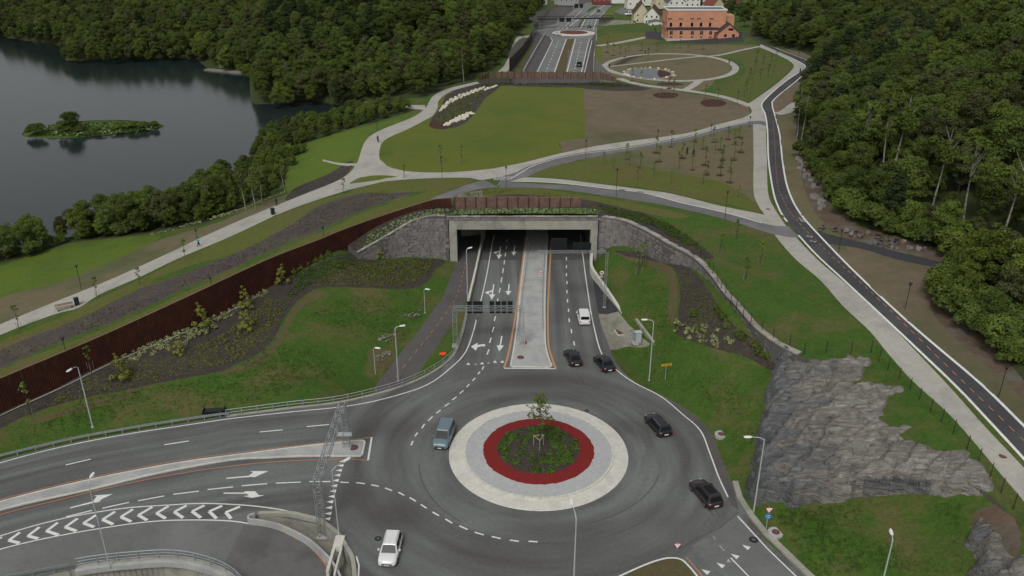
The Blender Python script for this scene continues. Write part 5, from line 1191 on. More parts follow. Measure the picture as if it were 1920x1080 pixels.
road_lamp(1650, 1112, 1010, 'street lamp on the brownish lawn at bottom right', (.1, .5), fL)
road_lamp(1074, 1135, 968, 'tall street lamp at the bottom centre, below the round island', (-.25, 1.6))
road_lamp(206, 1063, 903, 'tall thin street lamp on the bridge rail at bottom left', (.0, .6), r=.05)
road_lamp(636, 1008, 878, 'grey street lamp beside the triangles row and the concrete trough', (1.1, 1.2), r=.05)
def park_lamp_mesh():
    m = MB(); m.tube((0, 0, -.2), (0, 0, 1), .05, .04, 6); pole = m.mesh('lamp_pole', 'darkpole')
    m = MB(); m.tube((0, 0, -.45), (0, 0, -.1), .13, .16, 8); m.tube((0, 0, -.1), (0, 0, .03), .34, .10, 8); return pole, m.mesh('lantern', 'darkpole')
plp, pll = park_lamp_mesh()
PL = [(153,543,497,'dark park lamp left of the gravel path, above the bench',0),(397,540,519,'dark park lamp on the grass strip in the middle of the barrier',0),(123,658,632,'dark park lamp on the grass strip behind the left barrier end',0),(607,447,425,'dark park lamp behind the upper end of the barrier',0),
 (371,458,430,'dark park lamp beside the runner in teal',0),(829,333,293,'dark park lamp at the near edge of the main lawn',0),(1155,368,316,'dark park lamp between the two cycle lanes',0),(1359,411,358,'bright-topped park lamp at the right end of the lower cycle lane',0),
 (1098,298,262,'dark park lamp where the soil field meets the upper lane',0),(1572,474,430,'dark park lamp beside the side lane into the woods',0),(1697,580,530,'dark park lamp on the bare verge midway down the right road',0),(1872,745,686,'dark park lamp at the right edge of the picture',0),
 (707,248,222,'dark park lamp near the walker on the left path',0),(1332,256,233,'dark park lamp beside the upper lane among saplings',0),(1405,239,218,'dark park lamp at the junction with the wide right path',0),(1382,197,170,'thin dark park lamp by the path south of the meadow',0),
 (536,366,341,'dark park lamp at the foot of the lakeside trees',0),(949,352,312,'dark park lamp at the central path junction',0),(1497,112,97,'dark park lamp at the top bend of the right road',0),(1233,262,243,'dark park lamp left of the small lamp post among saplings',0),(1502,334,300,'dark park lamp on the thin verge right of the road',0)]
for px, pb, pt, lb, _ in PL:
    x, y = hit(px, pb, fU); z = float(fU([x], [y])[0]); h = zrow(x, y, pt) - z
    root = empty('park_lamp', (x, y, z), 0, lb, 'park lamp'); inst('pole', plp, root, (0, 0, 0), None, (1, 1, h)); inst('lantern', pll, root, (0, 0, h))

# ---------------------------------------------------------------- road signs, covers, small fixtures
def sign_post(px, py, pt, label, kind, f=None, faces=(0, -1)):
    if f is None: x, y = P(px, py, .1); z = .1
    else: x, y = hit(px, py, f); z = float(f([x], [y])[0])
    h = zrow(x, y, pt) - z; root = empty('road_sign', (x, y, z), math.atan2(faces[1], faces[0]) + math.pi / 2, label, 'road sign')
    m = MB(); m.tube((0, 0, -.1), (0, 0, h), .035, n=6); m.build('post', 'greyp', root)
    def disc(nm, zc, r, mt, yy, n=20): m = MB(); m.tube((0, yy, zc), (0, yy - .02, zc), r, r, n); return m.build(nm, mt, root)
    def tri_(nm, zc, r, mt, yy):
        m = MB(); p = [(-r, zc + r * .58), (r, zc + r * .58), (0, zc - r * 1.15)]; m.add([(a, yy, b) for a, b in p] + [(a, yy - .02, b) for a, b in p], [(0, 1, 2), (5, 4, 3), (0, 3, 4, 1), (1, 4, 5, 2), (2, 5, 3, 0)]); return m.build(nm, mt, root)
    if kind == 'ban':
        disc('rim', h - .42, .45, 'red', -.04); disc('face', h - .42, .36, 'signwhite', -.062)
        m = MB()
        for a_, b_ in (((-.2, -.1), (-.02, .12)), ((.02, -.1), (.2, .12))): m.box(a_[0], -.092, h - .42 + a_[1], b_[0], -.084, h - .42 + b_[1])
        m.build('car_symbol', 'black', root)
        m = MB(); m.box(-.33, -.09, -.03, .33, -.086, .03, Matrix.Translation((0, 0, h - .42)) @ Matrix.Rotation(.75, 4, 'Y')); m.build('slash', 'red', root)
        m = MB(); m.box(-.35, -.06, h - 1.25, .25, -.04, h - .98); m.build('sub_plate', 'greyp', root)
    if kind == 'yield':
        tri_('rim', h - .35, .5, 'red', -.04); tri_('face', h - .345, .34, 'signwhite', -.062)
        disc('blue_disc', h - 1.25, .38, 'blue', -.04); 
        for k in range(3):
            q_ = k * 2.094 + .4; m = MB(); m.tube((.17 * math.cos(q_), -.066, h - 1.25 + .17 * math.sin(q_)), (.17 * math.cos(q_ + 1.2), -.066, h - 1.25 + .17 * math.sin(q_ + 1.2)), .05, .02, 5); m.build('ring_arrow', 'signwhite', root)
    if kind == 'yellow':
        m = MB(); m.box(-.75, -.06, h - .35, .75, -.03, h); m.build('board', 'yellow', root); m = MB(); m.box(-.5, -.066, h - .21, .4, -.063, h - .14); m.box(.35, -.066, h - .27, .48, -.063, h - .08); m.build('print', 'black', root)
    if kind == 'small': m = MB(); m.box(-.2, -.06, h - .3, .2, -.03, h); m.build('board', 'yellow', root)
    if kind == 'info': m = MB(); m.box(-.3, -.06, h - .45, .3, -.03, h); m.build('board', 'signwhite', root)
    return root
sign_post(1013, 535, 506, 'round red-rimmed ban sign on the central island', 'ban')
sign_post(1127, 540, 507, 'round red-rimmed ban sign at the low wall right of the tunnel', 'ban', fL)
sign_post(1434, 1005, 950, 'yield triangle over a blue disc in front of the rock', 'yield', fL)
sign_post(1266, 1062, 1017, 'yield triangle over a blue disc on the small grass wedge at the bottom', 'yield', fL)
sign_post(1247, 712, 682, 'yellow rectangular direction board on a post in the right lawn', 'yellow', fL, (.2, -1))
for px, py, pt, lb in [(1065, 108, 95, 'yellow marker sign on the far planted median'), (1101, 108, 95, 'yellow marker sign right of the far carriageway'), (1102, 26, 17, 'yellow marker sign on the farthest median')]:
    sign_post(px, py, pt, lb, 'small')
def cover(px, py, f, label, slab=True, r=.42, mt='manhole'):
    x, y = hit(px, py, f) if f else P(px, py, .13); z = (float(f([x], [y])[0]) + (.16 if slab else 0)) if f else .13
    root = empty('manhole_cover', (x, y, z), rnd.uniform(0, 1), label, 'manhole cover')
    m = MB()
    if slab: m.tube((0, 0, -.6), (0, 0, .10), .85, .85, 10); m.build('concrete_slab', 'slab', root)
    m = MB(); m.tube((0, 0, 0), (0, 0, .13 if slab else .02), r, r, 16); m.build('lid', mt, root)
    m = MB(); m.tube((0, 0, .1 if slab else .01), (0, 0, .145 if slab else .03), r * .45, r * .45, 12); m.build('hub', 'joint', root)
cover(976, 670, None, 'reddish manhole cover at the near end of the central island', False, .55); cover(663, 839, None, 'reddish manhole cover at the tip of the left road island', False, .6)
cover(1352, 817, fL, 'manhole cover in dark gravel beside the right road edge'); cover(1454, 1001, fL, 'manhole cover on a concrete slab below the yield sign')
cover(1413, 1012, f0, 'dark manhole cover in the exit lane at the kerb', False, .5, 'darkpole'); cover(1881, 855, fU, 'reddish manhole cover in the wide right gravel path', False, .4); cover(1440, 392, fU, 'small reddish manhole cover near the path crossing', False, .35)
x, y = hit(1195, 643, fL); root = empty('control_cabinet', (x, y, float(fL([x], [y])[0])), .15, 'tall grey control cabinet on a pale slab beside the orange pipes', 'cabinet')
m = MB(); m.box(-.8, -.6, -.1, .8, .7, .12); m.build('slab', 'slab', root); m = MB(); m.box(-.45, -.4, .12, .5, .4, 1.9); m.build('housing', 'cabinet', root); m = MB(); m.box(-.5, -.45, 1.9, .55, .45, 1.98); m.build('lid', 'greyp', root); m = MB(); m.box(-.38, -.415, .25, .0, -.4, 1.8); m.box(.05, -.415, .25, .43, -.4, 1.8); m.build('door', 'greyp', root)
x, y = hit(1162, 623, fL); root = empty('drain_grating', (x, y, float(fL([x], [y])[0])), .22, 'red-brown rectangular grating set in the gravel pad', 'grating')
m = MB(); m.box(-.65, -1.0, -.05, .65, 1.0, .08); m.build('frame', 'paleconc', root); m = MB(); m.box(-.52, -.9, 0, .52, .9, .10); m.build('grate', 'manhole', root)
m = MB()
for k in range(7): m.box(-.5, -.85 + k * .26, .1, .5, -.85 + k * .26 + .04, .115)
m.build('slot', 'joint', root)
x, y = hit(1197, 620, fL); root = empty('orange_pipes', (x + .7, y + 1.2, float(fL([x], [y])[0])), 0, 'bundle of orange plastic pipes against the short concrete wall', 'pipes')
for k in range(4): m = MB(); m.tube((-1.0 + k * .12, .3 + k * .14, .12 + .1 * (k % 2)), (1.0 + k * .1, -.9 + k * .14, .12 + .1 * (k % 2)), .08, n=8); m.build('pipe', 'orangeplastic', root)
x, y = hit(832, 665, fL); root = empty('orange_barrier', (x, y, float(fL([x], [y])[0])), .1, 'bright orange plastic object lying on the grass beside the left bend', 'orange barrier')
m = MB(); m.ball((0, 0, .15), .75, (1, .55, .35), 10, 6); m.build('body', 'orangeplastic', root); m = MB(); m.ball((.6, .1, .2), .35, (1, .6, .6), 8, 5); m.build('lobe', 'orangeplastic', root)
x, y = P(400, 781); root = empty('culvert_box', (x, y, -.3), .12, 'black open steel culvert box behind the left guard rail', 'culvert')
m = MB(); m.box(-1.4, 0, -.6, 1.4, .12, 1.0); m.box(-1.4, 0, -.6, -1.3, 1.5, 1.0); m.box(1.3, 0, -.6, 1.4, 1.5, 1.0); m.build('frame', 'black', root); m = MB(); m.box(-1.3, .2, .6, 1.3, 1.5, .7); m.build('lid', 'darkpole', root)

# skid marks, seams and small covers on the asphalt
m = MB()
for r0, a0_, a1_, w_ in ((13.6, 1.9, 2.75, .16), (15.2, 2.0, 2.6, .12), (14.1, -1.2, -.3, .14), (16.3, -1.6, -.7, .12), (12.9, .2, 1.0, .12), (17.5, .9, 1.6, .12), (14.8, 3.3, 4.1, .14), (18.4, 3.6, 4.3, .10)):
    ribbon(m, [(RC[0] + (r0 + .9 * (k / 24)) * math.cos(a0_ + (a1_ - a0_) * k / 24), RC[1] + (r0 + .9 * (k / 24)) * math.sin(a0_ + (a1_ - a0_) * k / 24)) for k in range(25)], w_, .006)
for l in ([(1330,955),(1338,968)], [(1342,955),(1350,970)], [(1080,700),(1100,722)]): ribbon(m, PW(l), .14, .006)
S_(m, 'skid_marks', 'brownasph')
m = MB()
for l in ([(905,500),(885,640),(850,690)], [(-100,900),(200,846),(450,812),(640,800)]):
    ribbon(m, along(PW(cr(l, 6)), .7), .035, .005)
S_(m, 'asphalt_seams', 'darkpad')
m = MB()
for l in ([(1285,1022),(1310,1008),(1352,988),(1385,960)],): ribbon(m, PW(l), .06, .006)
S_(m, 'asphalt_seams', 'darkpad')
cover(709, 1010, f0, 'small dark drain cover beside the white car', False, .38, 'darkpole'); cover(1100, 770, f0, 'dark drain cover above the right rim of the round island', False, .3, 'darkpole')

m = MB(); pb_ = [Vector((b[0] + .5, b[1] - .95, float(fL([b[0] + .5], [b[1] - .95])[0]) + .15)) for b in BAR if b[0] < -42]
for a, b in zip(pb_[:-1], pb_[1:]): m.tube(a, b, .07, n=5)
tag(m.build('edging_strip', 'slab'), 'pale edging strip along the foot of the left barrier end', 'edging')

for l, lb in (([(964,640),(971,590),(976,545),(982,500),(986,462)], 'thin low railing along the left side of the central island'), ([(1022,620),(1021,570),(1023,520),(1026,465)], 'thin low railing along the right side of the central island')):
    rail_line('island_railing', lb, [(*P(a + (5 if a < 1000 else -4), b), .12) for a, b in cr(l, 4)], h=.75, bars=((.75, .02),), step=1.6)
sp_ = empty('sign_pole', (*P(979, 645), .12), 0, 'thin grey pole with red foot under the right leg of the panel gantry', 'pole'); m = MB(); m.tube((.6, 0, 0), (.6, 0, 2.4), .05, n=6); m.build('post', 'greyp', sp_); m = MB(); m.tube((.6, 0, 0), (.6, 0, .4), .16, .1, 8); m.build('foot', 'red', sp_)

# ---------------------------------------------------------------- vehicles
def car(name, cat, label, front, rear, dims, paint, kind, z=0.0, group=None, far=False):
    """front, rear: picture points on the ground at the two ends"""
    L, Wd, Ht = dims; Wd *= 1.08; a, b = Vector(P(*front, z)), Vector(P(*rear, z)); d = (a - b).normalized(); c = (a + b) / 2
    root = empty(name, (c.x, c.y, z), math.atan2(d.y, d.x) - math.pi / 2, label, cat, group); h = Wd / 2; panel_ = kind == 'suvp'; kind = 'suv' if panel_ else kind
    pm_ = MT[paint]
    van = kind in ('van', 'mpv'); hb = .62 if kind != 'sedan' else .6
    belt = Ht * (.60 if not van else .56)
    hood = {'suv': .58, 'hatch': .56, 'sedan': .56, 'van': .54, 'mpv': .56}[kind] * Ht
    trunk = belt if kind != 'sedan' else Ht * .64
    st = [(-.5, .80, .34, trunk * .80), (-.485, .92, .26, trunk * .95), (-.42, .99, .24, trunk), (-.30, 1.0, .22, belt), (.0, 1.0, .21, belt), (.20, 1.0, .22, belt * .99), (.27, .99, .22, hood * 1.04), (.40, .96, .23, hood * .95), (.475, .86, .26, hood * .80), (.5, .72, .32, hood * .62)]
    m = MB(); vs = []; 
    for y, w, zb, zt_ in st:
        w *= h; y *= L
        vs += [(-w * .9, y, zb), (-w, y, zb + .12), (-w, y, lerp(zb, zt_, .62)), (-w * .93, y, zt_ - .03), (-w * .6, y, zt_ + .02), (0, y, zt_ + .04), (w * .6, y, zt_ + .02), (w * .93, y, zt_ - .03), (w, y, lerp(zb, zt_, .62)), (w, y, zb + .12), (w * .9, y, zb)]
    k = 11; m.add(vs, [(i * k + j, i * k + (j + 1) % k, (i + 1) * k + (j + 1) % k, (i + 1) * k + j) for i in range(len(st) - 1) for j in range(k)] + [tuple(range(k - 1, -1, -1)), tuple(range((len(st) - 1) * k, len(st) * k))])
    m.build('body', pm_, root, smooth=True)
    # cabin: base outline at the belt, roof outline above
    yb0, yb1, yt0, yt1 = {'suv': (-.475, .24, -.40, .08), 'hatch': (-.47, .24, -.34, .06), 'sedan': (-.36, .22, -.22, .05), 'van': (-.488, .27, -.478, .15), 'mpv': (-.485, .30, -.44, .12)}[kind]
    yb0 *= L; yb1 *= L; yt0 *= L; yt1 *= L; wb, wt = h * .93, h * (.72 if not van else .80)
    def outl(yr, yf, w, z_, n=4):
        return [(-w * .92, yr, z_), (-w, yr + .15, z_), (-w, lerp(yr, yf, .5), z_ + .0), (-w * .98, yf - .22, z_), (-w * .84, yf, z_), (w * .84, yf, z_), (w * .98, yf - .22, z_), (w, lerp(yr, yf, .5), z_), (w, yr + .15, z_), (w * .92, yr, z_)]
    A = outl(yb0, yb1, wb, belt - .02); B_ = outl(yt0, yt1, wt, Ht - .05); C_ = [(x * .90, y * 1.0 + (.1 if y < 0 else -.1), Ht) for x, y, z_ in B_]
    m = MB(); n = 10; m.add(A + B_ + C_, [(i, (i + 1) % n, n + (i + 1) % n, n + i) for i in range(n)] + [(n + i, n + (i + 1) % n, 2 * n + (i + 1) % n, 2 * n + i) for i in range(n)] + [tuple(2 * n + i for i in range(n))])
    m.build('roof', pm_, root, smooth=False)
    def pane(nm, q_, out, mat='glass', i0=.08, i1=.92, j0=.12, j1=.86):
        p00, p10, p11, p01 = [Vector(v) for v in q_]
        g = lambda s, t: lerp(lerp(p00, p10, s), lerp(p01, p11, s), t) + Vector(out) * .03
        m = MB(); m.add([g(i0, j0), g(i1, j0), g(i1, j1), g(i0, j1)], [(0, 1, 2, 3)]); return m.build(nm, mat, root)
    pane('windscreen', [A[4], A[5], B_[5], B_[4]], (0, .9, .5), i0=.0, i1=1, j0=.06, j1=.92)
    pane('rear_window', [A[9], A[0], B_[0], B_[9]], (0, -1, .4), i0=.08, i1=.92, j0=.22 if van else .12, j1=.86)
    for s_, (i, j) in ((-1, (2, 1)), (-1, (3, 2)), (1, (8, 7)), (1, (7, 6))):
        pane('side_window', [A[i], A[j], B_[j], B_[i]], (s_, 0, .3), i0=.04, i1=.96, mat=(paint if kind == 'van' and j in (1,) or kind == 'van' and i == 8 else 'glass'))
    if panel_: m = MB(); m.box(-wt * .62, yt0 + .45, Ht + .003, wt * .62, yt1 - .35, Ht + .012); m.build('roof_panel', 'glass', root)
    if kind in ('suv', 'mpv'):
        for s_ in (-1, 1): m = MB(); m.tube((s_ * wt * .86, yt0 + .25, Ht + .02), (s_ * wt * .86, yt1 - .15, Ht + .02), .022, n=4); m.build('roof_rail', 'galv' if not panel_ else 'black', root)
    wr = .34 if kind in ('suv', 'van', 'mpv') else .31
    for yy in (-.31 * L, .32 * L):
        for s_ in (-1, 1):
            m = MB(); m.tube((s_ * (h - .20), yy, wr), (s_ * (h + .015), yy, wr), wr, wr, 14); w_ = m.build('wheel', 'tyre', root)
            m = MB(); m.tube((s_ * (h + .016), yy, wr), (s_ * (h + .022), yy, wr), wr * .62, wr * .55, 10); m.build('rim', 'rimm', w_)
    for s_ in (-1, 1):
        m = MB(); m.box(s_ * h * .55 - .17, L * .445, hood * .66, s_ * h * .55 + .17, L * .487, hood * .80); m.build('headlight', 'headlamp', root)
        m = MB(); m.box(s_ * h * .76 - .13, -L * .503, belt * .66, s_ * h * .76 + .13, -L * .46, belt * .86); m.build('tail_light', 'taillamp', root)
        m = MB(); m.box(s_ * (h + .10) - .09, yb1 - .55, belt - .02, s_ * (h + .10) + .09, yb1 - .38, belt + .14); m.build('mirror', pm_, root)
    m = MB(); m.box(-.27, -L * .512, belt * .50, .27, -L * .495, belt * .50 + .13); m.build('number_plate', 'plate', root)
    m = MB(); m.box(-.26, L * .497, .36, .26, L * .508, .47); m.build('number_plate', 'plate', root)
    m = MB(); m.box(-h * .55, L * .490, .42, h * .55, L * .503, .58); m.build('grille', 'black', root)
    return root
for nm, c, r_ in (('p_white', (.70,.70,.69), .3), ('p_black', (.012,.012,.014), .25), ('p_slate', (.13,.185,.215), .3), ('p_brown', (.022,.017,.016), .25), ('p_teal', (.02,.42,.45), .5), ('p_red', (.35,.02,.02), .35), ('p_silver', (.40,.42,.43), .3)):
    MT[nm] = M('car_paint_' + nm[2:], c, r_, spec=.5); MT[nm].node_tree.nodes['Principled BSDF'].inputs['Coat Weight'].default_value = .35
car('car', 'car', 'white car leaving the roundabout towards the bottom edge', (726,1063), (739,1012), (4.55, 1.86, 1.58), 'p_white', 'suv')
car('minivan', 'minivan', 'blue-grey minivan beside the left rim of the round island', (824,846), (841,803), (5.0, 1.92, 1.92), 'p_slate', 'mpv')
car('car', 'car', 'black car on the road right of the round island', (1221,789), (1245,817), (4.75, 1.88, 1.58), 'p_black', 'suv')
car('car', 'car', 'dark brown roof-panelled car nearest the exit lane at lower right', (1307,914), (1338,951), (4.8, 1.92, 1.66), 'p_brown', 'suvp')
car('car', 'car', 'black saloon car next to the tip of the central island', (1067,663), (1081,688), (4.6, 1.84, 1.46), 'p_black', 'sedan')
car('car', 'car', 'black saloon car at the right road edge below the gravel pad', (1122,673), (1143,699), (4.6, 1.84, 1.46), 'p_black', 'sedan')
car('van', 'van', 'small white van driving towards the tunnel in the right carriageway', (1091,588), (1097,613), (4.4, 1.82, 1.84), 'p_white', 'van')
car('van', 'van', 'dark van in the far cutting beyond the wooden fence', (1086,118), (1086,131), (5.0, 2.0, 2.3), 'p_black', 'van')
car('car', 'car', 'small dark car beyond the distant roundabout', (1105,49), (1104,55), (4.5, 1.8, 1.5), 'p_black', 'hatch')
car('car', 'car', 'small white car on the left rim of the distant roundabout', (1040,65), (1050,66), (4.5, 1.8, 1.5), 'p_white', 'hatch')
car('car', 'car', 'tiny dark car on the farthest road beyond the footbridge', (1124,20), (1120,24), (4.5, 1.8, 1.5), 'p_black', 'hatch')
car('car', 'car', 'tiny silver car on the street at the top edge', (1170,5), (1180,4), (4.5, 1.8, 1.5), 'p_silver', 'hatch', z=2)
car('van', 'van', 'white van parked beside the turquoise truck near the orange building', (1172,29), (1186,28), (5.2, 2.0, 2.3), 'p_white', 'van', z=3.6)
car('truck', 'truck', 'bright turquoise truck parked near the orange building', (1188,30), (1202,29), (5.8, 2.2, 2.7), 'p_teal', 'van', z=3.8)

# ---------------------------------------------------------------- people
def person(px, py, label, top, legs, f=fU, stride=.35, rz=0):
    x, y = hit(px, py, f); z = float(f([x], [y])[0]); root = empty('person', (x, y, z), rz, label, 'person')
    V = [(0,0,.95),(0,0,1.15),(0,.02,1.38),(0,.02,1.52),(0,.04,1.68),(-.10,0,.92),(-.11,stride*.6,.52),(-.11,stride*.5,.08),(-.11,stride*.5+.14,.04),(.10,0,.92),(.11,-stride*.2,.50),(.11,-stride,.16),(.11,-stride+.12,.06),
         (-.19,.01,1.42),(-.26,-.12,1.16),(-.22,.10,1.02),(.19,.01,1.42),(.26,.12,1.17),(.22,.30,1.12)]
    E_ = [(0,1),(1,2),(2,3),(3,4),(0,5),(5,6),(6,7),(7,8),(0,9),(9,10),(10,11),(11,12),(2,13),(13,14),(14,15),(2,16),(16,17),(17,18)]
    R_ = [.16,.15,.17,.06,.11,.10,.075,.05,.05,.10,.075,.05,.05,.07,.05,.04,.07,.05,.04]
    me = bpy.data.meshes.new('person_body'); me.from_pydata(V, E_, []); o = link(bpy.data.objects.new('body', me), root)
    md = o.modifiers.new('skin', 'SKIN'); sv = me.skin_vertices[0].data
    for i, r in enumerate(R_): sv[i].radius = (r, r * .8)
    sv[0].use_root = True; s2 = o.modifiers.new('sub', 'SUBSURF'); s2.levels = 1; s2.render_levels = 1
    setm(me, top)
    m = MB()
    for sx, yy in ((-.11, stride * .5), (.11, -stride)): m.tube((sx * .95, 0, .96), (sx, yy * .6 if yy > 0 else -stride * .2, .52), .125, .09, 8); m.tube((sx, yy * .6 if yy > 0 else -stride * .2, .52), (sx, yy, .12), .088, .06, 8)
    m.build('trousers', legs, root, True)
    m = MB(); m.ball((0, .035, 1.70), .115, (.9, 1, 1.15), 10, 7); hd = m.build('head', 'skin', root, True); m = MB(); m.ball((0, .015, 1.735), .118, (.95, 1, 1.0), 10, 6); m.build('hair', 'hair', hd, True)
    return root
person(373, 462, 'runner in a teal top on the gravel path at left', 'teal', 'darkcloth', stride=.4, rz=-.8)
person(709, 267, 'walker in dark clothes on the path beside the main lawn', 'darkcloth', 'darkcloth', rz=.1)
person(519, 386, 'cyclist-like walker in dark clothes at the upper edge of the left path', 'darkcloth', 'darkcloth', rz=-.8)
person(1210, 101, 'person in dark clothes on the upper rim of the ring path', 'darkcloth', 'darkcloth', rz=1.5)
person(1367, 120, 'person in dark clothes on the right part of the ring path', 'darkcloth', 'darkcloth', rz=.5)
person(1143, 127, 'person in dark clothes at the left end of the ring path', 'darkcloth', 'darkcloth', rz=0)
person(1500, 137, 'person in dark clothes walking at the bend of the right road', 'darkcloth', 'darkcloth', rz=.3)
person(1288, 290, 'tall dark figure standing among the saplings of the grove', 'darkcloth', 'darkcloth', stride=.05)
person(1300, 293, 'crouched dark figure right of the tall one in the grove', 'darkcloth', 'darkcloth', stride=.1)

# ---------------------------------------------------------------- bins, bench
for px, py, lb in ((145, 572, 'dark green bin beside the bench on the left path'), (512, 402, 'dark green bin on the left path near the cyclist-like walker')):
    x, y, z = HU(px, py); root = empty('litter_bin', (x, y, z), .6, lb, 'litter bin'); m = MB(); m.box(-.33, -.33, 0, .33, .33, 1.15); m.build('body', 'darkpole', root); m = MB(); m.box(-.37, -.37, 1.15, .37, .37, 1.3); m.build('lid', 'darkpole', root)
x, y, z = HU(122, 580); root = empty('bench', (x, y, z), .55, 'reddish wooden bench on the left gravel path', 'bench')
for k in range(3): m = MB(); m.box(-1.3, -.28 + k * .2, .44, 1.3, -.12 + k * .2, .49); m.build('seat_slat', 'rail', root)
for k in range(2): m = MB(); m.box(-1.3, .34, .62 + k * .18, 1.3, .38, .76 + k * .18); m.build('backrest_slat', 'rail', root)
for s_ in (-1, 1): m = MB(); m.box(s_ * 1.0 - .05, -.3, 0, s_ * 1.0 + .05, .4, .44); m.build('leg', 'darkpole', root)

# ---------------------------------------------------------------- buildings
def box_house(px, py, z, w, d, h, rh, wall, roof, label, rot=0.0, name='house', wins=(3, 2), chim=True):
    x, y = P(px, py, z); root = empty(name, (x, y, z), rot, label, 'house')
    m = MB(); m.box(-w / 2, 0, -1.5, w / 2, d, h); m.add([(-w / 2, 0, h), (w / 2, 0, h), (0, 0, h + rh), (-w / 2, d, h), (w / 2, d, h), (0, d, h + rh)], [(0, 1, 2), (5, 4, 3)]); m.build('wall', wall, root)
    for s_ in (-1, 1):
        m = MB(); o_ = .45; sl = rh / (w / 2); pts = [(0, rh), (s_ * (w / 2 + o_), -o_ * sl)]
        v = [(a, yy, h + b + t_) for t_ in (.02, .22) for yy in (-o_, d + o_) for a, b in pts]; m.add(v, [(0, 1, 3, 2), (4, 6, 7, 5), (0, 4, 5, 1), (2, 3, 7, 6), (1, 5, 7, 3), (0, 2, 6, 4)]); rf = m.build('roof', roof, root)
    if chim: m = MB(); m.box(-.4, d * .5, h + rh * .4, .4, d * .5 + .8, h + rh + 1.0); m.build('chimney', 'redroof', rf)
    for j in range(wins[1]):
        for i in range(wins[0]):
            wx = -w / 2 + w * (i + .5) / wins[0]; wz = .9 + j * 2.7
            if wz + 1.3 > h + rh * (1 - abs(wx) / (w / 2)): continue
            m = MB(); m.box(wx - .5, -.05, wz, wx + .5, .02, wz + 1.3); f_ = m.build('window', 'signwhite', root); m = MB(); m.box(wx - .38, -.07, wz + .12, wx + .38, -.051, wz + 1.18); m.build('pane', 'glass', f_)
    return root
HS = [(1188,12,4,8,8,4.5,3.5,'housewhite','greyroof','small white house left of the turquoise truck at the top',.1,(2,1)),(1160,2,3,9,8,4.5,3,'housewhite','brownroof','white house beyond the top street near its right end',0,(2,1)),(1235,2,6,8,8,5,4,'housewhite','blueroof','white house with slate roof at the top edge behind the gabled ones',0,(2,2)),(985,2,8,9,8,5,3,'housewhite','rooftile','white house above the left woods at the top centre',0,(2,1)),(178,6,2,8,8,4,3,'housewhite','redroof','small white house with red roof at the upper left edge',0,(2,1)),(85,4,1,8,8,4,3,'housewhite','rooftile','small white house behind the red one at upper left',0,(2,1)),
 (1202,44,4,8,9,5.5,5,'housecream','brownroof','cream gabled house with brown roof left of the orange building',0,(2,2)),
 (1221,47,4,8,10,5,4,'housewhite','brownroof','white house with brown roof directly left of the orange building',-.3,(3,2)),
 (1230,53,4.4,7,5,3,.8,'housewhite','greyroof','low white flat building touching the left of the orange building',0,(2,1)),
 (1268,20,6,10,9,5,4,'housewhite','blueroof','house with slate blue roof behind the orange building',.1,(3,2)),
 (1242,12,6,9,8,5,4,'housecream','brownroof','house with brown roof at the top edge behind the cream house',.2,(2,2)),
 (1298,14,7,9,8,5.5,3.5,'housewhite','brownroof','white house with red shutters behind the orange building',0,(3,2)),
 (1322,10,7,8,8,5.5,3.5,'housewhite','greyroof','white house right of the slate roof house',.1,(3,2)),
 (1346,22,7,8,8,4,4,'housecream','redroof','house with bright red roof behind the orange building',.5,(2,1)),
 (1376,16,8,8,8,4.5,4,'housered','greyroof','red house near the trees at the top right',.1,(2,1)),
 (1405,6,9,8,8,4,3,'housecream','redroof','cream house at the edge of the right woods',0,(2,1)),
 (1062,6,2,16,8,3,1.5,'housegrey','brownroof','long low brownish building at the top centre',-.1,(5,1)),
 (1012,8,2,10,7,3,2,'housewhite','greyroof','pale low building at the edge of the left woods',.2,(3,1)),
 (1128,3,2,12,8,4,3,'housered','redroof','reddish building on the far side of the top street',0,(4,1)),
 (10,13,1,9,8,4.5,3,'housewhite','brownroof','white house in the upper left corner',0,(3,1)),
 (66,12,1,10,8,4.5,3.5,'housered','redroof','red house beyond the lake at upper left',.1,(3,1)),
 (104,11,1,9,8,4,3,'housegrey','greyroof','grey house beyond the lake right of the red house',-.1,(3,1)),
 (36,8,1,8,8,4,3,'housecream','greyroof','cream house between white and red ones at upper left',0,(2,1)),
 (140,7,1,9,8,4,3,'housewhite','brownroof','white house with brown roof partly behind trees at upper left',.1,(3,1)),
 (208,8,2,9,8,4,3,'housecream','rooftile','pale house above the left woods at the top edge',0,(2,1)),
 (1215,6,5,9,8,5,4,'housewhite','rooftile','white house with dark roof at the top edge by the street',.1,(2,2)),
 (1285,3,7,9,8,5,4,'housecream','redroof','cream house with red roof at the very top edge',0,(2,2)),
 (1340,2,8,9,8,5,4,'housewhite','brownroof','white house with brown roof at the very top edge',0,(2,2))]
for px, py, z, w, d, h, rh, wl, rf, lb, rt, wn_ in HS: box_house(px, py, z, w, d, h, rh, wl, rf, lb, rt, wins=wn_, chim=d > 6)
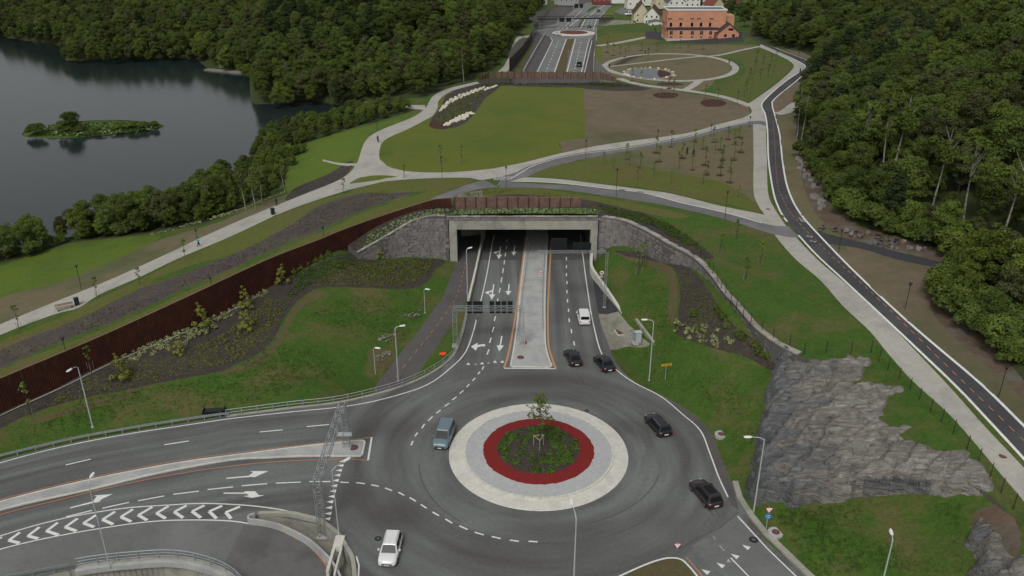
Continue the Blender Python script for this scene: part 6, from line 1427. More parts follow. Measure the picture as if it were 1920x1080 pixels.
# orange building
bz = 7.4; bx, by = P(1250, 76, bz); s_ = (by * CT + (H - bz) * ST) / FPX; bw = (1345 - 1250) * s_; hh = lambda py: zrow(0, by, py) - bz
ob = empty('orange_building', (bx, by, bz), 0, 'tall orange rendered building with dark ledge and gabled annex', 'building')
wM = (1358 - 1248) * s_
m = MB(); m.box(0, 2.5, -2, wM, 15, hh(21)); m.build('main_wall', 'brickorange', ob)
m = MB(); m.box(.3, 0, -2, bw, 2.49, hh(56)); m.build('front_wall', 'brickorange', ob)
m = MB(); m.box(-.1, -.15, hh(56), bw + .3, 2.48, hh(52.5)); m.build('ledge_roof', 'rooftile', ob)
m = MB(); m.box(-.25, 2.3, hh(21), wM + .25, 2.9, hh(21) + .5); m.box(-.25, 14.6, hh(21), wM + .25, 15.2, hh(21) + .5); m.box(-.25, 2.9, hh(21), .2, 14.6, hh(21) + .5); m.box(wM - .2, 2.9, hh(21), wM + .25, 14.6, hh(21) + .5); m.build('parapet', 'signwhite', ob)
m = MB(); m.box(.2, 2.9, hh(21) - .1, wM - .2, 14.6, hh(21) + .15); m.build('flat_roof', 'greyroof', ob)
m = MB(); m.box(0, 2.42, hh(40), wM, 2.5, hh(40) + .25); m.build('cornice', 'brickorange', ob)
m = MB(); m.box(.25, -.06, -1, bw, 0, .75); m.build('plinth', 'plinth', ob); m = MB(); m.box(-.06, 0, -1, .25, 15, .75); m.build('plinth', 'plinth', ob)
for px, kind in [(1257.5, 0), (1276, 0), (1297, 0), (1314, 0), (1331, 0)]:
    x = (px - 1250) * s_
    m = MB(); m.box(x - .5, 2.36, hh(51), x + .5, 2.5, hh(45.5)); m.tube((x, 2.36, hh(45.5)), (x, 2.5, hh(45.5)), .5, .5, 12); w_ = m.build('window', 'glass', ob)
    m = MB(); m.box(x - .6, 2.3, hh(51.3), x + .6, 2.5, hh(51)); m.build('sill', 'plinth', w_)
    m = MB(); m.box(x - .6, -.05, hh(65), x + .6, .04, hh(58)); w_ = m.build('window', 'glass', ob); m = MB(); m.box(x - .04, -.07, hh(65), x + .04, -.051, hh(58)); m.build('mullion', 'plinth', w_)
    m = MB(); m.box(x - .55, -.05, hh(70.5), x + .55, .04, hh(68.5)); m.build('basement_window', 'glass', ob)
for yy in (4, 8, 12):
    for za, zb in ((62, 57), (50, 44)): m = MB(); m.box(-.05, yy - .5, hh(za), .04, yy + .5, hh(zb)); m.build('window', 'glass', ob)
for px in (1255, 1275, 1297, 1309, 1333): x = (px - 1250) * s_; m = MB(); m.box(x - .9, 2.44, hh(37.5), x + .9, 2.52, hh(35.5)); m.build('wall_panel', 'brownroof', ob)
ax0, ax1 = (1343.5 - 1250) * s_, (1382 - 1250) * s_; axm = (1363 - 1250) * s_ ; az = hh(60)
m = MB(); m.box(ax0, -2, -2, ax1, 7, az); m.add([(ax0, -2, az), (ax1, -2, az), (axm, -2, hh(44)), (ax0, 7, az), (ax1, 7, az), (axm, 7, hh(44))], [(0, 1, 2), (5, 4, 3)]); m.build('annex_wall', 'brickorange', ob)
for xa, nm in ((ax0 - .4, 'l'), (ax1 + .4, 'r')):
    m = MB(); zz_ = az - .35; v = [(axm, -2.4, hh(44) + .1), (xa, -2.4, zz_), (xa, 7.2, zz_), (axm, 7.2, hh(44) + .1)]; m.add(v + [(a, b, c + .3) for a, b, c in v], [(0, 1, 2, 3), (7, 6, 5, 4), (0, 4, 5, 1), (1, 5, 6, 2), (2, 6, 7, 3)]); m.build('annex_roof', 'rooftile', ob)
m = MB(); m.box(ax0, -2.06, -1, ax1, -2, .8); m.build('plinth', 'plinth', ob)
for px, a, b in ((1357, 68, 63), (1372, 68, 63), (1364, 56, 52), (1368.5, 56, 52), (1357, 74, 72), (1372, 74, 72)): x = (px - 1250) * s_; m = MB(); m.box(x - .55, -2.05, hh(a), x + .55, -1.98, hh(b)); m.build('window', 'glass', ob)
m = MB(); m.box((1340 - 1250) * s_ - .5, -.06, hh(74), (1340 - 1250) * s_ + .5, .0, hh(60)); m.build('door', 'redroof', ob)
m = MB(); m.box(wM, 6, -2, wM + 4.5, 13, hh(32)); m.build('rear_wing', 'brickorange', ob)
# footbridge and signs of the far road
root = empty('footbridge', (*P(1078, 32), 5.0), 0, 'dark footbridge crossing the far road', 'footbridge'); O = Vector(root.location)
a, b = Vector(P(1009, 35, 5)), Vector(P(1150, 33, 5)); c0 = Vector((O.x, O.y))
m = MB(); d = (b - a); ang = math.atan2(d.y, d.x); Tm = Matrix.Translation((a.x - c0.x, a.y - c0.y, 0)) @ Matrix.Rotation(ang, 4, 'Z'); m.box(0, -1.2, -.5, d.length, 1.2, .1, Tm); m.build('deck', 'darkpole', root)
for yy in (-1.15, 1.15):
    m = MB(); m.box(0, yy - .04, 1.0, d.length, yy + .04, 1.15, Tm)
    for k in range(int(d.length / 2)): m.box(k * 2, yy - .04, .1, k * 2 + .08, yy + .04, 1.0, Tm)
    m.build('railing', 'darkpole', root)
for t_ in (.02, .38, .97): p = a + d * t_ - c0; m = MB(); m.box(p.x - .3, p.y - .5, -5.2, p.x + .3, p.y + .5, -.5); m.build('pier', 'conc', root)
gy = P(1045, 60)[1]; zg = zrow(0, gy, 36)
gantry('distant gantry with black boards before the footbridge', [(xat(1045, gy, 0), gy, 0, zg), (xat(1076, gy, 0), gy, 0, zg)], [(xat(1045, gy, zg), gy, zg), (xat(1076, gy, zg), gy, zg)], .6, [(xat(1049, gy, zg), zg - 1.3, xat(1058, gy, zg), zg + .8, gy - .6, 'black'), (xat(1062, gy, zg), zg - 1.3, xat(1071, gy, zg), zg + .8, gy - .6, 'black')], .06)
gy = P(1085, 28)[1]; zg = zrow(0, gy, 10)
gantry('farthest gantry with black boards on the left carriageway', [(xat(1075, gy, 0), gy, 0, zg), (xat(1100, gy, 0), gy, 0, zg)], [(xat(1075, gy, zg), gy, zg), (xat(1100, gy, zg), gy, zg)], .6, [(xat(1077, gy, zg), zg - 1.5, xat(1084, gy, zg), zg + 1, gy - .6, 'black'), (xat(1087, gy, zg), zg - 1.5, xat(1093, gy, zg), zg + 1, gy - .6, 'black')], .06)
root = empty('roof_fence', (*P(1385, 66, 8), 8), 0, 'grey railing along the road right of the orange building', 'railing'); m = MB(); lt2 = [Vector((*P(a, b, 8), 8)) - Vector(root.location) for a, b in ((1384, 62), (1405, 72), (1440, 82), (1480, 96), (1520, 112))]
for a, b in zip(lt2[:-1], lt2[1:]):
    for z_ in (.5, 1.1): m.tube(a + Vector((0, 0, z_)), b + Vector((0, 0, z_)), .05, n=4)
m.build('beam', 'galv', root); p_ = MB(); p_.tube((0, 0, -.5), (0, 0, 1.2), .05, n=4); pmx = p_.mesh('railing_post', 'galv')
for q_ in along([tuple(v) for v in lt2], 2.5): inst('post', pmx, root, q_)

# ---------------------------------------------------------------- small plants
R = np.random.default_rng(5)
def leaves(centers, dirs, size, up=.5, rg_=R, aspect=.62):
    """numpy: one rhombic leaf face at every centre"""
    n = len(centers); nr = dirs + rg_.normal(0, .55, (n, 3)); nr[:, 2] += up; nr /= np.linalg.norm(nr, axis=1)[:, None] + 1e-9
    t = rg_.normal(0, 1, (n, 3)); t -= (t * nr).sum(1)[:, None] * nr; t /= np.linalg.norm(t, axis=1)[:, None] + 1e-9; b = np.cross(nr, t)
    s = size * rg_.uniform(.65, 1.3, (n, 1)); v = np.stack([centers - t * s, centers - b * s * aspect, centers + t * s, centers + b * s * aspect], 1).reshape(-1, 3)
    return v, np.arange(4 * n).reshape(n, 4)
def rdir(n, rg_=R):
    d = rg_.normal(0, 1, (n, 3)); return d / np.linalg.norm(d, axis=1)[:, None]
def mound(name, mat, r=.4, h=.4, n=60, size=.10, mat2=None, frac=0):
    d = rdir(n); d[:, 2] = np.abs(d[:, 2]); c = d * np.array([r, r, h]) * R.uniform(.6, 1.05, (n, 1)); v, f = leaves(c, d, size); me = npmesh(name, v, f, [mat] + ([mat2] if mat2 else []))
    if mat2: me.polygons.foreach_set('material_index', (R.random(n) < frac).astype(int))
    return me
GM = [mound('green_mound', 'greentuft', .38, .34, 70, .11) for _ in range(3)]
WF = [mound('flower_mound', 'whiteflower', .48, .5, 80, .12, 'greentuft', .35) for _ in range(3)]
WP = [mound('pale_mound', 'paleplant', .36, .38, 60, .11, 'greentuft', .25) for _ in range(3)]
SH = [mound('shrub_leaves', 'leafB', .7, .9, 150, .14) for _ in range(3)]
GB = [mound('gold_mound', 'tuft', .35, .3, 50, .10) for _ in range(2)]
rp = random.Random(11)
for k in range(118):
    q_ = rp.uniform(0, 6.283); rr = 4.95 * math.sqrt(rp.uniform(.12, 1)); o = inst('round_shrub', rp.choice(GM), None, (RC[0] + rr * math.cos(q_), RC[1] + rr * math.sin(q_), .84 - .055 * rr), (0, 0, rp.uniform(0, 6)), rp.uniform(.85, 1.35))
    tag(o, 'small green mound plant in the centre of the roundabout', 'shrub', 'green mound plants in the roundabout')
def polyscatter(pts_px, n, f, rr=rp):
    w = np.array(hits(pts_px, f)); lo, hi = w.min(0), w.max(0); g = np.random.default_rng(rr.randint(0, 10 ** 6)); o = np.zeros((0, 2))
    while len(o) < n: c = g.uniform(lo, hi, (4 * n, 2)); o = np.r_[o, c[pip(c[:, 0], c[:, 1], [tuple(q) for q in w])]]
    if f is fU or f is fL:
        zk = zone_at(o[:, 0], o[:, 1]); o = o[zk == ('U' if f is fU else 'L')]
    o = o[:n]; return [(a, b, c) for (a, b), c in zip(o, f(o[:, 0], o[:, 1]))]
for x, y, z in polyscatter([(222,672),(300,632),(370,597),(440,566),(500,542),(506,550),(460,574),(430,598),(395,622),(330,656),(270,675),(232,680)], 170, fL):
    tag(inst('flowering_shrub', rp.choice(WF), None, (x, y, z + .1), (0, 0, rp.uniform(0, 6)), rp.uniform(.4, .9)), 'cream flowering shrub at the foot of the rust-red barrier', 'shrub', 'flowering shrubs along the barrier')
for x, y, z in polyscatter([(1262,600),(1300,604),(1345,618),(1378,640),(1370,655),(1330,648),(1290,640),(1264,622)], 75, fL):
    tag(inst('flowering_shrub', rp.choice(WF + GB), None, (x, y, z + .05), (0, 0, rp.uniform(0, 6)), rp.uniform(.5, .9)), 'cream and ochre shrub in the dark bed below the right stone wall', 'shrub', 'pale shrubs in the right bed')
for k in range(3):
    for i in range(42):
        x = -10.6 + i * .64 + rp.uniform(-.15, .15); y = 148.75 + k * .75 + rp.uniform(-.15, .15)
        tag(inst('pale_shrub', rp.choice(WP), None, (x, y, ground(x, y) + .05), (0, 0, rp.uniform(0, 6)), rp.uniform(.65, 1.1)), 'pale green plant in the strip between tunnel mouth and wooden fence', 'plant', 'pale plants above the tunnel mouth')
lwf = along([(p[0], p[1], p[3]) for p in LW], .8)
for k, p in enumerate(lwf[2:]):
    for j, o_ in enumerate((.8, 1.6, 2.4, 3.2)):
        x, y = p[0] + rp.uniform(-.2, .2), p[1] + o_ + rp.uniform(-.2, .2)
        if zone_at([x], [y])[0] == 'B': tag(inst('pale_shrub', rp.choice(WP), None, (x, y, ground(x, y) + .05), (0, 0, rp.uniform(0, 6)), rp.uniform(.65, 1.1)), 'pale green plant on the bank between stone wall and barrier', 'plant', 'pale plants on the bank above the left stone wall')
for px, py in [(1385,628),(1393,635),(1412,648),(1423,652),(1425,665),(1440,672),(1350,590),(1357,598),(1343,580),(1300,590),(1362,612),(575,497),(590,490),(603,486),(560,505),(548,512),(615,480),(632,500),(520,530)]:
    x, y, z = HL(px, py); tag(inst('leafy_shrub', rp.choice(SH), None, (x, y, z + .1), (0, 0, rp.uniform(0, 6)), rp.uniform(.8, 1.3)), 'green leafy shrub in a dark planting bed', 'shrub', 'leafy shrubs in the planting beds')
# low ground cover too dense to count
def cover_stuff(name, spots, mat, size=.10, per=9, r=.22, h=.2):
    c = []; d_ = []
    for x, y, z in spots:
        d = rdir(per); d[:, 2] = np.abs(d[:, 2]); c.append(np.array([x, y, z]) + d * np.array([r, r, h])); d_.append(d)
    v, f = leaves(np.concatenate(c), np.concatenate(d_), size); o = link(bpy.data.objects.new(name, npmesh(name, v, f, mat))); tag(o, kind='stuff'); return o
cover_stuff('ground_cover', polyscatter([(655,492),(740,488),(812,488),(808,502),(790,522),(756,538),(700,537),(640,534),(590,538),(620,510)], 900, fL), 'tuft', .13, 10, .26, .25)
cover_stuff('ground_cover', polyscatter([(560,512),(600,495),(640,482),(668,490),(640,510),(590,530),(540,560)], 260, fL), 'greentuft', .13, 12, .35, .35)
cover_stuff('ground_cover', polyscatter([(230,680),(330,665),(430,620),(500,560),(545,565),(510,630),(450,675),(350,700),(200,735),(80,765),(150,715)], 900, fL), 'tuft', .11, 8)
cover_stuff('ground_cover', polyscatter([(0,660),(130,610),(260,550),(330,522),(450,472),(540,428),(600,388),(700,358),(785,348),(770,362),(700,385),(600,428),(470,485),(350,538),(250,583),(130,633),(0,688)], 1100, fU), 'leafD', .085, 5, .16, .14)
cover_stuff('ground_cover', polyscatter([(1200,400),(1250,418),(1300,450),(1330,478),(1290,462),(1230,425),(1140,400),(1120,385)], 520, fU), 'greentuft', .13, 10, .3, .35)
cover_stuff('ground_cover', polyscatter([(1270,500),(1310,520),(1350,590),(1400,640),(1460,680),(1380,660),(1290,600),(1275,560)], 260, fL), 'tuft', .09, 8)
cover_stuff('ground_cover', polyscatter([(910,158),(1000,153),(1120,153),(1200,163),(1100,160),(960,158),(900,165)], 420, fU), 'leafD', .2, 8, .4, .3)
cover_stuff('ground_cover', polyscatter([(825,205),(860,185),(905,172),(890,200),(860,220),(820,235)], 300, fU), 'tuft', .16, 8, .4, .3)
cover_stuff('ground_cover', polyscatter([(870,362),(960,355),(1100,372),(1110,382),(1000,368),(870,366)], 260, fU), 'tuft', .1, 8)
# weeds and clover in the near lawns
cover_stuff('weeds', polyscatter([(160,745),(430,700),(560,600),(640,560),(820,540),(760,640),(690,700),(500,750),(200,790),(20,830)], 2200, fL), 'greentuft', .085, 6, .22, .14)
cover_stuff('weeds', polyscatter([(1200,520),(1250,540),(1260,620),(1350,690),(1430,760),(1400,860),(1320,770),(1240,720),(1170,670),(1190,600)], 1300, fL), 'greentuft', .085, 6, .22, .14)
cover_stuff('weeds', polyscatter([(1450,960),(1600,945),(1800,940),(1810,1075),(1520,1075)], 1200, fL), 'greentuft', .085, 6, .22, .14)
# stones
RK = []
for k in range(4):
    m = MB(); m.ball((0, 0, .15), .5, (1, .7, .6), 7, 4); rr = random.Random(k); m.v = [(a * rr.uniform(.8, 1.2), b * rr.uniform(.8, 1.2), c * rr.uniform(.8, 1.2)) for a, b, c in m.v]; RK.append(m.mesh('white_rock', 'whitestone'))
for i in range(14):
    for j in range(5):
        t_ = i / 13; cx_, cy_ = lerp(829, 928, t_), lerp(204, 163, t_ ** .8) - (4 if .1 < t_ < .8 else 0)
        px, py = cx_ + (j - 2) * 1.4 + rp.uniform(-.5, .5), cy_ - (j - 2) * (2.6 * (1 - t_ * .75)) + rp.uniform(-.5, .5)
        x, y, z = HU(px, py); tag(inst('white_rock', rp.choice(RK), None, (x, y, z), (0, 0, 1.1 + rp.uniform(-.3, .3)), rp.uniform(.9, 1.5)), 'pale rock in the upper stone rows beside the main lawn', 'rock', 'pale rocks in the upper rockery rows')
for k in range(80):
    t_ = rp.random(); px, py = lerp(836, 886, t_) + rp.uniform(-3, 3), lerp(235, 213, t_) + rp.uniform(-4.5, 4) * math.sin(math.pi * (.15 + .7 * t_))
    x, y, z = HU(px, py); tag(inst('white_rock', rp.choice(RK), None, (x, y, z), (0, 0, rp.uniform(0, 3)), rp.uniform(.8, 1.4)), 'pale rock in the lower stone patch beside the main lawn', 'rock', 'pale rocks in the lower rockery patch')
for k in range(30):
    q_ = rp.uniform(0, 6.28); p = PONDC + (np.array(POND[int(q_ / 6.29 * len(POND))]) - PONDC) * rp.uniform(1.10, 1.25); z = float(fU([p[0]], [p[1]])[0])
    tag(inst('pond_boulder', rp.choice(RK), None, (p[0], p[1], z), (0, 0, q_), rp.uniform(.5, 1.5)), 'pale boulder on the rim of the small pond', 'boulder', 'pale boulders round the pond')
for k in range(70):
    t_ = k / 69; px, py = lerp(285, 535, t_), lerp(441, 362, t_ ** .95) + 8 * math.sin(math.pi * t_) * .8 + rp.uniform(-1.5, 1.5); x, y, z = HU(px, py)
    tag(inst('edging_plant', rp.choice(WF), None, (x, y, z), (0, 0, k), rp.uniform(.5, 1.0)), 'small white flowering plant edging the lakeside wood', 'plant', 'white edging plants along the lakeside wood')
for px, py, lb, n_ in [(715, 633, 'pile of grey rubble in the left grass, upper one', 40), (708, 663, 'grey rubble patch in the left grass beside the short lamp', 55), (770, 590, 'small patch of grey rubble nearest the sunken path', 30)]:
    x, y, z = HL(px, py); root = empty('rubble_pile', (x, y, z), 0, lb, 'rubble'); m = MB()
    for k in range(n_): m.ball((rp.gauss(0, .9), rp.gauss(0, .7), .02), rp.uniform(.08, .28), (1, .8, .5), 5, 3)
    o = m.build('stones', 'stone', root); o['kind'] = 'stuff'
for k in range(26):
    t_ = rp.random(); px, py = lerp(1500, 1545, t_) + rp.uniform(-6, 10), lerp(298, 392, t_) + rp.uniform(-6, 6); x, y, z = HU(px, py); o = inst('rock_slab', STN[k % 6], None, (x, y, z - .1), (0, .2, rp.uniform(.6, 1.3)), (rp.uniform(1.2, 2.6), rp.uniform(.8, 1.6), rp.uniform(.5, 1.1))); tag(o, 'grey rock slab on the earth bank below the birches', 'rock', 'rock slabs below the birches')
for k in range(34):
    px, py = rp.uniform(1540, 1780), 0; py = 425 + (px - 1540) * .24 + rp.uniform(-8, 10); x, y, z = HU(px, py); o = inst('loose_boulder', STN[0], None, (x, y, z - .1), (rp.uniform(0, 1), 0, rp.uniform(0, 6)), rp.uniform(.25, .8)); tag(o, 'loose grey boulder on the dirt bank above the side lane', 'boulder', 'loose boulders on the dirt bank')

# ---------------------------------------------------------------- trees
def crown_mesh(name, mat, Rr, z0, z1, lobes, n, size, seed, flat=1.0, sparse=False, low=.0, shape='round'):
    g = np.random.default_rng(seed); zc, hz = (z0 + z1) / 2, (z1 - z0) / 2; L_ = []
    for k in range(lobes):
        d = rdir(1, g)[0]; 
        if shape == 'cone':
            t_ = g.uniform(0, 1) ** .8; z = z0 + (z1 - z0) * t_; rr = Rr * (1 - t_) * g.uniform(.45, .95) + .2; a = g.uniform(0, 6.283); c = np.array([rr * math.cos(a), rr * math.sin(a), z]); r = Rr * (.20 + .22 * (1 - t_))
        else:
            c = np.array([d[0] * Rr * .66, d[1] * Rr * .66, zc + d[2] * hz * .68 + hz * .05]); r = Rr * g.uniform(.20, .42)
        L_.append((c, r))
    if shape != 'cone' and not sparse: L_.append((np.array([0, 0, zc]), Rr * .62)); L_.append((np.array([0, 0, zc + hz * .35]), Rr * .5))
    w = np.array([l[1] ** 2 for l in L_]); w /= w.sum(); idx = g.choice(len(L_), n, p=w); C_ = np.array([l[0] for l in L_])[idx]; Q = np.array([l[1] for l in L_])[idx][:, None]
    d = rdir(n, g); d[:, 2] = np.where(d[:, 2] < -.35, -d[:, 2], d[:, 2]); c = C_ + d * Q * np.array([1, 1, .8 * flat]) * g.uniform(.72, 1.06, (n, 1)); c[:, 2] = np.maximum(c[:, 2], low)
    v, f = leaves(c, d, size, .35, g); return npmesh(name, v, f, mat)
def trunk_mesh(name, mat, h, r, seed, limbs=6, lean=.0, spread=2.2, z0=.35):
    g = random.Random(seed); m = MB(); pts = [Vector((0, 0, -.6))]; x = y = 0
    for k in range(1, 6): x += g.uniform(-.12, .12) + lean * .2; y += g.uniform(-.1, .1); pts.append(Vector((x, y, h * k / 5)))
    for k in range(5): m.tube(pts[k], pts[k + 1], r * (1 - k * .17), r * (1 - (k + 1) * .17), 6, cap=False)
    for k in range(limbs):
        t_ = g.uniform(z0, .85); p = pts[1].lerp(pts[5], t_); a = g.uniform(0, 6.283); q_ = p + Vector((math.cos(a) * spread * (1 - t_ * .4), math.sin(a) * spread * (1 - t_ * .4), h * .16)); m.tube(p, q_, r * .42 * (1 - t_ * .4), r * .12, 4, cap=False)
    return m.mesh(name, mat)
TP = {}
def proto(key, *ms): TP[key] = ms
for i, (mt, rr) in enumerate([('leafA', 4.3), ('leafA', 4.0), ('leafB', 3.8), ('leafA', 4.6), ('leafD', 3.6), ('leafB', 4.1)]):
    proto('b%d' % i, trunk_mesh('trunk', 'bark', 8, .22, i), crown_mesh('crown', mt, rr * .86, 1.0, 12.2, 34, 7500, .19, 100 + i))
proto('e0', trunk_mesh('trunk', 'bark', 8, .2, 9), crown_mesh('crown', 'leafE', 3.4, 1.0, 11.5, 30, 6500, .19, 120))
for i in range(2): proto('c%d' % i, trunk_mesh('trunk', 'bark', 11, .25, 20 + i), crown_mesh('crown', 'leafC', 3.4, 1.5, 13.5, 60, 6500, .20, 200 + i, flat=.55, shape='cone'))
for i in range(2): proto('w%d' % i, trunk_mesh('trunk', 'birch', 12.5, .17, 30 + i, 8, lean=.9 * (1 if i else -.6), spread=1.6, z0=.5), crown_mesh('crown', 'leafB', 2.6, 6.5, 13.5, 12, 1900, .22, 300 + i, sparse=True))
for i in range(2): proto('u%d' % i, trunk_mesh('trunk', 'bark', 3, .08, 40 + i), crown_mesh('crown', ['leafA', 'leafB'][i], 2.4, .2, 3.8, 11, 2200, .20, 400 + i))
def plant(key, x, y, z, s, label, group, name='tree', cat='tree', rz=None, sz=None):
    t_, c_ = TP[key]; e = empty(name, (x, y, z), rp.uniform(0, 6.28) if rz is None else rz, label, cat, group); sx = s; e.scale = (sx, sx, sz or s)
    inst('trunk', t_, e); inst('crown', c_, e); return e
def samp(poly, spacing, ymax=1e9, rr=random.Random(21)):
    a = np.array([p[:2] for p in poly]); x0, y0 = a.min(0); x1, y1 = a.max(0); y1 = min(y1, ymax); out = []
    yv = y0
    row = 0
    while yv < y1:
        sp = spacing; xv = x0 + (sp / 2 if row % 2 else 0)
        while xv < x1: out.append((xv + rr.uniform(-.38, .38) * sp, yv + rr.uniform(-.38, .38) * sp)); xv += sp
        yv += sp * .87; row += 1
    o = np.array(out); o = o[pip(o[:, 0], o[:, 1], poly)]; return [tuple(p) for p in o]
def inview(x, y, z, mg=60):
    dep = y * CT + (H - z) * ST; u = x / dep * FPX; v = (-(z + 8 - H) * CT - y * ST) / dep * FPX
    return abs(u) < 960 + mg and -560 < v < 620
BIRCH = [(1650,352,1.35,'w0'),(1668,350,1.4,'w1'),(1612,325,1.1,'w0'),(1494,262,.95,'w0'),(1501,270,.9,'w1'),(1745,400,1.2,'w1'),(1870,478,1.25,'w1'),(1800,440,1.2,'w0'),(462,398,.7,'w0'),(492,382,.7,'w1'),(535,366,.6,'w0'),(390,410,.6,'w1'),(870,156,.9,'w0'),(480,395,.7,'w0')]
BW = np.array([hit(b[0], b[1], fU) for b in BIRCH])
def u_of(x, y, z): return 960 + x / (y * CT + (H - z) * ST) * FPX
cand = []
rt = random.Random(77)
for poly, sp, tag_ in ((FOREST_R, 4.6, 'R'), (FOREST_L, 5.4, 'L'), (FOREST_S, 3.5, 'S')):
    pl = samp(poly, sp, 760)
    X_ = np.array([p[0] for p in pl]); Y_ = np.array([p[1] for p in pl]); Z_ = fU(X_, Y_)
    dE = dpoly(X_, Y_, np.array(list(poly) + [poly[0]]))
    for x, y, z, de in zip(X_, Y_, Z_, dE):
        z = max(z, -1.9); small = 1.0
        if not inview(x, y, z): continue
        dep = y * CT + (H - z) * ST; v = (-(z - H) * CT - y * ST) / dep * FPX + 540; u = 960 + x / dep * FPX
        if tag_ == 'R' and np.min(np.hypot((BW[:, 0] - x) * 1.3, (BW[:, 1] - 5 - y) * .8)) < 4.6: small = .42
        if tag_ == 'L' and 664 < u < 745 and 98 < v < 120: continue
        if tag_ == 'L' and 500 < u < 740 and v < 112: key = rt.choice(['c0', 'c1', 'b0', 'b3'])
        elif tag_ == 'R' and 1480 < u < 1660 and v < 230: key = rt.choice(['c0', 'b3', 'b4', 'b1', 'b0'])
        else: key = rt.choice(['b0', 'b1', 'b2', 'b3', 'b4', 'b5', 'b0', 'b4', 'c0' if rt.random() < .35 else 'e0'] if tag_ != 'S' else ['b0', 'b1', 'b2', 'b5', 'e0', 'e0', 'b3', 'b4'])
        s = rt.uniform(.62, 1.08) * (.70 if tag_ == 'S' else 1.0)
        if de < 3: s *= .75
        s *= small
        if tag_ == 'S' and u_of(x, y, z) > 430: s *= .62
        cand.append((FPX * s / dep, x, y, z, s, key, tag_, float(de)))
cand.sort(reverse=True)
NT = 262
LBL = {'R': ('broad green tree of the hillside wood on the right', 'trees of the right hillside wood'), 'L': ('leafy tree of the large wood beyond the lake', 'trees of the wood beyond the lake'), 'S': ('leafy tree of the belt along the near lake shore', 'trees of the near lakeside belt')}
TONE = {'e0': 'fresh yellow-green', 'b0': 'mid-green', 'b1': 'mid-green narrow', 'b2': 'pale green', 'b3': 'wide dark green', 'b4': 'dull olive', 'b5': 'light green', 'c0': 'dark conical', 'c1': 'dark conical'}
def spot(x, y, z, tg, s):
    dep = y * CT + (H - z) * ST; u = 960 + x / dep * FPX; v = 540 + (-(z - H) * CT - y * ST) / dep * FPX
    size = 'small' if s < (.75 if tg != 'S' else .46) else ('tall' if s > (.95 if tg != 'S' else .58) else 'medium')
    if tg == 'S': w = 'behind the bright lakeside lawn' if u < 260 else ('behind the white edging plants' if u < 520 else 'near the lake inlet')
    elif tg == 'L': w = 'on the lake shore beyond the jetty' if u < 480 else ('by the inlet beside the left path' if v > 150 else 'deep in the wood left of the far cutting')
    else: w = 'opposite the orange building' if v < 92 else 'above the top bend of the right road' if v < 132 else 'beside the sharp bend of the right road' if v < 190 else 'beside the small side path below the bend' if v < 250 and u < 1600 else ('next to the white-stemmed birches' if v < 350 and u < 1720 else ('on the slope above the dirt bank' if v < 470 and u < 1800 else ('above the bare verge at the right edge' if v > 470 else 'high on the slope at the right edge')))
    row = 'front-row ' if de < 5 else ('second-row ' if de < 10 else ('' if de < 20 else 'deep-standing '))
    return f'{row}{size} {TONE[key]} tree {w}', 'trees ' + w
for c in cand[:NT]:
    _, x, y, z, s, key, tg, de = c
    plant(key, x, y, z, s, *spot(x, y, z, tg, s))
# the rest of the woods: one mass
rest = cand[NT:]; keys = ['b0', 'b1', 'b2', 'b3', 'b4', 'b5', 'c0', 'c1', 'e0']
proto_ob = {}
for o in list(COL.objects):
    if o.name.startswith('crown') and o.parent is not None:
        for k in keys:
            if o.data == TP[k][1] and k not in proto_ob: proto_ob[k] = o
for k in keys:
    if k not in proto_ob:
        e = plant(k, *P(905, 120, 8), 6, 1.0, 'dark conical tree standing in the wood', 'dark conifers in the woods'); proto_ob[k] = [c for c in e.children if c.name.startswith('crown')][0]
me = bpy.data.meshes.new('far_wood'); me.from_pydata([(c[1], c[2], c[3]) for c in rest], [], [])
at = me.attributes.new('rz', 'FLOAT', 'POINT'); at.data.foreach_set('value', [rt.uniform(0, 6.28) for c in rest])
at = me.attributes.new('sc', 'FLOAT', 'POINT'); at.data.foreach_set('value', [c[4] for c in rest])
at = me.attributes.new('pick', 'INT', 'POINT'); at.data.foreach_set('value', [keys.index(c[5]) for c in rest])
fw = link(bpy.data.objects.new('far_wood', me)); tag(fw, kind='stuff')
ng = bpy.data.node_groups.new('scatter', 'GeometryNodeTree'); ng.interface.new_socket('Geometry', in_out='INPUT', socket_type='NodeSocketGeometry'); ng.interface.new_socket('Geometry', in_out='OUTPUT', socket_type='NodeSocketGeometry')
N = ng.nodes; gi = N.new('NodeGroupInput'); go = N.new('NodeGroupOutput'); jn = N.new('GeometryNodeJoinGeometry')
def na(nm, ty): a = N.new('GeometryNodeInputNamedAttribute'); a.data_type = ty; a.inputs['Name'].default_value = nm; return a.outputs['Attribute']
rz_, sc_, pk = na('rz', 'FLOAT'), na('sc', 'FLOAT'), na('pick', 'INT'); cx3 = N.new('ShaderNodeCombineXYZ'); ng.links.new(rz_, cx3.inputs[2])
for i, k in enumerate(keys):
    cmp_ = N.new('FunctionNodeCompare'); cmp_.data_type = 'INT'; cmp_.operation = 'EQUAL'; ng.links.new(pk, cmp_.inputs[2]); cmp_.inputs[3].default_value = i
    ip = N.new('GeometryNodeInstanceOnPoints'); oi = N.new('GeometryNodeObjectInfo'); oi.inputs['Object'].default_value = proto_ob[k]; oi.inputs['As Instance'].default_value = True; oi.transform_space = 'ORIGINAL'
    ng.links.new(gi.outputs[0], ip.inputs['Points']); ng.links.new(cmp_.outputs[0], ip.inputs['Selection']); ng.links.new(oi.outputs['Geometry'], ip.inputs['Instance']); ng.links.new(cx3.outputs[0], ip.inputs['Rotation']); ng.links.new(sc_, ip.inputs['Scale']); ng.links.new(ip.outputs[0], jn.inputs[0])
ng.links.new(jn.outputs[0], go.inputs[0]); md = fw.modifiers.new('scatter', 'NODES'); md.node_group = ng
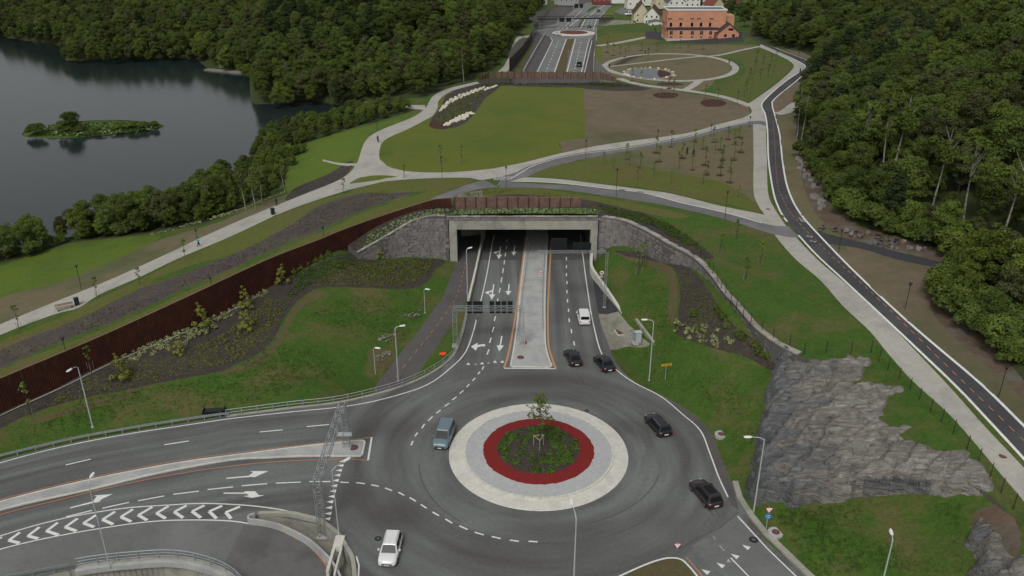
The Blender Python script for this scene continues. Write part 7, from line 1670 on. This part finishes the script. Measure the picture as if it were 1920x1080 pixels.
print('trees', len(cand), 'rest', len(rest))
def place(px, py):
    if px > 1400:
        for lim, w in ((330, 'at the top of the dirt bank beside the right road'), (410, 'above the upper half of the dirt bank'), (450, 'where the side lane runs along the dirt bank'), (500, 'at the end of the side lane into the woods'), (580, 'just past the end of the side lane'), (2000, 'above the bare verge at the right edge')):
            if py < lim: return w
    for lim, w in ((110, 'at the left end of the lakeside lawn'), (210, 'behind the middle of the lakeside lawn'), (330, 'at the right end of the lakeside lawn'), (450, 'behind the white edging plants'), (540, 'near the cyclist-like walker'), (600, 'beside the small inlet lawn'), (2000, 'at the lake inlet below the path bend')):
        if px < lim: return w
# undergrowth along the wood edges
for pts, k_, lb, gp in (([(1510,300),(1550,355),(1590,402),(1650,432),(1710,452),(1780,478),(1800,520),(1760,540),(1775,575),(1830,625),(1880,660),(1900,690)], 48, 'low green bush at the edge of the right hillside wood', 'bushes at the right wood edge'),
                        ([(1530,290),(1575,335),(1620,385),(1680,415),(1740,435),(1810,462),(1830,510),(1800,545),(1820,580),(1870,615),(1915,650)], 36, 'b', 'bushes at the right wood edge'),
                        ([(20,488),(80,470),(150,449),(200,443),(260,436),(330,425),(400,408),(450,385),(510,358),(540,320),(565,275),(620,248),(690,228),(750,208),(700,210)], 44, 'low bush in front of the lakeside trees', 'bushes along the lakeside belt')):
    cc = cr(pts, 8)
    for i in range(k_):
        px, py = cc[int(i / k_ * (len(cc) - 1))]; x, y, z = HU(px + rp.uniform(-8, 8), py + rp.uniform(-5, 2)); ku = rp.choice(['u0', 'u1']); sb = rp.uniform(.5, 1.0) * (1.35 if px > 1400 else 1); plant(ku, x, y, z - .2, sb, f"{'small' if sb < .67 else 'large' if sb > .85 else 'middle-sized'} {'mid-green' if ku == 'u0' else 'light green'} bush " + place(px, py), gp, 'bush', 'bush')
# birches with white stems
for px, py, s, k_ in BIRCH:
    x, y, z = HU(px, py); plant(k_, x, y, z, s, 'white-stemmed birch ' + place(px, py) + (', leaning right' if k_ == 'w1' else ', leaning left'), 'white-stemmed birches at the wood edges', rz=rp.uniform(-.5, .5))
for px, py, s, k_, lb in [(1395,52,.8,'b3','dark tree right behind the orange building annex'),(1386,42,.8,'b0','green tree behind the right wing of the orange building'),(1374,36,.7,'c0','conical tree above the roof line right of the orange building'),(1403,40,.9,'b5','light tree at the corner of the right wood and the town'),(1365,30,.7,'b3','dark tree between the town houses and the orange building'),
    (1193,30,.5,'c1','small dark conifer beside the turquoise truck'),(1190,44,.4,'u0','low dark bush in front of the cream house'),(1228,58,.35,'u1','small bush at the white flat building'),(1252,8,.6,'b1','tree among the town houses at the top edge'),(1312,16,.5,'b0','small tree behind the middle of the orange building')]:
    x, y, z = HU(px, py); plant(k_, x, y, z, s, lb, None)
# island trees
def iz(x, y): return -1.4
for px, py, k_, s, lb, cat in [(136,246,'b3',.86,'round dark tree on the small lake island','tree'),(118,250,'b0',.55,'smaller tree left of the round one on the lake island','tree'),(66,252,'u0',1.5,'low round bush at the left tip of the lake island','bush'),(150,247,'u0',1.1,'bush right of the trees on the lake island','bush'),
                           (250,241,'u1',1.0,'long low bush right on the lake island','bush'),(270,240,'u0',1.0,'bush near the right tip of the lake island','bush'),(290,238,'u1',.8,'sparse bush at the right tip of the lake island','bush'),(225,243,'u1',.7,'small bush in the middle of the lake island','bush'),(180,246,'u0',.7,'small bush beside the middle of the lake island','bush')]:
    x, y = P(px, py, -1.5); plant(k_, x, y, -1.6, s, lb, None, cat if cat == 'bush' else 'tree', cat, sz=s * .62)
cover_stuff('reeds', [(*P(a, b, -1.6), -1.5) for a, b in [(rp.uniform(90, 295), rp.uniform(231, 254)) for _ in range(900)] if pip([P(a, b, -2)[0]], [P(a, b, -2)[1]], ISLE)[0]], 'greentuft', .28, 8, .6, .4)
cover_stuff('reeds', [(*P(a, b, -1.6), -1.5) for a, b in [(rp.uniform(90, 290), rp.uniform(233, 254)) for _ in range(160)] if pip([P(a, b, -2)[0]], [P(a, b, -2)[1]], ISLE)[0]], 'paleplant', .28, 6, .5, .5)
# jetty
jr = empty('jetty', (*P(386, 130, -2), -2), 0, 'low stone jetty reaching into the lake from the far wood', 'jetty'); a, b = P(386, 129, -1.5), P(470, 137, -1.5)
wall_strip('deck', [(a[0] - jr.location.x, a[1] - jr.location.y, .5, -.5), (b[0] - jr.location.x, b[1] - jr.location.y, .7, -.5)], 2.6, 'pad', jr, None); m = MB(); m.box(6, 0, .5, 7.5, 1.5, 2.2); m.build('block', 'stone', jr)
# golden columnar trees in the left bed
gt = crown_mesh('crown', 'goldleaf', 1.0, .2, 3.4, 16, 900, .13, 501, shape='cone'); TP['g'] = (trunk_mesh('trunk', 'bark', 2.6, .05, 50, 3, spread=.4), gt)
for px, py, s, lb in [(461,578,1.0,'yellow-green columnar tree nearest the middle of the barrier'),(380,614,1.1,'yellow-green columnar tree among the cream shrubs'),(462,618,1.0,'yellow-green columnar tree standing alone on the dark bed'),(228,712,1.1,'yellow-green columnar tree near the left end of the shrub bed'),(530,533,.95,'yellow-green columnar tree at the upper end of the shrub bed'),(337,665,.7,'small ochre columnar tree below the cream shrubs'),(765,478,.8,'thin yellow-green tree in front of the left stone wall'),(713,486,.6,'smallest thin tree at the low end of the left stone wall')]:
    x, y, z = HL(px, py); plant('g', x, y, z, s, lb, None, 'columnar_tree', 'tree', sz=s * 1.15)
# saplings
sc1 = crown_mesh('crown', 'sapleaf', .55, .9, 3.8, 9, 190, .11, 601, sparse=True); sc2 = crown_mesh('crown', 'sapleaf', .62, 1.0, 4.4, 10, 210, .12, 602, sparse=True)
m = MB()
for i in range(3): q_ = i * 2.094; m.tube((.4 * math.cos(q_), .4 * math.sin(q_), 0), (.4 * math.cos(q_), .4 * math.sin(q_), 1.0), .028, n=4)
stake = m.mesh('stakes', 'pad'); m = MB(); m.tube((0, 0, 0), (0, 0, .09), .85, .6, 10); disc = m.mesh('mulch_disc', 'redmulch')
TP['s0'] = (trunk_mesh('trunk', 'bark', 3.4, .05, 60, 5, spread=.6), sc1); TP['s1'] = (trunk_mesh('trunk', 'bark', 3.9, .05, 61, 6, spread=.7), sc2)
def sapling(px, py, f, label, group, s=1.0, d=True):
    x, y = hit(px, py, f); z = float(f([x], [y])[0]); e = plant(rp.choice(['s0', 's1']), x, y, z, s * rp.uniform(.85, 1.1), label, group, 'sapling', 'sapling'); inst('stakes', stake, e)['kind'] = 'stuff'
    if d: inst('mulch_disc', disc, e)
for px, py in [(1175,299),(1230,286),(1258,276),(1303,266),(1337,267),(1365,261),(1376,272),(1386,257),(1235,303),(1280,296),(1301,289),(1350,281),(1355,300),(1272,318),(1298,319),(1325,327),(1352,314),(1350,328),(1370,322),(1368,342),(1200,318),(1322,309),(1376,300),(1389,285),(1340,290),(1318,280)]:
    sapling(px, py, fU, 'young staked sapling on a red mulch disc in the thin-grass grove', 'saplings of the grove between the cycle lanes')
for px, py in [(1132,310),(1150,322),(1195,336),(1226,330),(1319,345),(1258,345),(1385,370),(1180,312)]: sapling(px, py, fU, 'small pale sapling on the green wedge between the cycle lanes', 'saplings on the green wedge', .8, False)
for px, py in [(1138,98),(1150,104),(1163,100),(1178,96),(1202,95),(1232,95),(1262,96),(1290,97),(1318,92),(1345,88),(1185,152),(1202,155),(1255,166),(1265,160),(1322,185),(1345,190),(1240,180),(1262,180),(1140,84),(1275,90),(1172,107),(1215,112)]: sapling(px, py, fU, 'tiny sapling around the ring path and its pond', 'saplings around the ring path', 1.1)
for px, py in [(1415,135),(1430,130),(1445,124),(1425,150),(1440,145),(1410,160),(1400,170),(1455,115),(1432,118),(1418,118),(1450,136),(1395,180),(1405,150)]: sapling(px, py, fU, 'slim young tree in the bright meadow left of the right road', 'young trees in the meadow', 1.2, False)
for px, py, lb in [(1380,450,'sapling beside the right end of the lower cycle lane'),(1426,494,'staked sapling in the middle of the right lawn'),(1397,524,'staked sapling lowest in the right lawn'),(1350,476,'sapling near the curved stone wall in the right lawn'),(826,305,'pale sapling at the bottom of the main lawn, left one'),(865,307,'pale sapling at the bottom of the main lawn, right one'),(182,555,'bare sapling beside the left path right of the bin'),(262,533,'bare sapling below the middle of the left path'),(36,616,'bare sapling at the left end of the gravel path'),(645,362,'sapling where two gravel paths fork'),(758,333,'sapling beside the grass eyelet of the path'),(348,488,'staked sapling on the strip between path and mulch bank'),(170,692,'bare sapling in the mulch bank at left')]: sapling(px, py, fU, lb, None, 1.0, False)
for px, py, lb, s in [(1197,515,'larger young green tree on the lawn right of the tunnel',1.6),(1206,492,'young yellow-green tree against the right stone wall',1.3),(58,778,'thin young tree at the left edge below the barrier',1.3)]: sapling(px, py, fL, lb, None, s, False)
# the maple in the roundabout
g = random.Random(9); m = MB(); tips = []
m.tube((0, 0, 0), (0, 0, 4.2), .08, .055, 7); m.tube((0, 0, 4.2), (.05, 0, 7.6), .055, .015, 6)
for k in range(22):
    z = 3.4 + k * .18; a = k * 2.4; l = 1.9 * (1 - (z - 3.4) / 5.4) * g.uniform(.8, 1.1); p0 = Vector((0, 0, z)); p1 = p0 + Vector((math.cos(a) * l, math.sin(a) * l, l * .35)); m.tube(p0, p1, .028, .01, 4)
    for j in range(5): t_ = .35 + j * .16; q_ = p0.lerp(p1, min(t_, 1)); q2 = q_ + Vector((g.uniform(-.35, .35), g.uniform(-.35, .35), g.uniform(-.1, .3))); m.tube(q_, q2, .01, .006, 3, cap=False); tips.append(q2)
root = empty('maple_tree', (RC[0] + .15, RC[1] + .1, .8), 0, 'young sparse maple with large leaves in the middle of the roundabout', 'tree'); m.build('trunk', 'bark', root)
tc = np.repeat(np.array([tuple(t_) for t_ in tips]), 4, 0) + R.normal(0, .13, (len(tips) * 4, 3)); v, f = leaves(tc, R.normal(0, .3, (len(tc), 3)), .135, .3, R, .8); link(bpy.data.objects.new('crown', npmesh('maple_crown', v, f, 'leafE')), root)
root = empty('tree_stakes', (RC[0] + .05, RC[1] - .1, .78), .1, 'triangular timber stake frame round the maple stem', 'tree stakes')
pp_ = [(-.62, .4), (.62, .4), (0, -.7)]
for i in range(3): a, b = pp_[i], pp_[(i + 1) % 3]; m = MB(); m.tube((*a, -.2), (*a, 1.6), .045, n=6); m.build('stake', 'wood', root); m = MB(); m.tube((*a, 1.55), (*b, 1.55), .05, n=5); m.build('crossbar', 'wood', root)
